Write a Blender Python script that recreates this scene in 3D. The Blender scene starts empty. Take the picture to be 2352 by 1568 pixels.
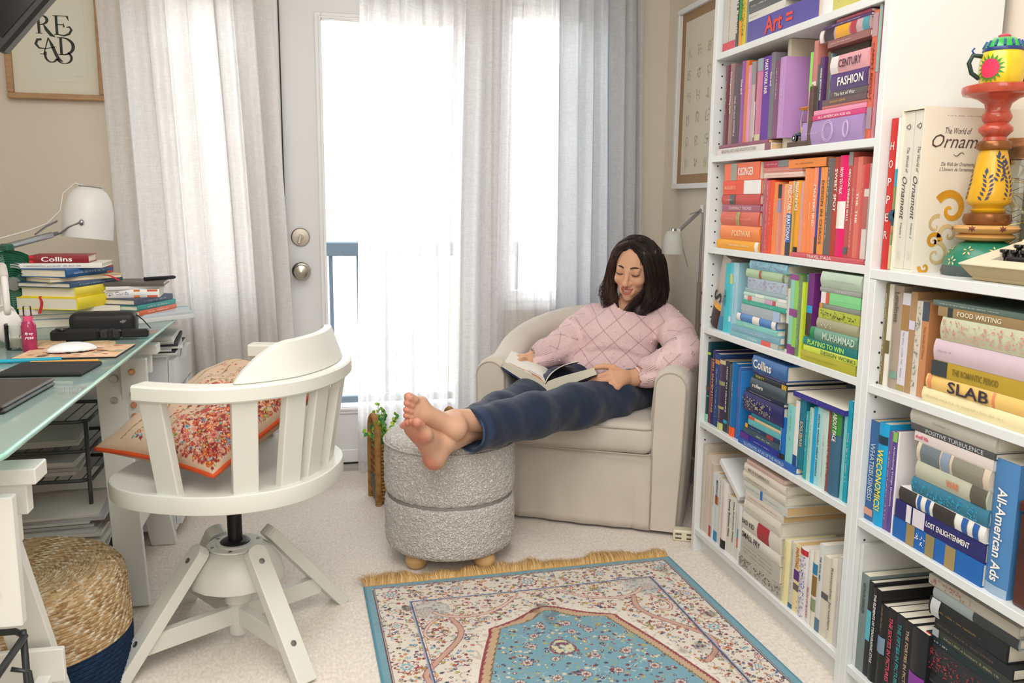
import bpy, math, random
import numpy as np
from mathutils import Vector, Matrix
PI = math.pi
SC = bpy.context.scene
COL = SC.collection
rnd = random.Random(7)
H = 1.086                                   # camera height above the carpet, metres

# ---------------------------------------------------------------- camera
def make_camera():
    yaw, pitch, roll = 0.21415, 0.16122, 0.00964
    f = Vector((math.sin(yaw)*math.cos(pitch), math.cos(yaw)*math.cos(pitch), -math.sin(pitch)))
    r = Vector((math.cos(yaw), -math.sin(yaw), 0)); u = r.cross(f)
    c, s = math.cos(roll), math.sin(roll)
    r2 = c*r + s*u; u2 = -s*r + c*u
    m = Matrix((r2, u2, -f)).transposed().to_4x4(); m.translation = (0, 0, H)
    cam = bpy.data.cameras.new('camera'); cam.sensor_width = 36; cam.lens = 1967.45/2352*36
    cam.clip_start = .02; cam.clip_end = 100
    cam.dof.use_dof = True; cam.dof.focus_distance = 2.9; cam.dof.aperture_fstop = 20
    o = bpy.data.objects.new('camera', cam); COL.objects.link(o); o.matrix_world = m
    SC.camera = o
make_camera()
# ---------------------------------------------------------------- light
SC.view_settings.view_transform = 'Standard'; SC.view_settings.look = 'None'
SC.view_settings.gamma = 1; SC.view_settings.use_curve_mapping = False
SC.view_settings.exposure = 0.30
SC.cycles.max_bounces = 10; SC.cycles.diffuse_bounces = 5; SC.cycles.glossy_bounces = 4
SC.cycles.transmission_bounces = 8; SC.cycles.transparent_max_bounces = 24
SC.cycles.sample_clamp_indirect = 6; SC.cycles.caustics_reflective = False; SC.cycles.caustics_refractive = False
w = bpy.data.worlds.new('sky'); SC.world = w; w.use_nodes = True
nt = w.node_tree; bg = nt.nodes['Background']
bg.inputs[0].default_value = (.93, .97, 1, 1); bg.inputs[1].default_value = 6.0
def area(name, loc, target, size, power, color=(1, 1, 1), sy=None):
    l = bpy.data.lights.new(name, 'AREA'); l.energy = power; l.color = color; l.size = size
    l.shape = 'RECTANGLE'; l.size_y = sy or size
    o = bpy.data.objects.new(name, l); COL.objects.link(o); o.location = loc
    o.rotation_euler = (Vector(target)-Vector(loc)).to_track_quat('-Z', 'Y').to_euler()
    return o
area('overhead_fill_light', (.1, .9, 2.36), (.1, .95, 0), 1.5, 28, (1, .98, .955))  # added soft fill from above, not a fitting of the room
area('rear_fill_light', (-.2, -.75, 1.9), (.3, 2.6, .7), 1.3, 21, (1, .985, .965))  # added fill from behind the camera to even out the room

# ---------------------------------------------------------------- materials
def hexc(h):
    h = h.lstrip('#')
    if len(h) == 3: h = ''.join(c*2 for c in h)
    o = []
    for i in (0, 2, 4):
        v = int(h[i:i+2], 16)/255
        o.append(v/12.92 if v <= .04045 else ((v+.055)/1.055)**2.4)
    return (*o, 1)
_m = {}
def mat(color='#ffffff', rough=.55, metal=0, bump=None, var=None, trans=0, sheen=0, coat=0, kind=None, name=None, ior=1.45, vcol=False, alpha=1, spec=.5, stretch=(1, 1, 1)):
    """procedural material: bump=(scale,distance), var=(scale,amount) mixes a lighter/darker noise"""
    key = (color, rough, metal, bump, var, trans, sheen, coat, kind, vcol, alpha, spec, stretch)
    if key in _m: return _m[key]
    m = bpy.data.materials.new(name or ('m_'+str(color).strip('#'))); m.use_nodes = True
    n = m.node_tree.nodes; l = m.node_tree.links; b = n['Principled BSDF']
    c = hexc(color) if isinstance(color, str) else (*color, 1)
    b.inputs['Base Color'].default_value = c; b.inputs['Roughness'].default_value = rough
    b.inputs['Metallic'].default_value = metal; b.inputs['Transmission Weight'].default_value = trans
    b.inputs['Sheen Weight'].default_value = sheen; b.inputs['Coat Weight'].default_value = coat
    b.inputs['IOR'].default_value = ior; b.inputs['Alpha'].default_value = alpha
    b.inputs['Specular IOR Level'].default_value = spec
    tc = n.new('ShaderNodeTexCoord'); mp = n.new('ShaderNodeMapping'); mp.inputs['Scale'].default_value = stretch
    l.new(tc.outputs['Object'], mp.inputs[0])
    src = None
    if vcol:
        a = n.new('ShaderNodeAttribute'); a.attribute_name = 'col'; src = a.outputs['Color']; l.new(src, b.inputs['Base Color'])
    if var:
        t = n.new('ShaderNodeTexNoise'); t.inputs['Scale'].default_value = var[0]; t.inputs['Detail'].default_value = 4
        l.new(mp.outputs[0], t.inputs['Vector'])
        mr = n.new('ShaderNodeMapRange'); mr.inputs[1].default_value = .3; mr.inputs[2].default_value = .7
        mr.inputs[3].default_value = 1-var[1]; mr.inputs[4].default_value = 1+var[1]*.6
        l.new(t.outputs['Fac'], mr.inputs[0])
        mx = n.new('ShaderNodeMix'); mx.data_type = 'RGBA'; mx.blend_type = 'MULTIPLY'; mx.inputs[0].default_value = 1
        if src: l.new(src, mx.inputs[6])
        else: mx.inputs[6].default_value = c
        l.new(mr.outputs[0], mx.inputs[7]); l.new(mx.outputs[2], b.inputs['Base Color'])
    if bump:
        if kind == 'voronoi':
            t = n.new('ShaderNodeTexVoronoi'); out = t.outputs['Distance']
        elif kind == 'weave':
            t = n.new('ShaderNodeTexWave'); t.bands_direction = 'Z'; t.inputs['Distortion'].default_value = 1.5; out = t.outputs['Fac']
            t.inputs['Detail'].default_value = 3; t.inputs['Detail Scale'].default_value = 2
        else:
            t = n.new('ShaderNodeTexNoise'); t.inputs['Detail'].default_value = 5; out = t.outputs['Fac']
        t.inputs['Scale'].default_value = bump[0]; l.new(mp.outputs[0], t.inputs['Vector'])
        bp = n.new('ShaderNodeBump'); bp.inputs['Distance'].default_value = bump[1]; bp.inputs['Strength'].default_value = .8
        l.new(out, bp.inputs['Height']); l.new(bp.outputs[0], b.inputs['Normal'])
    _m[key] = m
    return m

def cloth_mat(name, color, transl, transp, weave=420., var=.06, warp=True):
    """curtain cloth: diffuse + translucent + see-through, with a woven slub"""
    m = bpy.data.materials.new(name); m.use_nodes = True; n = m.node_tree.nodes; l = m.node_tree.links
    n.clear(); out = n.new('ShaderNodeOutputMaterial')
    d = n.new('ShaderNodeBsdfDiffuse'); t = n.new('ShaderNodeBsdfTranslucent'); tr = n.new('ShaderNodeBsdfTransparent')
    c = hexc(color)
    tc = n.new('ShaderNodeTexCoord')
    def noise(sx, sz, sc):
        mp = n.new('ShaderNodeMapping'); mp.inputs['Scale'].default_value = (sx, sx, sz); l.new(tc.outputs['Object'], mp.inputs[0])
        t_ = n.new('ShaderNodeTexNoise'); t_.inputs['Scale'].default_value = sc; t_.inputs['Detail'].default_value = 2; l.new(mp.outputs[0], t_.inputs['Vector'])
        return t_.outputs['Fac']
    a = noise(1, 28, weave/28); b_ = noise(14, .6, weave/14)
    ad = n.new('ShaderNodeMath'); ad.operation = 'ADD'; l.new(a, ad.inputs[0]); l.new(b_, ad.inputs[1])
    mr = n.new('ShaderNodeMapRange'); mr.inputs[1].default_value = .75; mr.inputs[2].default_value = 1.25
    mr.inputs[3].default_value = 1-var*2; mr.inputs[4].default_value = 1+var; l.new(ad.outputs[0], mr.inputs[0])
    mx = n.new('ShaderNodeMix'); mx.data_type = 'RGBA'; mx.blend_type = 'MULTIPLY'; mx.inputs[0].default_value = 1
    mx.inputs[6].default_value = c; l.new(mr.outputs[0], mx.inputs[7])
    l.new(mx.outputs[2], d.inputs[0]); l.new(mx.outputs[2], t.inputs[0])
    m1 = n.new('ShaderNodeMixShader'); m1.inputs[0].default_value = transl; l.new(d.outputs[0], m1.inputs[1]); l.new(t.outputs[0], m1.inputs[2])
    m2 = n.new('ShaderNodeMixShader'); l.new(m1.outputs[0], m2.inputs[1]); l.new(tr.outputs[0], m2.inputs[2])
    mr2 = n.new('ShaderNodeMapRange'); mr2.inputs[1].default_value = .75; mr2.inputs[2].default_value = 1.25
    mr2.inputs[3].default_value = min(1, transp*1.35); mr2.inputs[4].default_value = transp*.65; l.new(ad.outputs[0], mr2.inputs[0])
    l.new(mr2.outputs[0], m2.inputs[0]); l.new(m2.outputs[0], out.inputs[0])
    return m

# ---------------------------------------------------------------- mesh builder
def RX(a): return Matrix.Rotation(a, 4, 'X')
def RY(a): return Matrix.Rotation(a, 4, 'Y')
def RZ(a): return Matrix.Rotation(a, 4, 'Z')
def T(x, y=0, z=0):
    return Matrix.Translation((x, y, z) if not hasattr(x, '__len__') else x)
def basis(a, b, c, o=(0, 0, 0)):
    m = Matrix((Vector(a), Vector(b), Vector(c))).transposed().to_4x4(); m.translation = o; return m
class MB:
    def __init__(s, M=None): s.v = []; s.f = []; s.M = M or Matrix(); s.c = []; s.cc = None
    def add(s, vs, fs, M=None):
        k = len(s.v); m = s.M @ M if M is not None else s.M
        s.v += [tuple(m @ Vector(p)) for p in vs]; s.f += [tuple(i+k for i in q) for q in fs]
        return s
    def box(s, x0, x1, y0, y1, z0, z1, M=None):
        return s.add([(x, y, z) for z in (z0, z1) for y in (y0, y1) for x in (x0, x1)],
                     [(0, 2, 3, 1), (4, 5, 7, 6), (0, 1, 5, 4), (2, 6, 7, 3), (0, 4, 6, 2), (1, 3, 7, 5)], M)
    def rbox(s, x0, x1, y0, y1, z0, z1, r=.003, M=None):
        """box with chamfered edges"""
        vs = []; 
        X = (x0, x1); Y = (y0, y1); Z = (z0, z1)
        idx = {}
        for i in (0, 1):
            for j in (0, 1):
                for k in (0, 1):
                    sx, sy, sz = (r if i == 0 else -r), (r if j == 0 else -r), (r if k == 0 else -r)
                    idx[i, j, k] = len(vs)
                    vs += [(X[i], Y[j]+sy, Z[k]+sz), (X[i]+sx, Y[j], Z[k]+sz), (X[i]+sx, Y[j]+sy, Z[k])]
        I = lambda i, j, k, a: idx[i, j, k]+a
        fs = [(I(0,0,0,0), I(0,0,1,0), I(0,1,1,0), I(0,1,0,0)), (I(1,0,0,0), I(1,1,0,0), I(1,1,1,0), I(1,0,1,0)),
              (I(0,0,0,1), I(1,0,0,1), I(1,0,1,1), I(0,0,1,1)), (I(0,1,0,1), I(0,1,1,1), I(1,1,1,1), I(1,1,0,1)),
              (I(0,0,0,2), I(0,1,0,2), I(1,1,0,2), I(1,0,0,2)), (I(0,0,1,2), I(1,0,1,2), I(1,1,1,2), I(0,1,1,2))]
        for i in (0, 1):
            for j in (0, 1):
                for k in (0, 1): fs.append((I(i,j,k,0), I(i,j,k,1), I(i,j,k,2)))
        for j in (0, 1):
            for k in (0, 1): fs.append((I(0,j,k,1), I(1,j,k,1), I(1,j,k,2), I(0,j,k,2)))
        for i in (0, 1):
            for k in (0, 1): fs.append((I(i,0,k,0), I(i,1,k,0), I(i,1,k,2), I(i,0,k,2)))
        for i in (0, 1):
            for j in (0, 1): fs.append((I(i,j,0,0), I(i,j,1,0), I(i,j,1,1), I(i,j,0,1)))
        return s.add(vs, fs, M)
    def lathe(s, prof, n=32, M=None, cap=True, a0=0, a1=2*PI):
        vs = []; fs = []; full = abs(a1-a0-2*PI) < 1e-6; m = n if full else n+1
        for (r, z) in prof:
            for i in range(m):
                a = a0+(a1-a0)*i/n; vs.append((r*math.cos(a), r*math.sin(a), z))
        for j in range(len(prof)-1):
            for i in range(n):
                a, b = j*m+i, j*m+(i+1) % m; fs.append((a, b, b+m, a+m))
        if cap and full:
            fs.append(tuple(range(m-1, -1, -1))); fs.append(tuple((len(prof)-1)*m+i for i in range(m)))
        return s.add(vs, fs, M)
    def cyl(s, p0, p1, r0, r1=None, n=16):
        r1 = r0 if r1 is None else r1; p0, p1 = Vector(p0), Vector(p1); d = p1-p0
        q = d.to_track_quat('Z', 'Y').to_matrix().to_4x4(); q.translation = p0
        return s.lathe([(r0, 0), (r1, d.length)], n, q)
    def tube(s, pts, r, n=8, closed=False):
        P = [Vector(p) for p in pts]; N = len(P); vs = []; fs = []
        R = r if hasattr(r, '__len__') else [r]*N
        up = None
        for i in range(N):
            if closed: t = P[(i+1) % N]-P[i-1]
            else: t = P[min(i+1, N-1)]-P[max(i-1, 0)]
            if t.length < 1e-9: t = Vector((0, 0, 1))
            t.normalize()
            if up is None: up = t.orthogonal().normalized()
            up = (up-t*up.dot(t)); up = up.normalized() if up.length > 1e-6 else t.orthogonal().normalized()
            sd = t.cross(up)
            for k in range(n):
                a = 2*PI*k/n; vs.append(tuple(P[i]+(up*math.cos(a)+sd*math.sin(a))*R[i]))
        for i in range(N if closed else N-1):
            for k in range(n):
                a, b = i*n+k, i*n+(k+1) % n; c, d = ((i+1) % N)*n+(k+1) % n, ((i+1) % N)*n+k
                fs.append((a, b, c, d))
        if not closed: fs += [tuple(range(n-1, -1, -1)), tuple((N-1)*n+k for k in range(n))]
        return s.add(vs, fs)
    def sphere(s, c, r, n=12, m=8, M=None):
        rr = r if hasattr(r, '__len__') else (r, r, r); vs = [(c[0], c[1], c[2]-rr[2])]; fs = []
        for j in range(1, m):
            a = PI*j/m-PI/2
            for i in range(n):
                b = 2*PI*i/n; vs.append((c[0]+rr[0]*math.cos(a)*math.cos(b), c[1]+rr[1]*math.cos(a)*math.sin(b), c[2]+rr[2]*math.sin(a)))
        vs.append((c[0], c[1], c[2]+rr[2])); e = len(vs)-1
        for i in range(n): fs.append((0, 1+(i+1) % n, 1+i)); fs.append((e, 1+(m-2)*n+i, 1+(m-2)*n+(i+1) % n))
        for j in range(m-2):
            for i in range(n): a, b = 1+j*n+i, 1+j*n+(i+1) % n; fs.append((a, b, b+n, a+n))
        return s.add(vs, fs, M)
    def prism(s, poly, z0, z1, M=None):
        n = len(poly); vs = [(x, y, z0) for x, y in poly]+[(x, y, z1) for x, y in poly]
        return s.add(vs, [tuple(range(n-1, -1, -1)), tuple(range(n, 2*n))]+[(i, (i+1) % n, n+(i+1) % n, n+i) for i in range(n)], M)
    def grid(s, fn, nu, nv, M=None):
        vs = [fn(i/nu, j/nv) for j in range(nv+1) for i in range(nu+1)]
        return s.add(vs, [(j*(nu+1)+i, j*(nu+1)+i+1, (j+1)*(nu+1)+i+1, (j+1)*(nu+1)+i) for j in range(nv) for i in range(nu)], M)
    def sheet(s, fn, nu, nv, th=.001):
        """grid with thickness"""
        s.grid(fn, nu, nv); return s
    def build(s, name, m, parent=None, smooth=False, loc=None, bevel=0, solid=0):
        me = bpy.data.meshes.new(name); 
        if loc is not None: me.from_pydata([tuple(Vector(p)-Vector(loc)) for p in s.v], [], s.f)
        else: me.from_pydata(s.v, [], s.f)
        if m: me.materials.append(m)
        if smooth:
            me.shade_smooth() if hasattr(me, 'shade_smooth') else None
            if smooth != 'all': 
                try: me.set_sharp_from_angle(angle=math.radians(smooth if smooth > 1 else 40))
                except Exception: pass
        o = bpy.data.objects.new(name, me); COL.objects.link(o)
        if loc is not None: o.location = loc
        if parent: o.parent = parent
        if bevel:
            b = o.modifiers.new('bevel', 'BEVEL'); b.width = bevel; b.segments = 2; b.limit_method = 'ANGLE'; b.angle_limit = math.radians(40)
        if solid:
            b = o.modifiers.new('thick', 'SOLIDIFY'); b.thickness = solid; b.offset = 0
        return o
def tag(o, label=None, cat=None, group=None, kind=None):
    if label: o['label'] = label
    if cat: o['category'] = cat
    if group: o['group'] = group
    if kind: o['kind'] = kind
    return o
def thing(name, label, cat, loc=(0, 0, 0), rz=0, group=None):
    o = bpy.data.objects.new(name, None); COL.objects.link(o); o.location = loc; o.rotation_euler = (0, 0, rz); o.empty_display_size = .05
    return tag(o, label, cat, group)
def np_mesh(name, V, F, m, parent=None, cols=None, smooth=True):
    me = bpy.data.meshes.new(name); V = np.asarray(V, np.float32); F = np.asarray(F, np.int32)
    me.vertices.add(len(V)); me.vertices.foreach_set('co', V.ravel())
    k = F.shape[1]; me.loops.add(F.size); me.loops.foreach_set('vertex_index', F.ravel())
    me.polygons.add(len(F)); me.polygons.foreach_set('loop_start', np.arange(0, F.size, k, dtype=np.int32))
    me.update(calc_edges=True); me.validate()
    if cols is not None:
        a = me.attributes.new('col', 'FLOAT_COLOR', 'POINT')
        c = np.ones((len(V), 4), np.float32); c[:, :3] = cols; a.data.foreach_set('color', c.ravel())
    if smooth: me.shade_smooth()
    me.materials.append(m); o = bpy.data.objects.new(name, me); COL.objects.link(o)
    if parent: o.parent = parent
    return o
def lin(h): return np.array(hexc(h)[:3])

# ---- flat lettering, made into real meshes
_tx = {}
def text_mesh(s, bold=False, shear=0, space=1):
    key = (s, bold, shear, space)
    if key in _tx: return _tx[key]
    c = bpy.data.curves.new('t', 'FONT'); c.body = s; c.size = 1; c.align_x = 'LEFT'; c.shear = shear; c.space_character = space
    c.resolution_u = 2
    if bold: c.offset = .018
    o = bpy.data.objects.new('t', c); COL.objects.link(o)
    dg = bpy.context.evaluated_depsgraph_get(); me = bpy.data.meshes.new_from_object(o.evaluated_get(dg))
    vs = np.array([v.co[:] for v in me.vertices]) if len(me.vertices) else np.zeros((1, 3)); fs = [tuple(p.vertices) for p in me.polygons]
    bpy.data.objects.remove(o); bpy.data.curves.remove(c); bpy.data.meshes.remove(me)
    mn, mx = vs.min(0), vs.max(0)
    _tx[key] = (vs, fs, mn, mx)
    return _tx[key]
def letters(name, s, M, w, h, m, parent, bold=True, shear=0, space=1, fit=True):
    """text s centred in a w x h box on the plane of M (x right, y up, z out)"""
    vs, fs, mn, mx = text_mesh(s, bold, shear, space); W, Hh = max(mx[0]-mn[0], 1e-4), max(mx[1]-mn[1], 1e-4)
    sx, sy = w/W, h/Hh
    if not fit: sx = sy = min(sx, sy)
    else:
        sx = min(sx, sy*1.6); sy = min(sy, sx*2.2)
    b = MB(M); c = (mn+mx)/2
    b.add([((x-c[0])*sx, (y-c[1])*sy, 0) for x, y, z in vs], fs)
    return b.build(name, m, parent)

# ---- signed distance modelling, for soft and living things
class Sdf:
    def __init__(s): s.p = []; s.g = 0
    def cone(s, a, b, ra, rb, k=.02, sub=False): s.p.append(('c', np.array(a, float), np.array(b, float), ra, rb, k, sub, s.g)); return s
    def ell(s, c, r, R=None, k=.02, sub=False):
        s.p.append(('e', np.array(c, float), np.array(r if hasattr(r, '__len__') else (r, r, r), float), np.array(R, float) if R is not None else np.eye(3), 0, k, sub, s.g)); return s
    def box(s, c, hsz, R=None, rad=.01, k=.02, sub=False):
        s.p.append(('b', np.array(c, float), np.array(hsz, float), np.array(R, float) if R is not None else np.eye(3), rad, k, sub, s.g)); return s
    def chain(s, pts, rs, k=.02):
        for i in range(len(pts)-1): s.cone(pts[i], pts[i+1], rs[i], rs[i+1], k)
        return s
    @staticmethod
    def prim(q, P):
        t = q[0]
        if t == 'c':
            a, b, ra, rb = q[1:5]; ba = b-a; L2 = max(ba@ba, 1e-12); pa = P-a
            h = np.clip(pa@ba/L2, 0, 1); return np.linalg.norm(pa-h[:, None]*ba, axis=1)-(ra+(rb-ra)*h)
        if t == 'e':
            c, r, R = q[1:4]; L = (P-c)@R; k0 = np.linalg.norm(L/r, axis=1); k1 = np.linalg.norm(L/(r*r), axis=1)
            return np.where(k1 > 1e-9, k0*(k0-1)/np.maximum(k1, 1e-9), -r.min())
        c, hs, R, rad = q[1:5]; L = np.abs((P-c)@R)-(hs-rad)
        return np.linalg.norm(np.maximum(L, 0), axis=1)+np.minimum(L.max(1), 0)-rad
    def ev(s, P, keep=None):
        d = np.full(len(P), 1e3); out = None; g = 0
        for i, q in enumerate(s.p):
            if q[7] != g: out = d if out is None else np.minimum(out, d); d = np.full(len(P), 1e3); g = q[7]
            if keep is not None and not keep[i]: continue
            e = s.prim(q, P); k = q[5]
            if q[6]: e = -e; h = np.clip(.5+.5*(e-d)/max(k, 1e-6), 0, 1); d = d*(1-h)+e*h+k*h*(1-h); continue
            if k > 0: h = np.clip(.5+.5*(d-e)/k, 0, 1); d = d*(1-h)+e*h-k*h*(1-h)
            else: d = np.minimum(d, e)
        return d if out is None else np.minimum(out, d)
    def mesh(s, h, lo, hi, warp=None, B=12):
        lo = np.array(lo, float); n = np.ceil((np.array(hi)-lo)/h/B).astype(int)*B+1
        F = np.full(n, 1., np.float32); nb = (n-1)//B
        half = h*B*.5; diag = half*1.7321
        off = np.stack(np.meshgrid(*[np.arange(B+1)]*3, indexing='ij'), -1).reshape(-1, 3)*h
        idx = np.stack(np.meshgrid(*[np.arange(q) for q in nb], indexing='ij'), -1).reshape(-1, 3); CC = lo+idx*B*h+half
        DS = np.stack([s.prim(q, CC) for q in s.p], 1); add = np.array([not q[6] for q in s.p]); DM = DS[:, add].min(1)
        for n_ in np.nonzero(DM <= diag*1.1+.012)[0]:
            bi, bj, bk = idx[n_]; ds = DS[n_]; dm = DM[n_]; sl = (slice(bi*B, bi*B+B+1), slice(bj*B, bj*B+B+1), slice(bk*B, bk*B+B+1))
            keep = np.where(add, ds < dm+2*diag+.05, ds < diag*1.3+.02)
            if dm < -diag*1.2-.02 and not keep[~add].any(): F[sl] = -1; continue
            P = off+(lo+np.array((bi, bj, bk))*B*h); v = s.ev(P, keep)
            if warp is not None: v = v+warp(P)
            F[sl] = v.reshape(B+1, B+1, B+1)
        return nets(F, lo, h)
def nets(F, lo, h):
    S = F < 0; a = S[:-1, :-1, :-1]; anyS = np.zeros(a.shape, bool); allS = np.ones(a.shape, bool)
    sl = (slice(0, -1), slice(1, None))
    for i in (0, 1):
        for j in (0, 1):
            for k in (0, 1):
                q = S[sl[i], sl[j], sl[k]]; anyS |= q; allS &= q
    cell = np.argwhere(anyS & ~allS); ids = np.full(a.shape, -1, np.int32); ids[tuple(cell.T)] = np.arange(len(cell))
    acc = np.zeros((len(cell), 3)); cnt = np.zeros(len(cell))
    cor = [(i, j, k) for i in (0, 1) for j in (0, 1) for k in (0, 1)]
    val = {c: F[tuple((cell+c).T)] for c in cor}
    for c in cor:
        for ax in range(3):
            if c[ax] == 1: continue
            d = list(c); d[ax] = 1; d = tuple(d); u, v = val[c], val[d]; mk = (u < 0) != (v < 0)
            t = np.where(mk, u/np.where(mk, u-v, 1), 0)
            p = np.tile(np.array(c, float), (len(cell), 1)); p[:, ax] += t
            acc += p*mk[:, None]; cnt += mk
    V = (cell+acc/np.maximum(cnt, 1)[:, None])*h+lo
    Q = []
    for ax in range(3):
        u, v = (ax+1) % 3, (ax+2) % 3
        s0 = [slice(None)]*3; s1 = [slice(None)]*3; s0[ax] = slice(0, -1); s1[ax] = slice(1, None)
        A, Bv = S[tuple(s0)], S[tuple(s1)]
        e = np.argwhere(A != Bv); ok = (e[:, u] > 0) & (e[:, v] > 0) & (e[:, u] < F.shape[u]-1) & (e[:, v] < F.shape[v]-1); e = e[ok]
        if not len(e): continue
        def at(du, dv):
            q = e.copy(); q[:, u] += du; q[:, v] += dv; return ids[tuple(q.T)]
        q = np.stack([at(-1, -1), at(0, -1), at(0, 0), at(-1, 0)], 1)
        fl = ~A[tuple(e.T)]; q[fl] = q[fl][:, ::-1]; Q.append(q)
    Q = np.concatenate(Q); return V, Q[(Q >= 0).all(1)]
def relax(V, F, it=2, lam=.5):
    E = np.concatenate([F[:, [0, 1]], F[:, [1, 2]], F[:, [2, 3]], F[:, [3, 0]]]); n = len(V)
    for _ in range(it):
        A = np.zeros_like(V); c = np.zeros(n)
        for a, b in ((0, 1), (1, 0)):
            for k in range(3): A[:, k] += np.bincount(E[:, a], V[E[:, b], k], n)
            c += np.bincount(E[:, a], minlength=n)
        V = V*(1-lam)+lam*A/np.maximum(c, 1)[:, None]
    return V
def vnoise(P, sc, seed=0):
    """cheap smooth value noise in numpy, -1..1"""
    Q = P*sc+seed*17.3; I = np.floor(Q).astype(np.int64); f = Q-I; f = f*f*(3-2*f); r = 0
    for i in (0, 1):
        for j in (0, 1):
            for k in (0, 1):
                hsh = ((I[:, 0]+i)*73856093 ^ (I[:, 1]+j)*19349663 ^ (I[:, 2]+k)*83492791) & 0xffff
                hsh = (hsh*(hsh*15731+789221)+1376312589) & 0xffff
                w_ = (f[:, 0] if i else 1-f[:, 0])*(f[:, 1] if j else 1-f[:, 1])*(f[:, 2] if k else 1-f[:, 2])
                r = r+w_*(hsh/32767.5-1)
    return r
# ================================================================= the room
WALL = mat('#ddd3c4', .9, bump=(90, .0006), name='cream_paint')
TRIM = mat('#eceef0', .35, name='white_gloss_trim')
WHITE = mat('#e2e6e7', .35, name='white_lacquer')
def struct(name, b, m, parent=None, **k):
    o = b.build(name, m, parent, **k)
    if not parent: o['kind'] = 'structure'
    return o
XL, XR, YB, YW, ZC = -1.32, 1.40, -1.6, 3.46, 2.5
# carpet: a real short pile, made as a fine uneven surface
def carpet_mat():
    m = mat('#ece2d8', .95, bump=(260, .002), var=(45, .05), sheen=.3, name='cream_carpet'); n = m.node_tree.nodes; l = m.node_tree.links
    t = n.new('ShaderNodeTexNoise'); t.inputs['Scale'].default_value = 420; t.inputs['Detail'].default_value = 2
    r = n.new('ShaderNodeMapRange'); r.inputs[1].default_value = .35; r.inputs[2].default_value = .65; r.inputs[3].default_value = .88; r.inputs[4].default_value = 1.06
    l.new(t.outputs['Fac'], r.inputs[0]); b = n['Principled BSDF']; s = b.inputs['Base Color'].links[0].from_socket
    mx = n.new('ShaderNodeMix'); mx.data_type = 'RGBA'; mx.blend_type = 'MULTIPLY'; mx.inputs[0].default_value = 1
    l.new(s, mx.inputs[6]); l.new(r.outputs[0], mx.inputs[7]); l.new(mx.outputs[2], b.inputs['Base Color']); return m
struct('floor', MB().box(XL-.1, XR+.1, YB-.1, YW+.05, -.06, 0), carpet_mat())
struct('ceiling', MB().box(XL-.1, XR+.1, YB-.1, YW+.15, ZC, ZC+.1), mat('#f4f1ec', .9))
struct('wall_left', MB().box(XL-.1, XL, YB-.1, YW+.15, 0, ZC), WALL)
struct('wall_right', MB().box(XR, XR+.1, YB-.1, YW+.15, 0, ZC), WALL)
struct('wall_back', MB().box(XL, XR, YB-.1, YB, 0, ZC), WALL)
# window wall with three openings: left window, door, right window
W1, D, W2 = (-.66, -.235), (-.150, .665), (.705, 1.10)
ZS, ZT = .672, 1.86                       # sill and head of the side windows
b = MB()
b.box(XL, W1[0], YW, YW+.13, 0, ZC); b.box(W2[1], XR, YW, YW+.13, 0, ZC)
b.box(W1[0], W2[1], YW, YW+.13, 2.06, ZC)
b.box(W1[0], W1[1], YW, YW+.13, 0, ZS); b.box(W2[0], W2[1], YW, YW+.13, 0, ZS)
b.box(W1[0], W1[1], YW, YW+.13, ZT, 2.06); b.box(W2[0], W2[1], YW, YW+.13, ZT, 2.06)
b.box(W1[1], D[0]-.004, YW, YW+.13, 0, 2.06); b.box(D[1]+.004, W2[0], YW, YW+.13, 0, 2.06)
struct('wall_window', b, WALL)
# casings round the door and the windows
def casing(name, x0, x1, z0, z1, wd=.06, bottom=True):
    b = MB(); y0, y1 = YW-.016, YW-.001
    b.rbox(x0-wd, x0, y0, y1, z0-(wd if bottom else 0), z1+wd, .004); b.rbox(x1, x1+wd, y0, y1, z0-(wd if bottom else 0), z1+wd, .004)
    b.rbox(x0, x1, y0, y1, z1, z1+wd, .004)
    if bottom: b.rbox(x0-wd*.0, x1, y0, y1, z0-wd, z0, .004)
    struct(name, b, TRIM)
casing('trim_1', W1[0], W1[1]-.0, ZS, ZT, .05)
casing('trim_2', D[0]-.006, D[1]+.006, 0.0, 2.05, .030, False)
casing('trim_3', W2[0]+.012, W2[1], ZS, ZT, .03)
GLASS = bpy.data.materials.new('window_glass'); GLASS.use_nodes = True
def _glass():
    n = GLASS.node_tree.nodes; l = GLASS.node_tree.links; n.clear(); o = n.new('ShaderNodeOutputMaterial')
    t = n.new('ShaderNodeBsdfTransparent'); g = n.new('ShaderNodeBsdfGlossy'); g.inputs['Roughness'].default_value = .02
    fr = n.new('ShaderNodeFresnel'); fr.inputs[0].default_value = 1.3; m = n.new('ShaderNodeMixShader')
    t.inputs[0].default_value = (.97, .985, .98, 1)
    l.new(fr.outputs[0], m.inputs[0]); l.new(t.outputs[0], m.inputs[1]); l.new(g.outputs[0], m.inputs[2]); l.new(m.outputs[0], o.inputs[0])
_glass()
def window(name, x0, x1, z0, z1, mull=None):
    e = bpy.data.objects.new(name, None); COL.objects.link(e); e['kind'] = 'structure'; e.location = ((x0+x1)/2, YW+.06, z0)
    b = MB(); y0, y1 = YW+.03, YW+.09; w_ = .045
    for (a0, a1, c0, c1) in ((x0, x0+w_, z0, z1), (x1-w_, x1, z0, z1), (x0+w_, x1-w_, z0, z0+w_), (x0+w_, x1-w_, z1-w_, z1)): b.rbox(a0, a1, y0, y1, c0, c1, .003, T(-(x0+x1)/2, -(YW+.06), -z0))
    f = b.build('window_frame', TRIM, e)
    MB(T(-(x0+x1)/2, -(YW+.06), -z0)).box(x0+w_, x1-w_, YW+.058, YW+.062, z0+w_, z1-w_).build('window_pane', GLASS, e)
    return e
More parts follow.
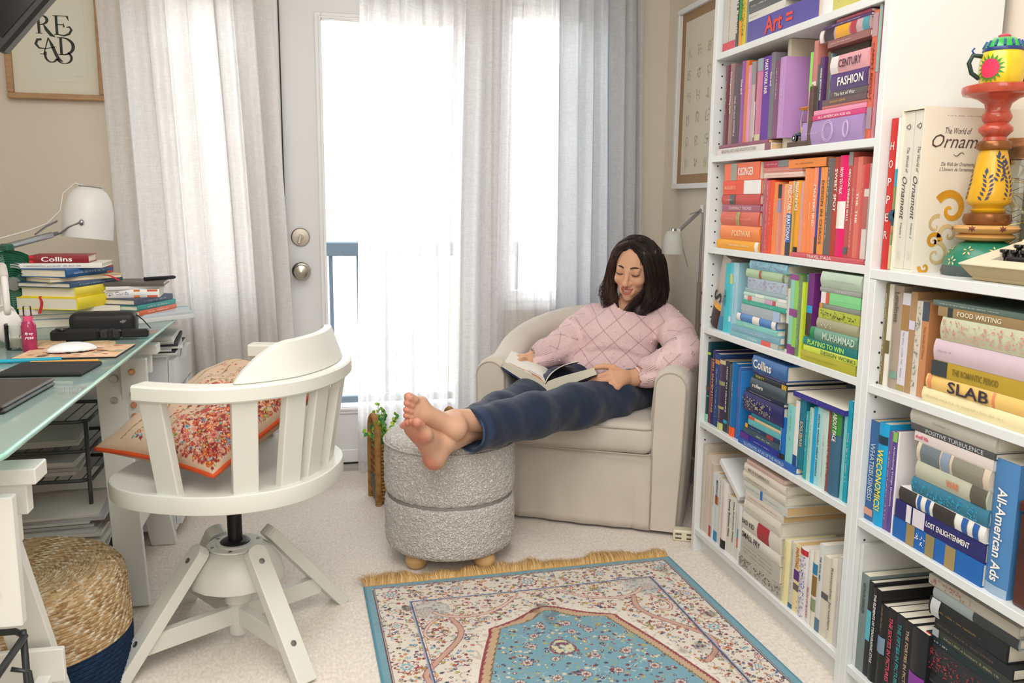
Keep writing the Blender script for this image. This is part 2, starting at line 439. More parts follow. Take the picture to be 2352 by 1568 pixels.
window('window_1', W1[0]+.002, W1[1]-.002, ZS+.002, ZT-.002); window('window_2', W2[0]+.002, W2[1]-.002, ZS+.002, ZT-.002)
# the glazed door
def door():
    e = bpy.data.objects.new('door_1', None); COL.objects.link(e); e['kind'] = 'structure'; x0, x1 = D; O = Vector((x0, YW+.02, .02)); e.location = O
    M = T(-O); y0, y1 = YW+.018, YW+.060; gx0, gx1, gz0, gz1 = .003, .515, .252, 1.762
    b = MB(M); b.box(x0, gx0, y0, y1, .02, 2.04); b.box(gx1, x1, y0, y1, .02, 2.04); b.box(gx0, gx1, y0, y1, .02, gz0); b.box(gx0, gx1, y0, y1, gz1, 2.04)
    b.build('door_slab', mat('#e3e6e7', .4, name='door_paint'), e)
    b = MB(M); t = .026
    for r_, yy, hgt in ((.026, y0-.010, .010), (.012, y0-.018, .012)):
        for (a0, a1, c0, c1) in ((gx0-r_, gx0, gz0-r_, gz1+r_), (gx1, gx1+r_, gz0-r_, gz1+r_), (gx0, gx1, gz0-r_, gz0), (gx0, gx1, gz1, gz1+r_)): b.rbox(a0, a1, yy, y0+.002, c0, c1, .003)
    b.build('glazing_bead', TRIM, e)
    MB(M).box(gx0, gx1, y0+.018, y0+.024, gz0, gz1).build('door_pane', GLASS, e)
    MB(M).rbox(x0+.0, x1, y0-.008, y0, .02, .075, .003).build('kick_rail', TRIM, e)
    nk = mat('#b9b2a6', .28, 1.0, bump=(300, .0002), name='brushed_nickel')
    b = MB(M @ T(-.096, y0, .943) @ RX(PI/2)); b.lathe([(.036, 0), (.036, .006), (.032, .011), (.0, .012)], 36); b.build('deadbolt_plate', nk, e, smooth=30)
    b = MB(M @ T(-.096, y0-.012, .943) @ RX(PI/2)); b.lathe([(.012, 0), (.011, .008), (0, .009)], 20)
    b.rbox(-.006, .006, -.026, .012, .006, .018, .002, RZ(-.25)); b.build('thumb_turn', nk, e, smooth=30)
    b = MB(M @ T(-.096, y0, .810) @ RX(PI/2)); b.lathe([(.036, 0), (.036, .006), (.030, .012), (.015, .016), (.013, .03), (.024, .036), (.030, .046), (.0305, .055), (.026, .064), (.014, .069), (0, .07)], 40)
    b.build('door_knob', nk, e, smooth=30)
    MB(M).box(x0-.008, x0-.003, YW-.004, YW+.02, .76, .86).build('strike_plate', nk, e)
door()
struct('trim_4', MB().box(D[0]-.03, D[1]+.03, YW-.04, YW+.012, 0, .014), mat('#b9b7b2', .45, .4, name='door_sill'))
struct('trim_5', MB().box(D[0], D[1], YW+.012, YW+.018, 0.0, .019), mat('#1b1c1e', .8, name='door_sweep'))
# dark weather gap on the hinge side of the door
struct('trim_6', MB().box(D[0]-.004, D[0]-.0005, YW+.002, YW+.05, .02, 2.04), mat('#2c3a3d', .8))
BB = TRIM
struct('baseboard_left', MB().rbox(XL, XL+.014, YB, YW, 0, .1, .004), BB)
struct('baseboard_right', MB().rbox(XR-.014, XR, YB, YW, 0, .1, .004), BB)
b = MB(); b.rbox(XL+.014, D[0]-.04, YW-.014, YW, 0, .1, .004); b.rbox(D[1]+.04, XR-.014, YW-.014, YW, 0, .1, .004); struct('baseboard_window', b, BB)
# ---------------------------------------------------------------- outside
struct('balcony_deck', MB().box(-3, 4, YW+.13, 5.2, -.12, -.02), mat('#c9c2b6', .8, var=(6, .1)))
def railing():
    e = thing('balcony_railing', 'dark blue grey metal railing outside behind the door glass', 'railing', (.3, 4.35, -.02))
    m = mat('#4b5968', .5, .3, name='railing_paint'); M = T(-.3, -4.35, .02)
    MB(M).rbox(-2.2, 3.6, 4.31, 4.39, .815, .885, .006).build('top_rail', m, e)
    MB(M).rbox(-2.2, 3.6, 4.33, 4.37, .07, .105, .004).build('bottom_rail', m, e)
    k = 0
    x = .022
    proto = None
    for i in range(-14, 24):
        xx = .022+i*.135
        if xx < -2.1 or xx > 3.5: continue
        if proto is None: proto = MB().rbox(-.010, .010, -.010, .010, .125, .837, .002).build('baluster', m, e); proto.location = (xx-.3, 0, 0)
        else:
            c = proto.copy(); COL.objects.link(c); c.parent = e; c.location = (xx-.3, 0, 0)
railing()
def house():
    e = thing('neighbour_house', 'pale neighbouring house front seen faintly through the door glass', 'house', (.3, 13, -3))
    sid = mat('#b39a7c', .8, name='house_siding'); wf = mat('#e6e4df', .6)
    MB().box(-6, 7, 0, 1, 0, 4.9).build('house_wall', sid, e)
    MB().box(-6.3, 7.3, -.35, 1, 4.9, 5.15).build('eaves', wf, e)
    MB().add([(-6.3, -.35, 5.15), (7.3, -.35, 5.15), (7.3, 3, 6.6), (-6.3, 3, 6.6), (-6.3, 3, 5.1), (7.3, 3, 5.1)], [(0, 1, 2, 3), (0, 3, 4), (1, 5, 2), (0, 4, 5, 1)]).build('roof', mat('#9a938c', .9), e)
    pr = MB().box(-.012, .012, -.02, 0, 0, 4.9).build('siding_batten', sid, e); pr.location = (-5.8, 0, 0)
    for i in range(1, 46):
        c = pr.copy(); COL.objects.link(c); c.parent = e; c.location = (-5.8+i*.28, 0, 0)
    for x in (-3.2, -.6, 2.2, 4.6):
        f = MB().box(x-.55, x+.55, -.05, 0, 2.2, 3.9).build('house_window', wf, e)
        MB().box(x-.47, x+.47, -.06, -.05, 2.28, 3.82).build('house_pane', mat('#a9b4bd', .15, .2), f)
house()
# ---------------------------------------------------------------- curtains
def curtain(name, label, x0t, x1t, x0b, x1b, y, amp, folds, zb, zt, m, seed, nu=360, nv=60, group=None, puddle=0):
    r = random.Random(seed); ph = [r.uniform(0, 6.28) for _ in range(8)]
    loc = Vector(((x0b+x1b)/2, y, zb))
    # fold positions, irregular in width
    def fn(u, v):
        z = zb+(zt-zb)*v; e = v**1.3
        x = (x0b+(x1b-x0b)*u)*(1-e)+(x0t+(x1t-x0t)*u)*e
        uu = u+.018*math.sin(2*PI*u*2.3+ph[0])+.012*math.sin(2*PI*u*5.1+ph[1])
        p = 2*PI*folds*uu
        s_ = math.sin(p+ph[2]+.35*math.sin(3*v+ph[3]))
        s_ = math.copysign(abs(s_)**.75, s_)
        a = amp*(.65+.35*math.sin(2*PI*u*1.7+ph[4]))*(.7+.45*(1-v))
        dy = a*s_+amp*.28*math.sin(2*p+ph[5]+v*1.5)+amp*.12*math.sin(3.7*p+ph[6])
        x += amp*.45*math.cos(p+ph[2]+.3*v)
        y2 = y+dy+.006*math.sin(v*9+u*14)
        if puddle and v < .05: y2 -= (0.05-v)*puddle
        return (x-loc.x, min(y2, YW-.022)-loc.y, z-loc.z)
    b = MB(); b.grid(fn, nu, nv)
    o = b.build(name, m, smooth='all'); o.location = loc
    return tag(o, label, 'curtain', group)
LINEN = cloth_mat('linen_cloth', '#f0eeec', .60, .04, 900, .06)
LINEN2 = cloth_mat('linen_cloth_grey', '#d9dce1', .45, .03, 900, .07)
SHEER = cloth_mat('sheer_voile', '#fdfcfe', .78, .30, 900, .01)
curtain('linen_curtain', 'heavy pale linen curtain left of the door beside the desk', -.755, -.20, -.70, -.115, 3.325, .038, 7.5, .012, 2.30, LINEN, 3, nu=420)
curtain('linen_curtain', 'heavy grey linen curtain right of the windows behind the woman', .905, 1.235, .915, 1.285, 3.335, .030, 5.5, .012, 2.30, LINEN2, 8, nu=340)
curtain('sheer_curtain', 'white sheer curtain panel hanging over the door glass', .165, .735, .115, .69, 3.375, .022, 9, .012, 2.30, SHEER, 5, nu=420)
curtain('sheer_curtain', 'white sheer curtain over the window behind the armchair', .70, .99, .66, 1.02, 3.41, .012, 5, .012, 2.30, SHEER, 12, nu=240)
curtain('sheer_curtain', 'white sheer curtain over the window left of the door', -.72, -.23, -.72, -.24, 3.405, .014, 7, .012, 2.30, SHEER, 21, nu=300)
# ================================================================= bookcases
XF = 1.114                                 # front plane of both bookcases
def bookcase(label, y0, y1, top, shelves, th=.02, deep=.266):
    """y0 = far side, y1 = near side"""
    e = thing('bookcase', label, 'bookcase', (XF+deep/2, (y0+y1)/2, 0)); O = T(-(XF+deep/2), -(y0+y1)/2, 0); x1 = XF+deep
    for ya, yb in ((y0-th, y0), (y1, y1+th)):
        MB(O).rbox(XF, x1, ya, yb, 0, top, .0012).build('side_panel', WHITE, e)
    for z in shelves: MB(O).rbox(XF+.002, x1-.004, y1+th+.0006, y0-th-.0006, z-.018, z, .001).build('shelf', WHITE, e)
    MB(O).box(x1-.004, x1-.001, y1+th, y0-th, .07, top-.002).build('back_panel', WHITE, e)
    MB(O).box(XF+.03, XF+.045, y1+th, y0-th, 0, shelves[0]-.018).build('plinth', WHITE, e)
    b = MB(O)
    for s, yy in ((1, y0-th-.0004), (-1, y1+th+.0004)):
        for xx in (XF+.022, x1-.04):
            z = .14
            while z < top-.06:
                b.cyl((xx, yy, z), (xx, yy-s*.0008, z), .0026, n=8); z += .032
    b.build('peg_holes', mat('#3c3b3a', .9), e)['kind'] = 'stuff'
    return e
SH_A = (.077, .426, .718, .960, 1.2246, 1.513, 1.80)
bookcase('tall white bookcase with books sorted by colour, right of the armchair', 2.411, 1.597, 2.02, SH_A)
SH_B = (.073, .416, .713)
eb = bookcase('low white bookcase under the candlestick and typewriter', 1.5965, .795, .934, SH_B)
MB(T(-(XF+.133), -(1.5965+.795)/2, 0)).rbox(XF, XF+.266, .795, 1.5965, .935, .955, .0012).build('top_board', WHITE, eb)

# ================================================================= books
PAGE = mat('#ebe4d3', .9, bump=(500, .0003), stretch=(1, 1, 14), name='page_edges')
PAGE2 = mat('#d9b98a', .9, bump=(500, .0003), name='aged_page_edges')
def scribble(M, L, W, seed, dense=1):
    """short printed strokes, for lettering too small to read"""
    r = random.Random(seed); b = MB(M); rows = 1 if dense == 1 else 3
    for q in range(rows):
        y = (q-(rows-1)/2)*W/rows; hh = W/rows*(.55 if rows == 1 else .3); x = -L/2
        while x < L/2-.001:
            wd = hh*r.uniform(.25, .6); k = r.random()
            if k > .2:
                h2 = hh*r.choice((.7, .7, 1)); b.add([(x, y-hh/2, 0), (x+wd*.45, y-hh/2, 0), (x+wd*.45, y-hh/2+h2, 0), (x, y-hh/2+h2, 0)], [(0, 1, 2, 3)])
                if r.random() < .5: b.add([(x, y-hh/2, 0), (x+wd, y-hh/2, 0), (x+wd, y-hh*.3, 0), (x, y-hh*.3, 0)], [(0, 1, 2, 3)])
            x += wd*(1.35 if k > .2 else 1.8)
    return b
def blobs(M, L, W, seed):
    """scattered printed leaf shapes"""
    r = random.Random(seed); b = MB(M)
    for k in range(int(L*W/.00004)):
        x, y, s, a = r.uniform(-L/2, L/2), r.uniform(-W/2, W/2), r.uniform(.0015, .0045), r.uniform(0, PI); s = min(s, W/2-abs(y)+.0012)
        b.add([(x+s*u*math.cos(a)-s*v*math.sin(a), y+s*u*math.sin(a)*.8+s*v*math.cos(a), k*2e-6) for u, v in ((1, 0), (.3, .32), (-.4, .25), (-1, 0), (-.4, -.25), (.3, -.32))], [tuple(range(6))])
    return b
def book_geo(L, Tn, Dp, M, hard=True, rnd_sp=False):
    """L along the spine, Tn thickness, Dp depth. M maps (along, thickness, outward) ; spine face at outward = 0, body at negative outward"""
    c = MB(M); ct = min(.0022, Tn*.16)
    # spine: slightly rounded
    n = 6; bulge = min(.004, Tn*.12) if rnd_sp else .0006
    pts = [(Tn*(i/n), bulge*math.sin(PI*i/n)) for i in range(n+1)]
    vs = []; 
    for a in (0, L):
        for (t, o) in pts: vs.append((a, t, o))
        for (t, o) in pts[::-1]: vs.append((a, min(max(t, ct), Tn-ct), -ct))
    m = 2*(n+1); fs = [(i, (i+1) % m, m+(i+1) % m, m+i) for i in range(m)]+[tuple(range(m-1, -1, -1)), tuple(range(m, 2*m))]
    c.add(vs, fs)
    c.box(0, L, 0, ct, -Dp, -.0002); c.box(0, L, Tn-ct, Tn, -Dp, -.0002)
    ins = .003 if hard else .0006
    p = MB(M); p.box(ins, L-ins, ct, Tn-ct, -Dp+ins, -ct)
    return c, p
def make_book(cl, kind, look, col, X, y0, y1, z0, z1, lean, dep, bands, title, tc, tr, th, i, label, group):
    gap = .0004; r = random.Random(i*13+5)
    lo, hi = (1.6185, 2.3895) if y0 > 1.6 and 'tan' not in cl and 'black' not in cl and 'blue white' not in cl else (.8165, 1.5755)
    y0, y1 = min(y0, hi), max(y1, lo); up = [z for z in SH_A+(.934+.018,) if z > z0+.06 and (hi > 2 or z in SH_B or z > .94)] if hi > 2 else [.4155, .7125, .9535]
    cap = min([z for z in up if z > z0+.03 and not (hi > 2 and z == .952)] or [2])-.0195; z1 = min(z1, cap)
    if kind == 'v':
        L = z1-z0; Tn = (y0-y1)-gap; a, b_ = Vector((0, 0, -1)), Vector((0, -1, 0)); org = Vector((0, Tn/2, L))
        if lean: L = math.hypot(z1-z0, lean)
        base = Vector((X, (y0+y1)/2, z0+.0003))
    else:
        L = y0-y1; Tn = (z1-z0)-gap; a, b_ = Vector((0, -1, 0)), Vector((0, 0, 1)); org = Vector((0, L/2, 0)); base = Vector((X, (y0+y1)/2, z0+.0003))
    if Tn < .004: return
    n = Vector((-1, 0, 0)); M = basis(a, b_, n, org)
    if kind == 'v' and lean: org.z = L; M = basis(a, b_, n, org)
    dep = min(dep*(1+.04*r.uniform(-1, 1)), 1.372-X); dark = sum(lin(col)) < .9
    hard = Tn > .016 and r.random() < .6
    c, p = book_geo(L, Tn, dep, M, hard, Tn > .02 and hard)
    o = c.build('book', mat(col, .42 if r.random() < .6 else .6, bump=(180, .0001), var=(14, .05)), smooth=35)
    p.build('page_block', PAGE2 if r.random() < .25 and not hard else PAGE, o)
    o.location = base
    if kind == 'v' and lean:
        ang = math.atan2(-lean, z1-z0); o.rotation_euler = (ang, 0, 0); o.location.z += Tn/2*abs(math.sin(ang))
    elif kind == 'h': o.rotation_euler = (0, 0, r.uniform(-.012, .012))
    bul = .0007+(min(.004, Tn*.12) if (Tn > .02 and hard) else 0)
    for (f0, f1, bc) in bands:
        if f1-f0 < .005: continue
        q = MB(M); nn = 6; e = bul-.0007; vs = []
        for aa in (f0*L+.0001, f1*L-.0001):
            for k in range(nn+1):
                t = Tn*(.015+.97*k/nn); vs.append((aa, t, .0011+(e*math.sin(PI*k/nn) if e > 0 else 0)))
        q.add(vs, [(k, k+1, nn+2+k, nn+1+k) for k in range(nn)]); q.build('spine_band', mat(bc, .5), o)
    if title:
        t0, t1 = tr; MM = M @ T((t0+t1)/2*L, Tn/2, bul+.0012)
        if title[0] == '#': blobs(MM, (t1-t0)*L, Tn*th, i).build('spine_pattern', mat(tc, .6), o)
        elif title[0] == '~': scribble(MM, (t1-t0)*L, min(Tn*th, .0075 if len(title) == 1 else 9), i, len(title)).build('spine_print', mat(tc, .6), o)
        else: letters('spine_title', title, MM, (t1-t0)*L, Tn*th, mat(tc, .6), o, bold=Tn > .016)
    if look.startswith('very thick lilac'):
        for f, rx, rz in ((.47, .021, .023), (.76, .010, .018)):
            for s_ in (1, .82): MB(M @ T(f*L, Tn/2, bul+.0012)).tube([(rx*s_*math.cos(a), rz*s_*math.sin(a), 0) for a in [2*PI*k/28 for k in range(28)]], .0006, 4, closed=True).build('emblem_ring', mat('#dccbe6', .5), o)
    tag(o, label, 'book', group)
    return o
CLN = {'top shelf': ('v', 'topmost shelf'), 'top shelf pile': ('h', 'pile on the topmost shelf'), 'low violet pile': ('h', 'low pile under the violet row'),
 'violet row': ('v', 'violet shelf row'), 'violet pile': ('h', 'violet shelf pile'), 'short violet row': ('v', 'short row beside violet pile'), 'upper violet row': ('v', 'row behind the violet pile'),
 'violet row end': ('v', 'right end of violet shelf'), 'orange pile': ('h', 'left pile on orange shelf'), 'orange row': ('v', 'orange and red row'), 'orange base': ('h', 'base of the red row'),
 'orange top pile': ('h', 'laid over the orange row'), 'green row': ('v', 'left end of green shelf'), 'aqua pile': ('h', 'aqua pile'), 'lime row': ('v', 'lime green row'), 'green pile': ('h', 'green pile'),
 'blue row': ('v', 'dark blue row'), 'blue pile': ('h', 'blue pile'), 'cyan row': ('v', 'cyan row'), 'white row': ('v', 'left row, white shelf'), 'white pile': ('h', 'white pile'), 'pale row': ('v', 'right row, white shelf'),
 'tan row': ('v', 'tan row'), 'tan pile': ('h', 'tan pile'), 'blue white row': ('v', 'row left of blue white pile'), 'blue white pile': ('h', 'blue white pile'), 'blue white end': ('v', 'right of the blue white pile'),
 'black row': ('v', 'black row'), 'black pile': ('h', 'black pile')}
# per group: look, colour, spine plane x, y far, y near, z bottom, z top, lean, depth, colour bands, lettering, its colour, span and height
BOOKD = {
'top shelf': [
('thick cream book with pink foot','#d2cec6',1.127,2.3763,2.2983,1.513,1.763,0,.2,[[.9,1,'#d8505f']],'~','#222222',[.08,.92],.6),
('dark grey book with white lettering','#45474a',1.127,2.2983,2.28,1.513,1.773,0,.15,[],'WALSH Beaute','#f4f0e8',[.3,.85],.6),
('orange book with green top half','#f2a71f',1.127,2.28,2.2638,1.513,1.763,0,.15,[[0,.72,'#2fa04a']]),
('black and yellow patterned book','#d9c24c',1.127,2.2638,2.2387,1.513,1.763,0,.15,[],'#','#1b1b1b',[.08,.92],.95),
('slim grey book','#8d9490',1.127,2.2387,2.2219,1.513,1.753,0,.15),
('wide white box book','#eceae8',1.13,1.882,1.8286,1.513,1.713,0,.2),
('green and cream patterned book','#cfc870',1.13,1.8286,1.7778,1.513,1.733,0,.2,[],'~','#56603a',[.08,.92],.6),
],
'top shelf pile': [
('wide violet book with big red lettering','#5b53a3',1.122,2.2155,1.8777,1.513,1.5668,0,.24,[],'Art =','#e5503c',[.28,.68],.8),
('white book with thin grey lines','#dcdad4',1.122,2.2148,2.0272,1.5668,1.5864,0,.22,[],'~','#777777',[.02,.3],.6),
('dark grey book with white print','#5c5d5e',1.122,2.2094,1.8948,1.5864,1.6184,0,.2,[],'~','#f4f0e8',[.05,.6],.6),
('pale book with black letters','#e7e4e0',1.122,2.2161,1.9206,1.6184,1.6484,0,.2,[],'~','#222222',[.08,.92],.6),
],
'low violet pile': [
('white book with grey capitals','#e4ddd9',1.122,2.3669,2.0584,1.2246,1.2431,0,.2,[[.9,1,'#8b5560']],'MUGHAL ART AND ARCHITECTURE','#a9a3a0',[.1,.75],.5),
('slim maroon book','#8a3c58',1.122,2.3561,2.0744,1.2431,1.2528,0,.19),
],
'violet row': [
('maroon book with small gold title','#6f3343',1.13,2.3535,2.3226,1.2528,1.4735,0,.15,[],'Great Women Masters of Art','#caa39a',[.2,.62],.35),
('mauve brown book with white title','#9c7a7a',1.13,2.3226,2.2978,1.2528,1.4748,0,.15,[],'The Enlightened Young Turks','#f4f0e8',[.1,.62],.4),
('dark mauve book with spaced letters','#675861',1.13,2.2978,2.2548,1.2528,1.4636,0,.18,[],'ONE WORLD DIVISIBLE','#cfc5c8',[.38,.9],.25),
('lilac book with white title','#9558a6',1.13,2.2548,2.2334,1.2528,1.4716,0,.17,[],'One and','#f4f0e8',[.22,.4],.5),
('slim orange book','#d8732f',1.13,2.2334,2.2149,1.2528,1.4703,0,.17),
('pink book with pale spine letters','#e08db4',1.13,2.2149,2.1963,1.2528,1.4555,0,.15,[],'~','#f4f0e8',[.1,.6],.4),
('pale mauve book with grey top','#bfacb2',1.13,2.1963,2.1739,1.2528,1.4612,0,.15,[[0,.28,'#8d8f92']]),
('narrow dark red book','#8d3436',1.13,2.1739,2.1658,1.2528,1.4595,0,.15,[[.5,.95,'#d7c3c0']]),
('rose book with blue grey head','#c87a9b',1.13,2.1658,2.1342,1.2528,1.4635,0,.15,[[0,.15,'#8fa3a8'],[.92,1,'#c9c79a']]),
('violet book with bold white capitals','#6a37a4',1.13,2.1342,2.0947,1.2528,1.4647,0,.15,[],'MAKE WORK FAIR','#f4f0e8',[.04,.45],.45),
('tall grey book with white title','#79787f',1.13,2.0947,2.073,1.2528,1.4684,0,.19,[],'One and','#f4f0e8',[.22,.38],.4),
('plum book with script title','#74305e',1.13,2.073,2.0466,1.2528,1.4455,0,.15,[],'~','#f4f0e8',[.1,.5],.5),
('lilac cloth book with pale spine','#c294cf',1.13,2.0466,2.0188,1.2528,1.45,0,.19,[],'~','#e9d5ee',[.1,.9],.3),
('cream book with blue flowers on its cover','#c9c0ac',1.145,2.042,2.0253,1.2246,1.4946,0,.22),
],
'violet pile': [
('very thick lilac book with round emblems','#a487bd',1.122,1.9093,1.6677,1.2246,1.279,0,.2,[],'~','#cdb9da',[.1,.3],.5),
('bright pink book with white capitals','#d24580',1.122,1.8673,1.6668,1.279,1.2909,0,.2,[],'ALL-AMERICAN ADS 60s','#f4f0e8',[.12,.75],.5),
('pink book with pale edge','#e88fb0',1.122,1.8644,1.6655,1.2909,1.3017,0,.19),
('salmon book with small dot','#bd6a66',1.122,1.8308,1.6646,1.3017,1.3082,0,.15,[],'~','#f4f0e8',[.2,.4],.2),
('dark brown book with yellow word','#63494f',1.122,1.8334,1.6647,1.3082,1.3225,0,.15,[],'ENGLISH GRAMS','#d8a93a',[.2,.55],.35),
('grey brown book with white serif title','#645a5e',1.122,1.8049,1.6647,1.3225,1.3364,0,.15,[],'The Art of War','#f4f0e8',[.15,.7],.55),
('dark violet book with large white title','#574079',1.122,1.8029,1.6661,1.3364,1.3743,0,.15,[],'FASHION','#f4f0e8',[.25,.95],.5),
('pink book with thin black capitals','#dfa2ab',1.122,1.8027,1.666,1.3743,1.4132,0,.15,[[0,.22,'#e6dcdc']],'CENTURY','#4a3440',[.25,.85],.45),
('dark book in shadow','#57504a',1.15,1.8436,1.7094,1.4132,1.4357,0,.12),  # added block; its dark colour stands in for shade between books
('brown book with pale page edge','#95625f',1.122,1.8265,1.669,1.4357,1.4507,0,.15,[],'~','#f4f0e8',[.08,.6],.3),
('book with yellow and red picture spine','#c0a3a8',1.122,1.8553,1.6701,1.4507,1.478,0,.15,[[0,.08,'#e6e2df'],[.1,.3,'#3b3038'],[.34,.62,'#e3a62c'],[.64,.75,'#b5374a'],[.88,1,'#4f9aa8']]),
('slim violet book','#573c6b',1.122,1.8459,1.67,1.478,1.485,0,.15,[],'~','#f4f0e8',[.2,.8],.4),
('wine red book with gold word','#8c2f4c',1.122,1.7963,1.6699,1.485,1.492,0,.15,[],'~','#e0b36a',[.05,.75],.4),
],
'short violet row': [
('pink book with green upper spine','#e7a8bd',1.127,1.9014,1.8895,1.279,1.439,0,.15,[[0,.55,'#8edb5f']]),
('salmon book with white lower spine','#c47c72',1.127,1.8895,1.8712,1.279,1.4625,0,.17,[[.5,1,'#dfe0d8']]),
('slim dark teal book','#4a6a70',1.13,1.8763,1.864,1.3017,1.4067,0,.15),
('dark violet book with white title','#553369',1.13,1.864,1.8469,1.3017,1.4217,0,.15,[],'UNIVERSAL METHODS OF DESIGN','#f4f0e8',[.2,.8],.4),
],
'upper violet row': [
('brown speckled book','#8a755c',1.14,1.8515,1.8407,1.3225,1.4325,0,.15),
('blue grey book','#7d98a4',1.14,1.8407,1.8316,1.3225,1.4275,0,.15),
],
'violet row end': [
('brick red book with patterned border','#d4664f',1.125,1.6653,1.6468,1.2246,1.4844,0,.15,[[.02,.2,'#b5949a'],[.75,.92,'#a78fa0']],'CARPET REVOLT','#7a2f2a',[.2,.75],.4),
('rose book with pale green upper spine','#c2808d',1.125,1.6452,1.6343,1.2246,1.4935,0,.15,[[0,.5,'#93b3ac']]),
],
'orange pile': [
('yellow orange book with pale lettering','#f4ab2b',1.127,2.3503,2.0979,.96,.9865,0,.16,[[.92,1,'#efe7df']],'~','#f4f0e8',[.3,.8],.4),
('thick orange book with cream capitals','#f4862f',1.127,2.3298,2.0982,.9865,1.027,0,.16,[],'POSTWAR','#f9dca8',[.35,.82],.4),
('red book with gold frame on spine','#d5583c',1.127,2.3324,2.1026,1.027,1.0656,0,.16,[[.43,.53,'#a9a05a']],'~','#e8b27c',[.15,.85],.4),
('thin mauve book with pale capitals','#a54c67',1.127,2.3293,2.1048,1.0656,1.0848,0,.16,[],'CONSPIRACY THEORIES','#ecc9cf',[.2,.8],.45),
('red brown book with dark badge','#c8524c',1.127,2.3324,2.1058,1.0848,1.1131,0,.16,[[.23,.38,'#4a4c47']],'~','#f4f0e8',[.1,.35],.5),
('orange red book with white half spine','#ec5b3c',1.127,2.3267,2.1068,1.1131,1.1513,0,.16,[[.57,1,'#efeeee']],'SKULLERYS','#f7c1a8',[.05,.35],.25),
('thick orange book with engraved face','#f0662f',1.127,2.3252,2.1178,1.1513,1.1991,0,.16,[[.2,.38,'#9d9a90']],'KISSINGER','#f4f0e8',[.42,.85],.45),
],
'orange row': [
('mauve red book with script','#ab5a6e',1.13,2.0992,2.0831,.96,1.153,0,.15,[],'~','#f4f0e8',[.05,.9],.4),
('red book with white stripe','#d5433c',1.13,2.0831,2.063,.96,1.1474,0,.15,[],'~','#f4f0e8',[.05,.95],.3),
('bright orange red book','#ea5430',1.13,2.063,2.042,.96,1.148,0,.15,[],'~','#f4f0e8',[.3,.6],.4),
('orange book with pale edge','#f08a4c',1.13,2.042,2.0201,.96,1.1429,0,.15,[],'~','#f4f0e8',[.2,.8],.3),
('salmon book with black top','#df8a72',1.13,2.0201,2.0026,.96,1.1371,0,.15,[[0,.2,'#1e1517'],[.22,.4,'#8b8fc0']],'~','#f4f0e8',[.5,.9],.3),
('coral book with small title','#e3806e',1.13,2.0026,1.9918,.96,1.1297,0,.15,[],'~','#f4f0e8',[.4,.7],.4),
('peach book with pale streaks','#f0a066',1.13,1.9918,1.9728,.96,1.1374,0,.15,[],'~','#f4f0e8',[.05,.5],.3),
('orange and blue book with white capitals','#f08c25',1.13,1.9728,1.9488,.96,1.143,0,.15,[[.43,.82,'#1f66b8'],[.82,1,'#2a3140']],'PREDICTABLY IRRATIONAL','#f4f0e8',[.05,.8],.7),
('mustard book with dark writing','#d9b75c',1.13,1.9488,1.9423,.96,1.1436,0,.15,[[0,.15,'#d9d2c2']],'~','#33402c',[.05,.9],.6),
('yellow orange book with tall white title','#f0a01f',1.13,1.9349,1.9143,.9714,1.1443,0,.15,[[.93,1,'#20262c']],'FREAKONOMICS','#f4f0e8',[.02,.42],.7),
('dusty pink book with dark dot','#d8998c',1.13,1.9143,1.8995,.9714,1.1419,0,.15,[],'~','#f4f0e8',[.2,.5],.3),
('orange book with pale letters','#f4873b',1.13,1.8995,1.8777,.9714,1.172,0,.15,[],'~','#f9c49a',[.1,.7],.5),
('plain orange book with round mark','#f58332',1.13,1.8777,1.8599,.9714,1.1712,0,.15,[],'~','#f4f0e8',[.4,.6],.3),
('coral orange book with white capitals','#f38a66',1.13,1.8599,1.8417,.9714,1.1724,0,.15,[],'MASTERMIND','#f4f0e8',[.2,.68],.5),
('slim blue book among orange','#3b4193',1.13,1.8417,1.8314,.9714,1.1718,0,.15,[[.8,1,'#3a2a30']]),
('amber book with dark spaced capitals','#ec9136',1.13,1.8314,1.8042,.9714,1.1724,0,.15,[],'DESIGN IN CHAOS','#6a4a2a',[.15,.88],.4),
('dark grey brown book','#6b6462',1.13,1.8042,1.7768,.9714,1.1911,0,.16,[],'~','#f4f0e8',[.1,.85],.4),
('rust red book with white capitals','#b3402c',1.13,1.7768,1.7565,.9714,1.1933,0,.15,[],'SWEET SPOT','#f4f0e8',[.12,.55],.5),
('magenta book with white oval','#e2166b',1.13,1.7565,1.7235,.9714,1.1951,0,.15,[[.45,.72,'#efe9e2']],'HOW TO TALK','#f4f0e8',[.12,.38],.35),
('red book with grey head','#b8514b',1.13,1.7235,1.7069,.9714,1.2013,0,.18,[[0,.13,'#8a8583'],[.9,.97,'#5a5a64']],'CRITICAL THINKING SKILLS','#f4f0e8',[.16,.65],.45),
('brick red book with thin title','#c4524b',1.13,1.7069,1.6904,.9714,1.1892,0,.15,[],'~','#f4f0e8',[.3,.9],.3),
('salmon red book with white word','#d9705f',1.13,1.6904,1.6726,.9714,1.1893,0,.15,[],'THE  THE','#f4f0e8',[.25,.75],.4),
('red book with rounded spine','#c85450',1.13,1.6726,1.6609,.9714,1.1715,0,.15,[],'~','#f4f0e8',[.1,.3],.2),
('white book with red map print','#ded3cd',1.13,1.6609,1.6437,.9714,1.1737,0,.15,[[0,.26,'#c9302f'],[.34,.68,'#b8625a']]),
],
'orange base': [
('long red book with white capitals','#c7505a',1.124,1.9359,1.6354,.96,.9714,0,.2,[],'TRAVEL ITALIA','#f4f0e8',[.2,.66],.6),
],
'orange top pile': [
('thin pale book with red rim','#e9c9bd',1.13,2.0982,1.9118,1.1538,1.1667,0,.15,[],'~','#b55',[.1,.8],.3),
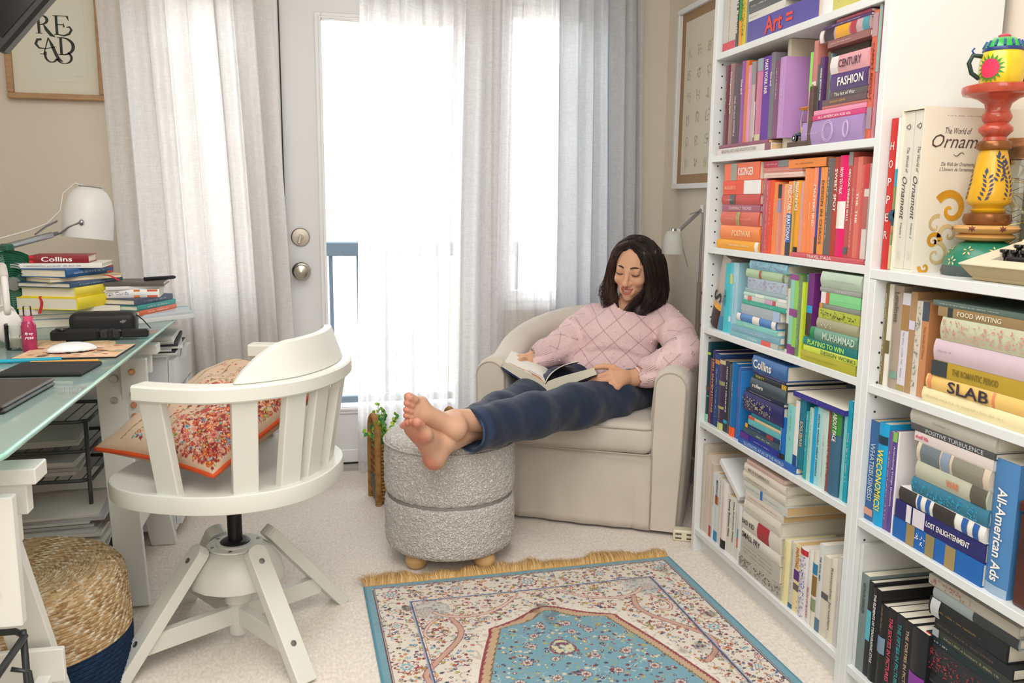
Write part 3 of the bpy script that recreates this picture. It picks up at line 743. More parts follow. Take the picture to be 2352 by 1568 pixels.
('thin brick book','#cf7466',1.13,2.1019,1.9126,1.1667,1.1799,0,.15,[],'~','#f4f0e8',[.1,.8],.3),
('red book with grey end','#c23f55',1.13,2.1017,1.9755,1.1799,1.1971,0,.15,[[.58,1,'#80807f']],'~','#f4f0e8',[.1,.55],.3),
('glossy orange book laid flat','#ee8612',1.128,1.973,1.8009,1.1744,1.1958,0,.15,[[.95,1,'#5a2f18']],'~','#7a5a20',[.2,.65],.5),
],
'green row': [
('leaning grey book with big black letter','#b9aea6',1.135,2.4014,2.3375,.718,.929,-.068,.17,[[.66,.74,'#e8a630'],[.74,1,'#3a211f']],'S','#1c1c1c',[.5,.64],.9),
('blue and red collage book','#6f90ab',1.135,2.3341,2.3078,.718,.9224,-.014,.15,[[0,.2,'#a5423d'],[.3,.4,'#d8d4cc'],[.8,1,'#2a86b5']],'~','#f4f0e8',[.4,.8],.6),
('turquoise book with dark title','#46bfca',1.135,2.3065,2.2717,.718,.9177,0,.15,[],'THE MARKING','#2a6f80',[.38,.62],.4),
('bright aqua book with yellow drawing','#5ecbe2',1.135,2.2717,2.2543,.718,.9212,0,.15,[[.16,.3,'#d8cf6a'],[.76,.84,'#bfe6f0']]),
('pale blue book with grey script','#a3d2e2',1.135,2.2543,2.2224,.718,.9225,0,.2,[],'~','#6f8fa8',[.2,.7],.5),
],
'aqua pile': [
('teal book with red label','#78b4bf',1.125,2.2356,1.9691,.718,.7317,0,.15,[[.67,.86,'#e0605a'],[.86,1,'#b9bcb8']],'In Progress','#f4f0e8',[.38,.62],.5),
('rounded blue grey book with white dot','#79adc3',1.125,2.2269,1.9633,.7317,.7507,0,.15,[],'~','#f4f0e8',[.2,.75],.35),
('mint book with pale yellow title','#86cfc9',1.125,2.2047,1.9763,.7507,.7665,0,.15,[],'~','#e7ecc0',[.2,.5],.8),
('book with blue and cream stripes','#4b84c6',1.125,2.194,1.9837,.7665,.7882,0,.15,[[0,.1,'#ece4dc'],[.42,.6,'#ece4dc'],[.9,1,'#ece4dc']]),
('silver grey book with faint title','#a6b3bd',1.125,2.1769,1.9677,.7882,.8153,0,.15,[[.85,1,'#a9c3e0']],'~','#f4f0e8',[.02,.2],.4),
('emerald green book with thin title','#1ba892',1.125,2.1745,1.9432,.8153,.8281,0,.15,[],'~','#bfe9de',[.1,.75],.45),
('thin pale book with pink picture','#ccd5cf',1.125,2.164,1.9426,.8281,.8408,0,.15,[[.1,.2,'#d86a5c'],[.52,.68,'#c9a0bd'],[.7,.78,'#c0485a']]),
('thin mint book with white end','#b9e0d0',1.125,2.165,1.9421,.8408,.8499,0,.15,[[.3,.5,'#e8ede6'],[.82,1,'#efece8']]),
('dusty blue book','#97b1b8',1.125,2.1607,1.945,.8499,.8614,0,.15),
('pale blue book with pink flowers','#aec3d4',1.125,2.15,1.9453,.8614,.8908,0,.15,[],'#','#b3869c',[.02,.95],.9),
('sage book with small red seal','#afc9a6',1.125,2.1562,1.9535,.8908,.9135,0,.15,[[.36,.42,'#a85a4c'],[.95,1,'#7a8264']]),
('sky blue book with purple lattice','#86c2d4',1.125,2.1388,1.9446,.9135,.9368,0,.15,[],'#','#8a6f9d',[.05,.95],.8),
],
'lime row': [
('narrow white book with black foot','#cfd3ca',1.128,1.9422,1.9296,.718,.903,0,.15,[[0,.12,'#6a7a7a'],[.6,.95,'#3a3a3c']]),
('mint book with purple bands','#8ccfbb',1.128,1.9296,1.9114,.718,.9171,0,.15,[[0,.07,'#9a3f90'],[.43,.52,'#9a3f90'],[.88,1,'#8a3585']]),
('lime green book with purple bands','#8ecb4f',1.128,1.9114,1.892,.718,.9169,0,.15,[[0,.07,'#8f3a88'],[.43,.53,'#8a3585'],[.9,1,'#7a2f78']]),
('moss green book with pale title','#6d8c58',1.128,1.892,1.8768,.718,.916,0,.13,[],'~','#cdd8b8',[.1,.9],.4),
('yellow green book with pale title','#c6dd2c',1.128,1.8768,1.8641,.718,.9011,0,.15,[],'~','#f4f0e8',[.15,.8],.5),
('slim steel blue book','#5a858c',1.135,1.871,1.8625,.7753,.9203,0,.15),
('wide purple book with blue band','#762c82',1.135,1.8625,1.8365,.7753,.9253,0,.15,[[.52,.64,'#1f9ad6'],[.64,1,'#4a3038']]),
],
'green pile': [
('olive yellow book with small print','#b4b133',1.118,1.8492,1.627,.718,.7414,0,.15,[],'~','#7c7a28',[.1,.7],.2),
('lime book with dark capitals','#cfe04e',1.118,1.8402,1.6242,.7414,.7564,0,.15,[],'DESIGN WORKS','#2d4438',[.36,1.0],.62),
('dark teal book with yellow green capitals','#107a7d',1.118,1.8405,1.6256,.7564,.7753,0,.15,[],'PLAYING TO WIN','#b5f04a',[.1,.78],.62),
('grey green book with tall letters','#6c9c86',1.118,1.8088,1.6269,.7753,.8034,0,.15,[[0,.09,'#0a8a4a']],'MUHAMMAD','#c2d8c8',[.3,.98],.6),
('khaki book with mottled cover','#a3a284',1.118,1.7847,1.6269,.8034,.8282,0,.15,[],'#','#cfd0bd',[.1,.4],.6),
('chartreuse book with dark leaf print','#b1bd3f',1.118,1.7828,1.6252,.8282,.8516,0,.15,[],'#','#4a5226',[.05,.95],.8),
('thin grey book with orange tip','#848b83',1.118,1.7817,1.625,.8516,.8628,0,.15,[[0,.08,'#e0913a']]),
('light green book with white and red end','#7bcf88',1.118,1.7757,1.6269,.8628,.8899,0,.15,[[0,.13,'#e4e2df'],[.13,.22,'#d9573f']],'~','#b7e8bd',[.3,.95],.3),
('thin grey book with faint capitals','#969b94',1.118,1.7834,1.6252,.8899,.9007,0,.15,[],'~','#f4f0e8',[.4,.8],.5),
('thick pale sage book','#b6c9b6',1.118,1.7798,1.625,.9007,.9359,0,.15,[],'~','#8fa291',[.12,.85],.2),
],
'blue row': [
('tall dark teal book with lime stripe','#12414c',1.132,2.4182,2.3668,.426,.6716,0,.2,[[.12,.15,'#c2d84a'],[.55,.6,'#5c4a34'],[.66,.68,'#3a9a96'],[.9,1,'#8fd4b4']]),
('slim maroon book','#8a3550',1.132,2.3668,2.3548,.426,.626,0,.15),
('navy violet book with gold capitals','#2e2864',1.132,2.3548,2.3343,.426,.6529,0,.22,[],'1001 INVENTIONS','#d8b25e',[.12,.84],.6),
('blue book with small orange mark','#27457f',1.132,2.3343,2.3027,.426,.6468,0,.2,[[.08,.14,'#d98a35']],'~','#f4f0e8',[.2,.9],.3),
('purple brown book with patterned panels','#493857',1.132,2.3027,2.2647,.426,.6352,0,.18,[[.0,.06,'#c9c090'],[.3,.36,'#9a9a6a'],[.66,.7,'#b9a870'],[.9,1,'#c5d08a']],'~','#f4f0e8',[.7,.88],.6),
('dark book with white capitals and cyan tab','#2b313f',1.132,2.2647,2.2404,.426,.637,0,.18,[[.83,.88,'#1fa9d8']],'HOW TO MEASURE','#f4f0e8',[.05,.75],.3),
('slim slate book','#4d565d',1.132,2.2404,2.2278,.426,.6317,0,.17),
('blue book with orange foot','#136fb3',1.132,2.2267,2.1897,.426,.6393,0,.17,[[.87,1,'#f2602a']],'~','#f4f0e8',[.25,.5],.4),
('blue book with red script','#3c6cb8',1.132,2.1875,2.1711,.426,.633,0,.15,[],'~','#d8485a',[.05,.95],.7),
('sky blue book with narrow title','#2a84cf',1.132,2.17,2.1646,.426,.6234,0,.12,[],'~','#f4f0e8',[.2,.8],.4),
],
'blue pile': [
('long blue book with pale capitals','#2b62b2',1.122,2.1471,1.8457,.426,.4435,0,.2,[],'ILLUSTRATED ATLAS OF THE WORLD','#b7cbe8',[.12,.82],.55),
('dark blue book with violet end','#22309a',1.122,2.1393,1.9308,.4435,.4618,0,.17,[[0,.25,'#5b2f8f']],'~','#f4f0e8',[.4,.8],.3),
('slate book with white title','#3f5768',1.122,2.1239,1.9288,.4618,.4793,0,.17,[],'~','#f4f0e8',[.4,.8],.45),
('navy book with yellow tip','#1b3a68',1.122,2.113,1.9273,.4793,.4915,0,.17,[[0,.08,'#f0b020'],[.65,.85,'#9a3a40']],'~','#9fc4dc',[.15,.5],.4),
('thin aqua book','#62b5bb',1.122,2.0959,1.9281,.4915,.508,0,.17),
('thin tan book with red tip','#dcc29a',1.122,2.0942,1.9272,.508,.516,0,.17,[[0,.2,'#d9543a']]),
('thin dark teal book','#1d7d8a',1.122,2.0801,1.9279,.516,.5267,0,.17),
('very thick navy book with gold tree pattern','#292766',1.122,2.1282,1.9173,.5267,.5785,0,.17,[],'#','#c9bd90',[.02,.75],.7),
('slim black book with pale edge','#1c2140',1.122,2.1192,1.9168,.5785,.589,0,.17,[],'~','#f4f0e8',[.1,.7],.3),
('slate grey book with pale title','#3b4d57',1.122,2.0911,1.9073,.589,.6242,0,.17,[],'rollers','#f4f0e8',[.1,.4],.3),
('black book with yellow letters','#2a2f36',1.122,2.0815,1.9072,.6242,.6374,0,.17,[[.86,1,'#c9a52c']],'FORTY','#e8dc3a',[.08,.35],.5),
('slim navy book with white stripe','#1b2a66',1.122,2.0857,1.9138,.6374,.6459,0,.17,[],'~','#f4f0e8',[.2,.95],.3),
('blue book with large white serif title','#3c6dab',1.122,2.087,1.9101,.6459,.6858,0,.18,[],'Collins','#f4f0e8',[.06,.6],.6),
],
'cyan row': [
('blue book with black foot','#1e6cbd',1.128,1.9394,1.9092,.4435,.5538,0,.15,[[.86,1,'#26262a']],'~','#f4f0e8',[.1,.8],.4),
('light aqua book with small bird','#8bd3d1',1.128,1.9075,1.8718,.4435,.5918,0,.15,[],'~','#5a8f96',[.1,.6],.3),
('white book with navy foot','#e8e5e1',1.128,1.8718,1.8522,.4435,.6103,0,.15,[[.83,1,'#1b4a90']]),
('dark teal book with gold oval','#1a788f',1.128,1.8522,1.8243,.4435,.6196,0,.19,[],'EXLIBRIS','#d9b98a',[.32,.68],.45),
('teal book with thin title','#2ba6af',1.128,1.8222,1.8073,.426,.5938,0,.15,[],'~','#f4f0e8',[.05,.6],.5),
('pale mint book with dark title','#b3dad0',1.128,1.8073,1.7903,.426,.607,0,.15,[],'~','#333333',[.05,.7],.3),
('bright cyan slim book','#1aa3d9',1.128,1.7903,1.7739,.426,.6134,0,.15),
('pale aqua book with italic title','#a3dbe0',1.128,1.7739,1.7547,.426,.6157,0,.15,[],'charles wheelan naked statistics','#2f5f66',[.08,.88],.45),
('grey mint book with small flower','#c3dcd6',1.128,1.7547,1.7273,.426,.6148,0,.15,[],'~','#8a8f8a',[.25,.85],.3),
('narrow patterned red book','#8e4a44',1.128,1.7273,1.7166,.426,.6159,0,.15,[],'~','#f4f0e8',[.4,.95],.7),
('blue green book with white capitals','#3c6a86',1.128,1.7166,1.6742,.426,.6315,0,.18,[[0,.3,'#3f8a3f']],'ABOUT FACE','#f4f0e8',[.06,.38],.35),
('pale teal book','#7cc6c9',1.128,1.6679,1.6561,.426,.6286,0,.15,[],'~','#f4f0e8',[.1,.5],.3),
('tall cyan book at the end','#17a0b8',1.128,1.6561,1.6397,.426,.6586,0,.2,[],'~','#f4f0e8',[.3,.8],.5),
('slim violet book laid across the row','#37308c',1.118,1.8708,1.6551,.6223,.6345,0,.22,[],'Creating the Perfect Design Brief','#f4f0e8',[.15,.8],.5),
],
'white row': [
('beige book with small mark','#cdc4b5',1.132,2.3971,2.3625,.077,.3517,0,.17),
('pinkish cream book','#d6cbbf',1.132,2.3625,2.3479,.077,.3219,0,.15,[],'~','#b59a8a',[.3,.6],.3),
('cream book with faded capitals','#dccfc4',1.132,2.3479,2.3275,.077,.3335,0,.24,[],'~','#8a7a6a',[.3,.5],.3),
('tan book with red foot','#d3c4b2',1.132,2.3275,2.3121,.077,.3061,0,.22,[[.85,1,'#b04a48']]),
('slim bluish white book','#dfe6ea',1.132,2.3121,2.2934,.077,.2856,0,.15,[],'~','#444444',[.2,.5],.4),
('white book with orange and blue tabs','#dde1e2',1.132,2.2934,2.2693,.077,.2892,0,.15,[[.33,.45,'#e0853c'],[.85,1,'#3088bb']],'MEETING DESIGN','#444444',[.1,.45],.5),
('thin white book with black title','#e0e0dd',1.132,2.2659,2.2478,.077,.2837,0,.15,[],'~','#222222',[.05,.4],.4),
('white book with pink print and black foot','#ece5e2',1.132,2.2478,2.2118,.077,.2807,0,.15,[[.87,1,'#222222']],'~','#c98a9a',[.2,.8],.4),
('cream book with bold black title','#e3e1d8',1.132,2.2118,2.1811,.077,.2517,0,.15,[],'Testing Business Ideas','#222222',[.06,.72],.45),
('cream book with black sans title','#e3e2da',1.132,2.1795,2.1583,.077,.2523,0,.15,[],'Value Proposition Design','#222222',[.06,.76],.45),
('white book with small black title','#dfe0dc',1.132,2.1573,2.1463,.077,.242,0,.15,[],'High-Impact Tools for Teams','#333333',[.06,.7],.35),
('thin white book with red patch','#dcdedb',1.132,2.1453,2.137,.077,.244,0,.15,[[.45,.6,'#4a9ab8'],[.6,.78,'#d9604f']],'~','#333333',[.05,.45],.3),
('plain bright white upright folder','#eef0f0',1.132,2.1365,2.1217,.077,.2418,0,.2),
],
'white pile': [
('thick book with speckled print spine','#bdb8ad',1.124,2.1104,1.8782,.077,.1165,0,.21,[],'#','#5a564e',[.02,.98],.75),
('thick book with fine printed text','#bfbcb3',1.124,2.0988,1.892,.1165,.1642,0,.21,[],'~~','#6a675f',[.05,.85],.7),
('white book with black serif capitals','#ded9d1',1.124,2.0983,1.8911,.1642,.1945,0,.21,[],'SMALL FRY','#2b2b2b',[.03,.52],.55),
('cream book with a red plaque','#d8d3c8',1.124,2.096,1.8927,.1945,.2411,0,.21,[[.42,.72,'#a8323a']],'BAD KID','#3a3a3a',[.02,.35],.3),
('cream book with faint blue title','#dbd6ca',1.124,2.0928,1.8991,.2411,.2799,0,.21,[],'~','#a5adbb',[.1,.9],.4),
('cream book with red letters','#ddd4ca',1.124,2.0917,1.8936,.2799,.3033,0,.21,[],'~','#c08078',[.1,.85],.4),
('grey white book with blue dot','#ccd0ca',1.124,2.1081,1.8766,.3033,.3293,0,.2,[[.42,.47,'#2a70b8']],'~','#8a928e',[.05,.85],.3),
('cream book with three small squares','#d6cfc1',1.124,2.1112,1.8828,.3293,.3561,0,.19,[],'~','#5a5a55',[.1,.6],.5),
('cream book with pale capitals','#dcd2c6',1.124,2.104,1.8856,.3561,.3797,0,.18,[],'MUHAMMAD','#9a948c',[.12,.65],.4),
('pink beige book on top','#d3b5aa',1.124,2.0943,1.9015,.3797,.3926,0,.21,[],'~','#8a6f68',[.1,.7],.4),
],
'pale row': [
('pale yellow book with grey title','#ece3ad',1.128,1.8845,1.8521,.077,.2436,0,.15,[],'~','#a59a70',[.1,.8],.4),
('narrow white book with black marks','#d6d3c6',1.128,1.8509,1.8311,.077,.2516,0,.15,[[.93,1,'#3a6a90']],'~','#333333',[.05,.8],.5),
('cream book with red and yellow title','#eddcae',1.128,1.8311,1.8062,.077,.2548,0,.15,[[.38,.53,'#5a2f7c'],[.58,.68,'#6a625a']],'PAINTING','#b5662f',[.05,.35],.6),
('white book with blue brush script','#e9e5e5',1.128,1.8062,1.7707,.077,.255,0,.15,[[0,.08,'#c22a35']],'#','#3a3aa0',[.1,.98],.9),
('white book with red italic title','#e6e1db',1.128,1.7707,1.75,.077,.263,0,.15,[],'FIELDS OF BLOOD','#b5504a',[.5,.92],.4),
('cream book with brown and green panels','#e3ddcc',1.128,1.75,1.7285,.077,.2708,0,.15,[[.16,.3,'#2f7ba8'],[.32,.58,'#8a6a32'],[.62,.78,'#8a9a72']]),
('white book with dark capitals','#dcdfdd',1.128,1.7285,1.7086,.077,.296,0,.18,[[.85,1,'#5a7a90']],'THE VISUAL MBA','#3a4a5a',[.14,.42],.35),
('cream book with small dark drawing','#dcd3c2',1.128,1.7086,1.6804,.077,.2742,0,.15,[[.45,.53,'#5a5a5a']]),
('cream book with italic title','#e1d9c6',1.128,1.6804,1.653,.077,.2803,0,.15,[],'Remember Jerusalem','#7a7468',[.1,.85],.4),
('white book with dark end mark','#d2ceca',1.128,1.653,1.6375,.077,.2955,0,.15,[],'~','#3a3a3a',[.3,.7],.2),
],
'tan row': [
('olive book with white lettering','#7d7048',1.14,1.5813,1.5643,.713,.9258,0,.15,[],'~','#f4f0e8',[.05,.9],.5),
('cream book with olive label','#e9e5da',1.14,1.5635,1.5491,.713,.9262,0,.15,[[.55,.68,'#6d6238']]),
('taupe book with dark script','#a8998a',1.14,1.5444,1.5181,.713,.925,0,.15,[[.83,.9,'#7c9a90']],'Loneliness','#5a4f48',[.06,.35],.5),
('white and tan book with blue edge','#d9d6e0',1.14,1.5181,1.4939,.713,.9129,0,.15,[[0,.12,'#d8d8de'],[.12,.38,'#a5804c'],[.94,1,'#a5935c']],'~','#8a8a8a',[.4,.9],.4),
('brown book with small lilac label','#ae8a60',1.14,1.4939,1.4755,.713,.9175,0,.15,[[.28,.37,'#d5cfe4']]),
('white book with grey botanical print','#d5d0c4',1.14,1.4755,1.4571,.713,.9016,0,.15,[[0,.0,'#fff']],'#','#8a8a82',[.05,.95],.7),
('terracotta book with navy head','#c68a5c',1.14,1.4571,1.437,.713,.9024,0,.15,[[0,.2,'#45505e']],'The Body of Time','#a4683c',[.25,.6],.4),
('book with dark and orange pattern','#cdb68e',1.15,1.45,1.4395,.713,.8991,0,.15,[[.2,.42,'#4a3028'],[.55,.62,'#e8643a'],[.85,.98,'#6a3424']]),
],
'tan pile': [
('pale yellow book laid flat at the bottom','#efe3b4',1.128,1.4232,1.1161,.713,.7407,0,.2,[],'~','#c9bb88',[.05,.7],.4),
('yellow book with chunky dark letters','#eec574',1.128,1.4141,1.1198,.7407,.7685,0,.2,[[.02,.05,'#e8906a'],[.58,.6,'#e8906a']],'SLAB','#3a3442',[.2,.57],.8),
('mustard book with black end','#b79a32',1.128,1.4019,1.1239,.7685,.7988,0,.2,[[0,.15,'#3a3f46']],'THE ROMANTIC PERIOD','#7c6a24',[.2,.6],.4),
('thick pale lilac book with small red marks','#d3bfca',1.128,1.3972,1.1293,.7988,.8388,0,.2,[],'~','#b07a8c',[.05,.18],.4),
('sage book with red leaf pattern','#c4c8ac',1.128,1.385,1.1352,.8388,.8826,0,.2,[],'#','#d08a84',[.02,.98],.85),
('brown book with cream capitals','#98805a',1.128,1.3987,1.1377,.8826,.9008,0,.2,[[.1,.15,'#2f3a3c']],'FOOD WRITING','#e3dac0',[.2,.6],.5),
('grey green book on top','#5c7068',1.128,1.4148,1.1391,.9008,.9112,0,.2,[],'~','#f4f0e8',[.05,.6],.3),
],
'blue white row': [
('blue book with silver capitals','#3767a0',1.13,1.5852,1.5464,.416,.6352,0,.15,[[.88,.95,'#d8a088']],'WHATISBUSINESS!','#b9cbdc',[.22,.8],.55),
('bright cyan book with yellow capitals','#1aa3dc',1.13,1.5464,1.5133,.416,.6383,0,.15,[[.12,.2,'#1c3a50']],'WECONOMICS!','#f5e04a',[.25,.85],.6),
('violet and white spined book','#6f5a9a',1.13,1.5133,1.4993,.416,.627,0,.15,[],'~','#f4f0e8',[.2,.9],.4),
('violet book with white title','#5c4890',1.13,1.4993,1.4854,.416,.6297,0,.19,[[0,.1,'#8ac25a']],'Articulating Design Decisions','#f4f0e8',[.14,.74],.5),
('white book with its cover facing out','#ece9ec',1.13,1.4854,1.4795,.416,.6315,0,.19),
],
'blue white pile': [
('blue rounded book with gold medallions','#1c65b4',1.126,1.4745,1.2255,.416,.4603,0,.19,[[.17,.27,'#a08a5a'],[.4,.5,'#94865c'],[.62,.73,'#a08a5a']],'#','#f4f0e8',[.28,.4],.5),
('navy book with white serif capitals','#2a2c6e',1.126,1.469,1.2255,.4603,.4974,0,.19,[[.14,.2,'#e4dfe6'],[.22,.36,'#dcd6e2']],'LOST ENLIGHTENMENT','#f4f0e8',[.38,.85],.3),
('white book with blue and black blocks','#eceae4',1.126,1.4603,1.2255,.4974,.5277,0,.19,[[.0,.22,'#3a3634'],[.24,.28,'#2a5ea8'],[.34,.39,'#2a5ea8'],[.43,.68,'#37322f'],[.76,.82,'#2a5ea8'],[.88,.94,'#2a5ea8']]),
('teal blue book with glossy pattern','#3a7a96',1.126,1.4261,1.223,.5277,.5591,0,.19,[],'#','#2fa3c9',[.02,.9],.8),
('grey green book with orange word','#b9bda9',1.126,1.4181,1.2263,.5591,.5942,0,.19,[[.78,.98,'#5c5a50']],'WAR','#e07a4a',[.46,.64],.4),
('beige book with long grey label','#d9c9b5',1.126,1.4195,1.2272,.5942,.6312,0,.19,[[.06,.34,'#6f7c84'],[.36,.48,'#8a9ab0'],[.52,.92,'#8c8a7c']]),
('pinkish white book with pink word','#dcd2d0',1.126,1.432,1.2258,.6312,.6504,0,.19,[],'shelf life','#d8456f',[.02,.2],.4),
('charcoal book with white ribs','#4f5052',1.126,1.4438,1.2236,.6504,.6635,0,.19,[],'POSITIVE TURBULENCE','#d0d4da',[.2,.88],.6),
('grey book with round sun mark','#b9b6ac',1.126,1.4459,1.2218,.6635,.7085,0,.19,[],'~','#7a766c',[.3,.5],.5),
],
'blue white end': [
('blue book with white italic title','#4f86bd',1.132,1.2267,1.173,.416,.6561,0,.2,[[.93,1,'#9ab6cf']],'All-American Ads','#f4f0e8',[.2,.9],.4),
],
'black row': [
('teal strip spine of a white book','#2296a4',1.128,1.5853,1.5756,.073,.318,0,.22,[[.88,.94,'#e8e4e4'],[.94,1,'#1d1d20']]),
('white book with teal spine neighbour','#d9dad8',1.128,1.575,1.5634,.073,.358,0,.22),
('grey green book with dark title','#7c8c8a',1.128,1.5628,1.536,.073,.2955,0,.21,[],'ARTHUR DREXLER','#3f4f50',[.08,.4],.35),
('black book with turquoise line','#25272c',1.128,1.536,1.5197,.073,.2886,0,.21,[[.3,.62,'#5ab5c4']]),
('black book with white narrow capitals','#1d1d20',1.128,1.5197,1.4935,.073,.2827,0,.21,[],'THE ELEMENTS OF TYPOGRAPHIC STYLE','#f4f0e8',[.06,.8],.3),
('black book with gold script and picture','#262423',1.128,1.4935,1.4686,.073,.2585,0,.21,[[.38,.58,'#7a94a8']],'~','#b08a5a',[.03,.33],.5),
('black book with red pink capitals','#232022',1.128,1.4686,1.4402,.073,.2614,0,.21,[],'THE SIXTIES IN PICTURES','#e2526a',[.1,.85],.4),
('black book with turquoise word','#28262b',1.128,1.4402,1.4139,.073,.2621,0,.21,[],'THE FIFTIES IN PICTURES','#3fa0a8',[.1,.85],.4),
('black book with sand coloured word','#242326',1.128,1.4139,1.391,.073,.2607,0,.21,[],'THE FORTIES IN PICTURES','#c9a888',[.1,.85],.4),
('black book with purple foot','#232226',1.128,1.391,1.3444,.073,.2603,0,.21,[[.5,1,'#8b3a9c']]),
],
'black pile': [
('black book at the foot of the pile','#20211f',1.14,1.36,1.0672,.073,.118,0,.2),
('dark brown book with ochre marks','#262320',1.14,1.3732,1.0726,.118,.158,0,.2,[],'~','#6a5a2a',[.08,.92],.6),
('charcoal book with grey capitals','#2c2b30',1.14,1.3701,1.0766,.158,.188,0,.2,[],'~','#7a7a86',[.1,.5],.6),
('dark book with red blotches','#302f33',1.14,1.3584,1.1021,.188,.2453,0,.2,[],'#','#a03a3a',[.05,.9],.8),
('dark teal book with red tip','#1f2f33',1.14,1.3666,1.1133,.2453,.2609,0,.2,[[0,.06,'#e0452f']],'~','#f4f0e8',[.1,.25],.4),
('dark olive book with pale title','#3a3c34',1.14,1.3515,1.1284,.2609,.2777,0,.2,[[0,.08,'#a8b0b8']],'~','#b5b58a',[.15,.8],.5),
('black book with green and orange words','#25262a',1.14,1.347,1.15,.2777,.2995,0,.2,[],'~','#8a6a3a',[.05,.8],.5),
('thick black book with coloured words','#232427',1.14,1.3627,1.1664,.2995,.3364,0,.2,[[.03,.15,'#c9c9cc']],'~','#a8843a',[.15,.7],.4),
('grey book with white stripe and orange tip','#9aa4a4',1.14,1.3557,1.1446,.3364,.3574,0,.2,[[.5,1,'#3a3c3e']]),
('pale book with floral pattern','#b9b0a4',1.14,1.3744,1.1473,.3574,.3774,0,.2,[],'#','#a5685c',[.02,.5],.7),
]}
BOOKS = [(g, CLN[g][0], *(e+((), '', '#fff', (.1, .9), .6)[len(e)-9:])) for g, L in BOOKD.items() for e in L]
ORD = ['first', 'second', 'third', 'fourth', 'fifth', 'sixth', 'seventh', 'eighth', 'ninth', 'tenth', '11th', '12th', '13th', '14th', '15th', '16th', '17th', '18th', '19th', '20th', '21st', '22nd', '23rd', '24th', '25th', '26th', '27th', '28th']
def all_books():
    cnt = {}; tot = {}
    for e in BOOKS: tot[e[0]] = tot.get(e[0], 0)+1
    for i, e in enumerate(BOOKS):
        cl = e[0]; k = cnt.get(cl, 0); cnt[cl] = k+1; kd, ph = CLN[cl]
        if tot[cl] == 1: pos = ph
        elif kd == 'v': pos = (ORD[k]+' from left' if k else 'leftmost')+' in '+ph
        else: pos = (ORD[k]+' from bottom' if k else 'lowest')+' of '+ph
        lb = e[2]+', '+pos
        if len(lb.split()) > 16: lb = e[2]+', '+ORD[k]+' in '+ph
        if len(lb.split()) > 16: print('LONG', lb)
        make_book(*e, i, lb, 'books, '+ph)
all_books()
# ---- odd things among the books
def oddments():
    # toy rickshaw and wooden bookend on the violet shelf
    wd = mat('#5f4a40', .6, bump=(30, .0006), var=(20, .2), stretch=(1, 1, 5), name='dark_wood'); x0, ya, yb, z = 1.118, 1.972, 1.868, 1.2250
    e = thing('wooden_bookend', 'brown wooden bookend with upright board behind the toy rickshaw', 'bookend', (1.18, (ya+yb)/2, z)); M = T(-1.18, -(ya+yb)/2, 0)
    MB(M).rbox(x0, 1.24, yb+.017, ya, 0, .012, .001).build('base_board', wd, e); MB(M).rbox(x0, 1.24, yb, yb+.016, 0, .135, .002).build('upright_board', wd, e)
    MB(M).tube([(x0+.01, yb+.012+.006*math.sin(t*2.6), .045+.095*t) for t in [k/10 for k in range(11)]], [.004+.004*math.sin(k/10*PI) for k in range(11)], 8).build('carved_curve', mat('#b06a3c', .5), e, smooth='all')
    o = thing('toy_rickshaw', 'small painted metal rickshaw with yellow patterned canopy on the violet shelf', 'toy', (1.150, 1.930, z+.0122)); blk = mat('#15161c', .3); ye = mat('#e3a81c', .4); nv_ = mat('#1c2a55', .35)
    def wheel(x, y, r): MB(T(x, y, r) @ RY(PI/2)).lathe([(r*.55, -.003), (r, -.003), (r, .003), (r*.55, .003)], 20, cap=False).build('wheel', blk, o); MB(T(x, y, r) @ RY(PI/2)).lathe([(0, -.004), (r*.3, -.004), (r*.3, .004), (0, .004)], 10).build('wheel_hub', mat('#c9ccd0', .3, .8), o)
    wheel(-.02, .026, .010); wheel(-.026, -.024, .010); wheel(.026, -.024, .010)
    MB().rbox(-.022, .022, -.036, .03, .014, .02, .002).build('footboard', nv_, o); MB().rbox(-.023, .023, -.0365, .0, .02, .034, .002).build('seat_box', ye, o); MB().rbox(-.021, .021, -.037, -.032, .034, .068, .002).build('seat_back', blk, o)
    MB().tube([(-.02, .0, .02), (-.02, .004, .05), (-.018, -.002, .074)], .0016, 6).build('canopy_post', mat('#d9dadd', .3, .8), o); MB().tube([(.02, .0, .02), (.02, .004, .05), (.018, -.002, .074)], .0016, 6).build('canopy_post', mat('#d9dadd', .3, .8), o)
    MB().rbox(-.025, .025, -.040, .008, .074, .080, .003).build('canopy', ye, o); b = MB()
    for k in range(9): b.sphere((-.0256, -.036+.005*k, .077), (.0006, .0016, .0016), 6, 4)
    b.build('canopy_dots', mat('#b5302a', .5), o)['kind'] = 'stuff'
    MB().tube([(0, .026, .012), (0, .022, .04), (-.012, .02, .048), (.012, .02, .048)], .0016, 6).build('handlebar', mat('#d9dadd', .3, .8), o); MB().rbox(-.012, .012, .010, .034, .022, .026, .001).build('mudguard', mat('#2c8f5a', .4), o)
    # white file lid slanting over the low white row
    a = math.atan2(.306-.243, 2.262-2.150); o = MB().rbox(0, .205, -.075, .075, 0, .017, .001).build('white_folder', WHITE); o.location = (1.128, 2.205, .2915); o.rotation_euler = (a, 0, 0); tag(o, 'plain white folder slanting down over the left row on the white shelf', 'folder')
    # dark wooden box at the right of the blue shelf
    e = thing('wooden_box', 'dark red brown wooden box right of the blue book at picture edge', 'box', (1.22, 1.085, .4163)); wd = mat('#4c1f14', .3, coat=.4, bump=(20, .0006), var=(9, .4), name='rosewood')
    MB().rbox(-.09, .10, -.085, .078, 0, .165, .004).build('box_body', wd, e); MB().rbox(-.093, .103, -.088, .081, .165, .185, .004).build('lid', wd, e); MB(T(-.093, 0, .15)).rbox(-.003, .002, -.012, .012, -.014, .014, .001).build('latch', mat('#b08a4a', .3, .9), e)
oddments()
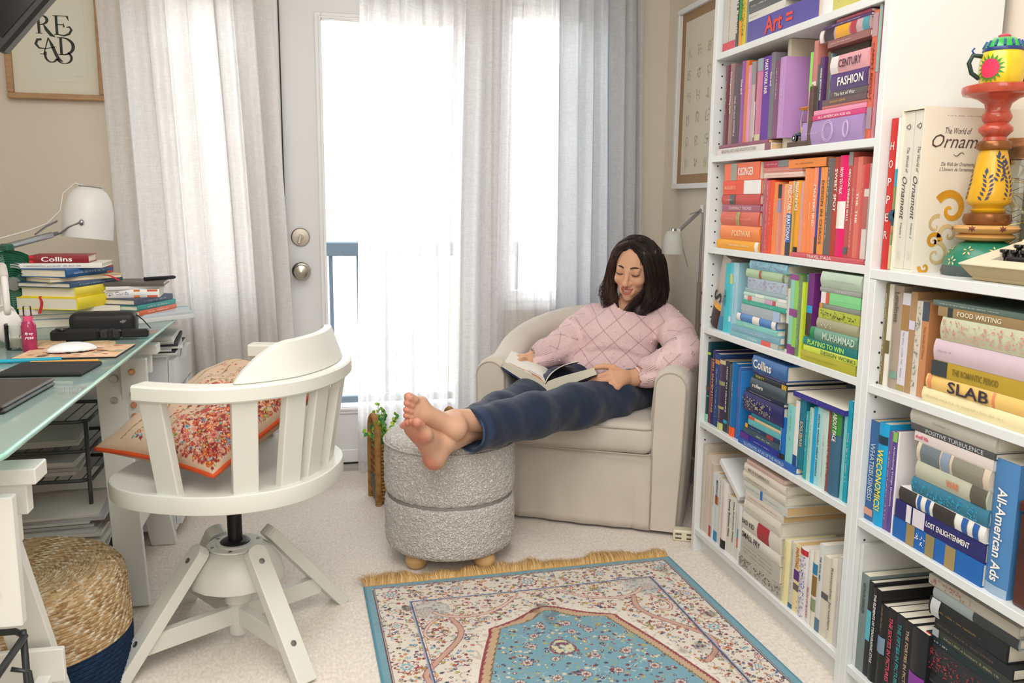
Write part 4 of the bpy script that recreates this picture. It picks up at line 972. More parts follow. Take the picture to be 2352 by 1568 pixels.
# ================================================================= things on the low bookcase
ZT1 = .9552
def standing_book(name, label, x, y, z, w, h, d, col, cat='book', **k):
    """spine w wide facing -X at x, body deep d; y = centre"""
    pass
# big red art book
def red_book():
    L, Tn, Dp = .306, .019, .245; M = basis((0, 0, -1), (0, -1, 0), (-1, 0, 0), (0, Tn/2, L))
    c, p = book_geo(L, Tn, Dp, M, True)
    o = c.build('book', mat('#c92f2c', .45), smooth=35); o.location = (1.135, 1.583, ZT1); p.build('page_block', PAGE, o)
    for k, ch in enumerate('HOPPER'):
        letters('spine_title', ch, M @ T(.055+.036*k, Tn/2, .0016) @ RZ(PI/2), .011, .016, mat('#f4efe9', .5), o, False)
    # jacket front, turned to the room: white above, a plain landscape below
    F = basis((1, 0, 0), (0, 0, 1), (0, -1, 0), (0, -Tn/2, 0))
    for nm, z0, z1, x0, x1, cc in (('jacket_sky', .205, .306, .002, .243, '#f0f1f1'), ('jacket_picture', 0.001, .205, .002, .243, '#8d9a6a')):
        MB(F).box(x0, x1, z0, z1, 0, .0006).build(nm, mat(cc, .4), o)
    b = MB(F); b.box(.002, .243, .17, .205, .0006, .0009); b.build('picture_sky', mat('#3fa3c0', .5), o)
    b = MB(F)
    r = random.Random(4)
    for k in range(26): x = .006+.0092*k; s = r.uniform(.011, .02); b.lathe([(s, 0), (s*.8, .0004)], 10, T(x, .118+r.uniform(-.012, .03), .0009))
    b.box(.002, .243, .085, .12, .0009, .0012); b.build('picture_trees', mat('#35566a', .8, var=(60, .4)), o)
    MB(F).box(.002, .243, .075, .09, .0012, .0014).build('picture_field', mat('#b5885f', .8, var=(40, .3)), o)
    MB(F).prism([(.002, .001), (.15, .001), (.06, .06), (.002, .05)], .0006, .0012).build('picture_path', mat('#c9bd93', .8), o)
    tag(o, 'tall red spined book with spaced white capitals and a landscape cover', 'book')
red_book()
CREAM = mat('#e9e3d3', .55, var=(6, .03)); SPC = mat('#dcd9cc', .5)
def ornament(i, y, label):
    L, Tn, Dp = .312, .031, .232; M = basis((0, 0, -1), (0, -1, 0), (-1, 0, 0), (0, Tn/2, L))
    c, p = book_geo(L, Tn, Dp, M, True); o = c.build('book', SPC, smooth=35); o.location = (1.147, y, ZT1+.0045); p.build('page_block', PAGE, o)
    ink = mat('#4b3f3b', .6)
    letters('spine_title', 'The World of', M @ T(.095, Tn/2+.004, .0016), .05, .008, ink, o, False, .35)
    letters('spine_title', 'Ornament', M @ T(.17, Tn/2, .0016), .085, .014, ink, o, False, .35)
    letters('volume_mark', 'Volume '+('1' if i == 0 else '2'), M @ T(.235, Tn/2, .0016), .03, .006, ink, o, False, .35)
    b = MB(M @ T(.03, Tn/2, .0016)); b.tube([(.004*math.cos(t)*(1+.4*math.sin(3*t)), .006*math.sin(t), 0) for t in [k*PI/8 for k in range(17)]], .0006, 4)
    b.build('spine_emblem', ink, o)
    scribble(M @ T(.285, Tn/2, .0016), .018, .012, 9+i, 2).build('spine_print', ink, o)
    tag(o, label, 'book', 'two ornament volumes in the slipcase')
ornament(0, 1.5525, 'left volume of two cream ornament books in the slipcase')
ornament(1, 1.5205, 'right volume of two cream ornament books in the slipcase')
def slipcase():
    y0, y1, x0, x1, hz = 1.571, 1.5025, 1.142, 1.384, .322
    o = thing('slipcase', 'cream slipcase with golden scrollwork around two ornament books', 'slipcase', ((x0+x1)/2, (y0+y1)/2, ZT1)); M = T(-(x0+x1)/2, -(y0+y1)/2, 0); t = .003
    b = MB(M); b.box(x0, x1, y1, y1+t, 0, hz); b.box(x0, x1, y0-t, y0, 0, hz); b.box(x1-t, x1, y1+t, y0-t, 0, hz); b.box(x0, x1, y1+t, y0-t, 0, .004); b.box(x0, x1, y1+t, y0-t, hz-.004, hz)
    b.build('case', CREAM, o)
    F = basis((1, 0, 0), (0, 0, 1), (0, -1, 0), (x0-(x0+x1)/2, y1-(y0+y1)/2-.0006, 0)); ink = mat('#5a4340', .6)
    letters('cover_title', 'The World of', F @ T(.078, .277, 0), .06, .012, ink, o, False, .35)
    letters('cover_title', 'Ornament', F @ T(.098, .257, 0), .155, .026, ink, o, False, .35)
    letters('cover_subtitle', 'Die Welt der Ornamente', F @ T(.082, .213, 0), .075, .0075, ink, o, False, .35)
    letters('cover_subtitle', "L'Univers de l'ornement", F @ T(.082, .203, 0), .08, .0075, ink, o, False, .35)
    scribble(F @ T(.09, .306, 0), .08, .003, 77).build('cover_print', ink, o)
    b = MB(F @ T(.083, .232, .0003)); b.tube([(.012*t, .0035*math.sin(3.1*t), 0) for t in [k/8-1 for k in range(17)]], [.0004+.0006*(1-abs(k/8-1)) for k in range(17)], 4); b.build('flourish', ink, o)
    gold = mat('#dfa22c', .45, var=(30, .25)); pg = mat('#d9c08a', .5, var=(30, .2))
    def spiral(cx, cy, r0, a0, turns, dirn, th0):
        pts = []; n = 34
        for k in range(n+1):
            t = k/n; a = a0+dirn*t*turns*2*PI; r = r0*(1-t)**.8; pts.append((cx+r*math.cos(a), cy+r*math.sin(a), .0002))
        return pts, [th0*(1-.75*k/n) for k in range(n+1)]
    def flat(pts, ws, m, z=.0003):
        b = MB(F); vs = []; fs = []
        for k, p in enumerate(pts):
            q0 = pts[max(k-1, 0)]; q1 = pts[min(k+1, len(pts)-1)]; dx, dy = q1[0]-q0[0], q1[1]-q0[1]; n_ = math.hypot(dx, dy) or 1
            vs += [(p[0]-dy/n_*ws[k], p[1]+dx/n_*ws[k], z), (p[0]+dy/n_*ws[k], p[1]-dx/n_*ws[k], z)]
        for k in range(len(pts)-1): fs.append((2*k, 2*k+1, 2*k+3, 2*k+2))
        b.add(vs, fs); b.build('scroll_ornament', m, o)
    for args, m in (((.075, .125, .034, 2.6, 1.15, -1, .0085), gold), ((.045, .093, .02, 1.2, .8, 1, .004), pg), ((.042, .062, .016, 0, 1.3, 1, .005), gold), ((.075, .075, .022, 3.4, 1.0, -1, .005), pg),
                    ((.05, .035, .026, 1.8, 1.2, -1, .0045), pg), ((.026, .01, .012, 3, 1, 1, .004), gold), ((.205, .245, .024, 3.1, 1.3, -1, .003), pg), ((.19, .215, .018, 0, .9, 1, .006), gold),
                    ((.175, .165, .026, 2, 1.2, 1, .006), gold), ((.205, .12, .03, 4, 1.2, -1, .007), pg), ((.165, .09, .022, 1, 1.2, 1, .006), gold), ((.215, .05, .028, 2, 1.3, 1, .006), gold), ((.11, .03, .02, 0, 1.1, -1, .005), gold)):
        flat(*spiral(*args), m)
slipcase()
# ---- painted candlestick
def candlestick():
    cx, cy = 1.236, 1.424; e = thing('candlestick', 'tall turned wooden candlestick with red plate, yellow stem and green foot', 'candlestick', (cx, cy, ZT1))
    e.scale = (.97, .97, .955)
    red = mat('#b84a35', .3, coat=.4, var=(40, .2)); yel = mat('#dda81c', .35, coat=.4, bump=(60, .0003), var=(30, .12)); grn = mat('#1f7a5e', .4, coat=.3, var=(25, .15)); gry = mat('#4b5552', .5)
    cop = mat('#8a5a35', .3, .6); tan = mat('#c99a5a', .4, coat=.3); blu = mat('#37405e', .5)
    n = 44
    def L(nm, prof, m): return MB().lathe(prof, n).build(nm, m, e, smooth=45)
    L('foot_rim', [(.073, 0), (.075, .008), (.072, .02)], gry)
    L('foot', [(.072, .02), (.070, .034), (.062, .05), (.046, .064), (.03, .070)], grn)
    L('lower_ring', [(.03, .068), (.050, .072), (.054, .077), (.050, .082), (.045, .083), (.057, .088), (.061, .094), (.055, .100), (.03, .101)], tan)
    L('copper_base', [(.03, .100), (.040, .102), (.044, .110), (.042, .122), (.032, .125), (.028, .126)], cop)
    L('stem', [(.028, .125), (.031, .130), (.027, .134), (.029, .138), (.038, .143), (.040, .150), (.0385, .170), (.033, .205), (.027, .235), (.024, .247)], yel)
    L('copper_collar', [(.024, .246), (.030, .249), (.032, .256), (.029, .263), (.024, .265)], cop)
    L('red_neck', [(.022, .264), (.020, .272), (.024, .277), (.030, .283), (.030, .290), (.024, .296), (.021, .299), (.025, .304), (.027, .311), (.024, .318), (.021, .325), (.024, .336), (.036, .345), (.05, .350), (.055, .352)], red)
    L('plate', [(.05, .3505), (.063, .353), (.066, .360), (.065, .368), (.060, .3705), (.052, .369), (.0, .368)], red)
    # painted leaves on the stem, and small flowers on the foot
    def on(prof, z):
        for (r0, z0), (r1, z1) in zip(prof, prof[1:]):
            if z0 <= z <= z1: return r0+(r1-r0)*(z-z0)/(z1-z0)
        return prof[-1][0]
    sp = [(.040, .15), (.0385, .170), (.033, .205), (.027, .235), (.024, .247)]
    b = MB()
    def leaf(az, z, tilt, s, prof, b, off=.0009):
        r = on(prof, z)+off; d = (on(prof, z+.003)-on(prof, z-.003))/.006
        nrm = Vector((math.cos(az), math.sin(az), -d)).normalized(); up = Vector((d*math.cos(az), d*math.sin(az), 1)).normalized(); rt = up.cross(nrm)
        M = basis(rt, up, nrm, (r*math.cos(az), r*math.sin(az), z)) @ RZ(tilt)
        b.add([(0, -s, 0), (s*.42, 0, .0), (0, s, 0), (-s*.42, 0, 0)], [(0, 1, 2, 3)], M)
    az0 = math.atan2(-1.424, -1.236)+.5
    for br, (a_, zlo, zhi) in enumerate(((az0-.75, .153, .203), (az0+.35, .152, .222), (az0-.1, .19, .236), (az0+1.6, .155, .21), (az0-2, .155, .22))):
        k = 0; z = zlo
        while z < zhi:
            aa = a_+.15*math.sin((z-zlo)*60)
            leaf(aa-.16, z, .75, .0062, sp, b); leaf(aa+.16, z, -.75, .0062, sp, b); z += .0085
        leaf(a_, zhi+.002, 0, .008, sp, b)
    b.build('painted_leaves', blu, e)['kind'] = 'stuff'
    b = MB(); fp = [(.072, .02), (.070, .034), (.062, .05), (.046, .064), (.03, .070)]
    for i in range(8):
        for z, off in ((.03, 0), (.051, .39)):
            for q in range(5):
                an = 2*PI*q/5; leaf(2*PI*i/8+off+.11*math.sin(an), z+.0062*math.cos(an), -an, .0045, fp, b, .0015)
    b.build('painted_flowers', mat('#e0c48a', .5), e)['kind'] = 'stuff'
    b = MB()
    rp = [(.0575, .087), (.0615, .094), (.0575, .1)]
    for i in range(7):
        for q in range(6): leaf(2*PI*i/7+.06*math.sin(q*PI/3), .094+.0035*math.cos(q*PI/3), -q*PI/3, .004, rp, b, .001)
    b.build('ring_flowers', mat('#6b2f2c', .5), e)['kind'] = 'stuff'
    # ---- little painted teapot on top
    t = thing('teapot', 'small hand painted yellow teapot on top of the candlestick', 'teapot', (cx, cy, ZT1+.3525)); py = mat('#e3c81f', .25, coat=.6, var=(60, .12))
    MB().lathe([(.028, 0), (.036, .004), (.039, .02), (.0385, .04), (.036, .056), (.033, .062), (.0, .063)], 40).build('body', py, t, smooth=45)
    MB().lathe([(.0345, .0615), (.035, .065), (.0335, .068)], 36).build('blue_band', mat('#2c3c7a', .3), t, smooth=45)
    MB().lathe([(.0335, .0675), (.029, .078), (.018, .086), (.0, .088)], 36).build('lid', mat('#2fae4c', .3, coat=.5), t, smooth=60)
    MB().lathe([(0, .086), (.010, .087), (.011, .0905), (.007, .093), (0, .0935)], 20).build('lid_knob', mat('#e4486a', .3), t, smooth=60)
    b = MB()
    for i in range(14):
        a = 2*PI*i/14; b.tube([(.0342*math.cos(a), .0342*math.sin(a), .069), (.0285*math.cos(a), .0285*math.sin(a), .080)], .0022, 5)
    b.build('lid_stripes', mat('#1d3f8f', .4), t)
    c_ = Vector((-cx, -cy, 0)).normalized(); rt = Vector((-c_.y, c_.x, 0))
    fd = (c_*.86 - rt*.5).normalized(); M = basis(Vector((-fd.y, fd.x, 0)), (0, 0, 1), fd, fd*.0398+Vector((0, 0, .029)))
    def wrapped(r0, r1, nn, z, mm, nm):
        b = MB()
        for i in range(nn):
            a = 2*PI*i/nn
            for (rr, hw) in (((r0+r1)/2, .12),):
                pts = []
                for (rad, da) in ((r0, -.16), (r1, 0), (r0, .16)):
                    u, v = rad*math.cos(a+da), rad*math.sin(a+da); az = math.atan2(fd.y, fd.x)+u/.039; R = .0392+z
                    pts.append((R*math.cos(az), R*math.sin(az), .029+v))
                b.add(pts, [(0, 1, 2)])
        b.build(nm, mm, t)
    wrapped(.017, .027, 18, .0006, mat('#2f8f3c', .4), 'green_rays')
    b = MB(); vs = []
    for ring in range(5):
        for i in range(24):
            rad = .0172*ring/4; a = 2*PI*i/24; az = math.atan2(fd.y, fd.x)+rad*math.cos(a)/.039; vs.append((.0402*math.cos(az), .0402*math.sin(az), .029+rad*math.sin(a)))
    b.add(vs, [(r*24+i, r*24+(i+1) % 24, (r+1)*24+(i+1) % 24, (r+1)*24+i) for r in range(4) for i in range(24)]); b.build('pink_flower', mat('#e6375d', .35), t)
    # spout to the right, handle to the left of the picture
    r_ = Vector((.93, -.36, 0)).normalized()
    b = MB(); b.tube([r_*.034+Vector((0, 0, .014)), r_*.045+Vector((0, 0, .026)), r_*.052+Vector((0, 0, .045)), r_*.062+Vector((0, 0, .064))], [.0095, .0085, .006, .0045], 12); b.build('spout', mat('#2a2522', .35), t, smooth=60)
    b = MB()
    for k in range(7):
        p = r_*(.040+.0035*k)+Vector((0, 0, .020+.007*k)); b.sphere(p, (.0075-.0005*k, .0075-.0005*k, .0016), 10, 6)
    b.build('spout_petals', mat('#c9503f', .4), t)
    b = MB(); q = -r_; b.tube([q*.036+Vector((0, 0, .054)), q*.052+Vector((0, 0, .056)), q*.058+Vector((0, 0, .042)), q*.052+Vector((0, 0, .024)), q*.038+Vector((0, 0, .014))], .0042, 10); b.build('handle', mat('#1f3a34', .35), t, smooth=60)
    b = MB(); b.tube([q*.048+Vector((0, 0, .056)), q*.054+Vector((0, 0, .064)), q*.05+Vector((0, 0, .069))], .0018, 6); b.build('handle_knot', mat('#2c4a9a', .5), t)
candlestick()
# ---- corked glass jar with fairy light wire
def jar():
    cx, cy = 1.332, 1.458; e = thing('glass_jar', 'corked clear glass jar holding a gold fairy light wire, right of candlestick', 'jar', (cx, cy, ZT1))
    g = bpy.data.materials.new('clear_glass'); g.use_nodes = True; n = g.node_tree.nodes; l = g.node_tree.links; n.clear(); o = n.new('ShaderNodeOutputMaterial')
    t = n.new('ShaderNodeBsdfTransparent'); gl = n.new('ShaderNodeBsdfGlossy'); gl.inputs[1].default_value = .03; fr = n.new('ShaderNodeFresnel'); fr.inputs[0].default_value = 1.45; m = n.new('ShaderNodeMixShader')
    t.inputs[0].default_value = (.93, .96, .95, 1); l.new(fr.outputs[0], m.inputs[0]); l.new(t.outputs[0], m.inputs[1]); l.new(gl.outputs[0], m.inputs[2]); l.new(m.outputs[0], o.inputs[0])
    MB().lathe([(0, .002), (.034, .002), (.038, .008), (.038, .17), (.036, .19), (.030, .205), (.027, .215), (.027, .245), (.029, .247)], 40, cap=False).build('jar_glass', g, e, smooth=60)
    MB().lathe([(0, .222), (.0255, .222), (.027, .262), (0, .262)], 28).build('cork', mat('#b98358', .85, bump=(150, .001), var=(80, .25)), e, smooth=50)
    r = random.Random(5); pts = []; p = Vector((0, 0, .02))
    for k in range(70):
        a = k*1.1+r.uniform(-.5, .5); R = .029*r.uniform(.55, 1); pts.append((R*math.cos(a), R*math.sin(a), .012+.185*(k/70)+r.uniform(-.015, .02)))
    MB().tube(pts, .0006, 4).build('wire', mat('#d9b25a', .3, 1), e)
    b = MB()
    for p in pts[::2]: b.sphere(p, .0022, 6, 4)
    b.build('fairy_lights', mat('#fff3cf', .2), e)['kind'] = 'stuff'
    return g
CLEAR = jar()
# ---- typewriter
def typewriter():
    e = thing('typewriter', 'cream portable typewriter with round black keys on the low bookcase', 'typewriter', (1.24, 1.18, ZT1))
    body = mat('#e0d6bd', .42, var=(5, .04)); blk = mat('#16171a', .3); low = mat('#b3a27c', .5)
    # faces the room: depth along +X, width along Y
    M = T(-1.24, -1.18, 0); y0, y1 = 1.352, 1.02
    MB(M).prism([(1.142, y0-.012), (1.38, y0-.012), (1.38, y1), (1.142, y1)], .0, .02).build('lower_case', low, e, bevel=.004)
    MB(M).add([(1.122, y0, .030), (1.122, y1, .030), (1.38, y1, .030), (1.38, y0, .030), (1.142, y0-.012, .006), (1.142, y1, .006), (1.38, y1, .006), (1.38, y0-.012, .006)],
              [(0, 3, 2, 1), (4, 5, 6, 7), (0, 1, 5, 4), (1, 2, 6, 5), (2, 3, 7, 6), (3, 0, 4, 7)]).build('skirt', low, e)
    # sloping deck frame with the key well
    def zs(x): return .030+(x-1.122)*.30
    b = MB(M)
    for (xa, xb, ya, yb) in ((1.122, 1.150, y0, y1), (1.15, 1.25, y0, y0-.045), (1.15, 1.25, y1+.02, y1)):
        b.add([(xa, ya, zs(xa)), (xb, ya, zs(xb)), (xb, yb, zs(xb)), (xa, yb, zs(xa)), (xa, ya, .028), (xb, ya, .028), (xb, yb, .028), (xa, yb, .028)],
              [(0, 1, 2, 3), (7, 6, 5, 4), (0, 4, 5, 1), (1, 5, 6, 2), (2, 6, 7, 3), (3, 7, 4, 0)])
    b.build('key_surround', body, e)
    MB(M).box(1.15, 1.25, y1+.02, y0-.045, .028, .032).build('key_well', blk, e)
    MB(M).rbox(1.152, 1.166, y1+.03, y0-.075, .034, .046, .003).build('space_bar', blk, e)
    MB(M).add([(1.25, y0, .070), (1.25, y1, .070), (1.31, y1, .105), (1.31, y0, .105), (1.37, y1, .105), (1.37, y0, .105), (1.25, y0, .03), (1.25, y1, .03), (1.37, y1, .03), (1.37, y0, .03)],
              [(0, 1, 2, 3), (3, 2, 4, 5), (0, 6, 7, 1), (1, 7, 8, 4, 2), (0, 3, 5, 9, 6), (5, 4, 8, 9), (6, 9, 8, 7)]).build('top_cover', body, e, bevel=.003)
    F = basis((0, -1, 0), Vector((.06, 0, .035)).normalized(), Vector((-.035, 0, .06)).normalized(), Vector((1.28-1.24, 1.28-1.18, .0885)))
    MB(F).box(-.05, .09, -.012, .012, .0, .001).build('name_plate', mat('#2b2e3c', .35), e)
    scribble(F @ T(.02, 0, .0014), .055, .011, 3).build('name_lettering', mat('#b5482f', .4), e)
    MB(M).cyl((1.335, y0+.02, .118), (1.335, y1, .118), .016, n=24).build('platen', blk, e, smooth=40)
    MB(M).cyl((1.335, y0+.03, .118), (1.335, y0+.012, .118), .020, n=20).build('platen_knob', blk, e, smooth=40)
    kp = None
    for row in range(4):
        for k in range(11):
            yy = y0-.062-.0055*(3-row)*-1-.0215*k-.004*row; 
            if yy < y1+.03: continue
            x = 1.178+.0195*row; z = .043+.0085*row
            if kp is None:
                kp = MB().lathe([(0, .0), (.0042, 0), (.0046, .006), (.0085, .008), (.0092, .011), (.0085, .0135), (.006, .0128), (0, .0122)], 16).build('key', mat('#17181c', .16, coat=.7), e, smooth=40); c = kp
                MB().lathe([(0, -.012), (.0018, -.012), (.0018, 0)], 8).build('key_stem', blk, kp)
            else:
                c = kp.copy(); COL.objects.link(c); c.parent = e
                s = kp.children[0].copy(); COL.objects.link(s); s.parent = c
            c.location = (x-1.24, yy-1.18, z)
typewriter()
# ================================================================= desk
TZ = .72                                   # top of the glass
DX0, DX1, DY0, DY1 = -1.22, -.465, 1.30, 3.0
def desk():
    gm = bpy.data.materials.new('desk_glass'); gm.use_nodes = True; n = gm.node_tree.nodes; l = gm.node_tree.links; n.clear(); o = n.new('ShaderNodeOutputMaterial')
    t = n.new('ShaderNodeBsdfTransparent'); gl = n.new('ShaderNodeBsdfGlossy'); gl.inputs[1].default_value = .04; d = n.new('ShaderNodeBsdfDiffuse'); d.inputs[0].default_value = (.62, .86, .80, 1)
    fr = n.new('ShaderNodeFresnel'); fr.inputs[0].default_value = 1.5; m = n.new('ShaderNodeMixShader'); m0 = n.new('ShaderNodeMixShader')
    t.inputs[0].default_value = (.80, .94, .90, 1); m0.inputs[0].default_value = .45; l.new(t.outputs[0], m0.inputs[1]); l.new(d.outputs[0], m0.inputs[2])
    l.new(fr.outputs[0], m.inputs[0]); l.new(m0.outputs[0], m.inputs[1]); l.new(gl.outputs[0], m.inputs[2]); l.new(m.outputs[0], o.inputs[0])
    e = thing('glass_desk', 'green tinted glass desk top on white trestles', 'desk', ((DX0+DX1)/2, (DY0+DY1)/2, TZ-.010))
    poly = []; cxx, cyy = (DX1-DX0)/2, (DY1-DY0)/2; R = .03
    for (sx, sy, a0) in ((1, 1, 0), (-1, 1, 90), (-1, -1, 180), (1, -1, 270)):
        for k in range(5): a = math.radians(a0+k*22.5); poly.append((sx*(cxx-R)+R*math.cos(a), sy*(cyy-R)+R*math.sin(a)))
    MB().prism(poly, 0, .010).build('glass_top', gm, e)
    # the bright green polished rim
    em = mat('#9fd3c6', .2, coat=.5, name='polished_glass_edge')
    MB().tube([(x, y, .005) for x, y in poly], .0052, 6, closed=True).build('glass_edge', em, e, smooth='all')
desk()
def trestle(yc, label, yspan=.22, zo=0):
    e = thing('trestle', label, 'trestle', (-.83, yc, -zo)); W = mat('#e4e5e1', .45, bump=(40, .0003), name='painted_pine')
    for s in (1, -1):                      # the two ends, right and left
        x = .305*s
        for q in (-1, 1):                  # leg boards, splayed
            top = Vector((x-.065*s, q*.05, .64)); bot = Vector((x+.0*s, q*yspan, 0))
            dr = (top-bot); L = dr.length; dr.normalize(); side = Vector((1, 0, 0)); nn = dr.cross(side).normalized()
            M = basis(side, nn, dr, bot); b = MB(M); b.rbox(-.038, .038, -.011, .011, .004+zo*1.06, L, .002); b.build('leg', W, e)
        MB().rbox(x-.012 if s > 0 else x-.012, x+.012, -.16, .16, .19, .25, .002).build('foot_rail', W, e)
        MB(T(x-.02*s, 0, .57)).rbox(-.012, .012, -.085, .085, -.05, .05, .002).build('gusset', W, e)
        for zz in (.60, .54):
            MB(T(x-.05*s, -.075-.02*(.6-zz)*9, zz) @ RX(PI/2)).lathe([(0, 0), (.011, 0), (.010, .004), (0, .005)], 16).build('bolt', mat('#a9a9a5', .3, .9), e)
    MB().rbox(-.36, .36, -.030, .030, .655, .682, .002).build('top_beam', W, e)
    MB().rbox(-.34, .34, -.014, .014, .600, .655, .002).build('under_beam', W, e)
    # adjustable sliding post with pegs
    MB().rbox(.275, .342, -.088, -.066, .44, .655, .002).build('height_post', W, e)
    cop = mat('#d99a72', .35, .5, name='copper_peg')
    for zz in (.620, .560, .528, .496): MB(T(.305, -.088, zz) @ RX(PI/2)).lathe([(0, 0), (.0085, 0), (.008, .006), (.006, .008), (0, .008)], 14).build('peg', cop, e, smooth=40)
    MB().rbox(-.34, .34, .10, .114, .235, .30, .002).build('stretcher', W, e)
    return e
trestle(2.545, 'far white wooden trestle under the far end of the glass desk')
trestle(1.50, 'near white wooden trestle leg at the left edge of the picture', zo=.03)
# ---- drawer cabinet and papers
def cabinet():
    x0, x1, y0, y1, h = -.845, -.475, 2.80, 3.16, .60
    e = thing('drawer_cabinet', 'white drawer cabinet under the far end of the desk', 'cabinet', ((x0+x1)/2, (y0+y1)/2, 0)); M = T(-(x0+x1)/2, -(y0+y1)/2, 0)
    b = MB(M); b.rbox(x0, x1-.018, y0, y1, .03, h, .003); b.build('carcass', WHITE, e)
    n = 5; zz = .05; hh = (h-.06)/n
    for i in range(n):
        z0 = zz+i*hh; f = MB(M)
        f.add([(x1-.016, y0, z0+.003), (x1, y0, z0+.003), (x1, y1, z0+.003), (x1-.016, y1, z0+.003), (x1-.016, y0, z0+hh-.003), (x1, y0, z0+hh-.003), (x1, y1, z0+hh-.003), (x1-.016, y1, z0+hh-.003),
               (x1-.016, y0+.09, z0+hh-.003), (x1, y0+.09, z0+hh-.003), (x1, y0+.12, z0+hh-.028), (x1-.016, y0+.12, z0+hh-.028), (x1, y1-.12, z0+hh-.028), (x1-.016, y1-.12, z0+hh-.028), (x1, y1-.09, z0+hh-.003), (x1-.016, y1-.09, z0+hh-.003)],
              [(0, 3, 2, 1), (0, 1, 5, 4), (3, 7, 6, 2), (1, 2, 6, 14, 12, 10, 9, 5), (0, 4, 8, 11, 13, 15, 7, 3), (4, 5, 9, 8), (8, 9, 10, 11), (11, 10, 12, 13), (13, 12, 14, 15), (15, 14, 6, 7)])
        d = f.build('drawer', WHITE, e)
    for sx in (-1, 1):
        for sy in (-1, 1): MB(M).cyl(((x0+x1)/2+sx*.14, (y0+y1)/2+sy*.15, 0), ((x0+x1)/2+sx*.14, (y0+y1)/2+sy*.15, .03), .02, n=16).build('foot', WHITE, e)
cabinet()
def sheet_stack(name, label, x, y, z, w, d, n, cols, seed, rz=0, th=(.002, .009), spread=.02, group=None, cat='papers', curl=0):
    r = random.Random(seed); zz = 0; e = thing(name, label, cat, (x, y, z), rz, group)
    for i in range(n):
        t = r.uniform(*th); ww, dd = w*r.uniform(.88, 1), d*r.uniform(.88, 1); c = r.choice(cols)
        b = MB(T(r.uniform(-spread, spread), r.uniform(-spread, spread), zz) @ RZ(r.uniform(-.08, .08)))
        b.rbox(-ww/2, ww/2, -dd/2, dd/2, 0, t-.0002, min(.0006, t*.2)); b.build('sheaf', mat(c, .7, bump=(500, .0003), stretch=(1, 1, 12)), e); zz += t
    return e, zz
GREYS = ['#e6e6e4', '#dcdcda', '#f0f0ee', '#c9c9ca', '#e9e6df']
sheet_stack('paper_pile', 'pile of loose papers and a dark folder on the white drawer cabinet', -.60, 2.93, .6005, .25, .30, 9, GREYS+['#3c3f45'], 4, .1, (.003, .012))
# ---- books on the desk: each lies flat with its spine or fore edge to the camera
def flat_book(label, cx, cy, z, L, D, Tn, col, ang, spine=True, title='', tc='#f4f4f4', bands=(), tr=(.1, .8), th=.5, group=None, hard=True, name='book'):
    """lies flat; long side L faces the camera; ang turns it; spine=False shows the fore edge"""
    M = basis((1, 0, 0), (0, 0, 1), (0, -1, 0), (-L/2, -D/2, 0)); c, p = book_geo(L, Tn-.0004, D, M, hard, Tn > .02)
    o = c.build(name, mat(col, .45, var=(14, .05)), smooth=35); p.build('page_block', PAGE, o)
    o.location = (cx, cy, z+.0002); o.rotation_euler = (0, 0, ang+(0 if spine else PI))
    for (f0, f1, bc) in bands: MB(M).box(f0*L, f1*L, Tn*.03, Tn*.95, 0, .0022).build('spine_band', mat(bc, .5), o)
    if title:
        MM = M @ T((tr[0]+tr[1])/2*L, Tn/2, .0028)
        if title[0] == '~': scribble(MM, (tr[1]-tr[0])*L, Tn*th, hash(label) % 97, 1).build('spine_print', mat(tc, .6), o)
        else: letters('spine_title', title, MM, (tr[1]-tr[0])*L, Tn*th, mat(tc, .6), o)
    return tag(o, label, 'book', group)
G1 = 'tall stack of books and boxes on the desk'
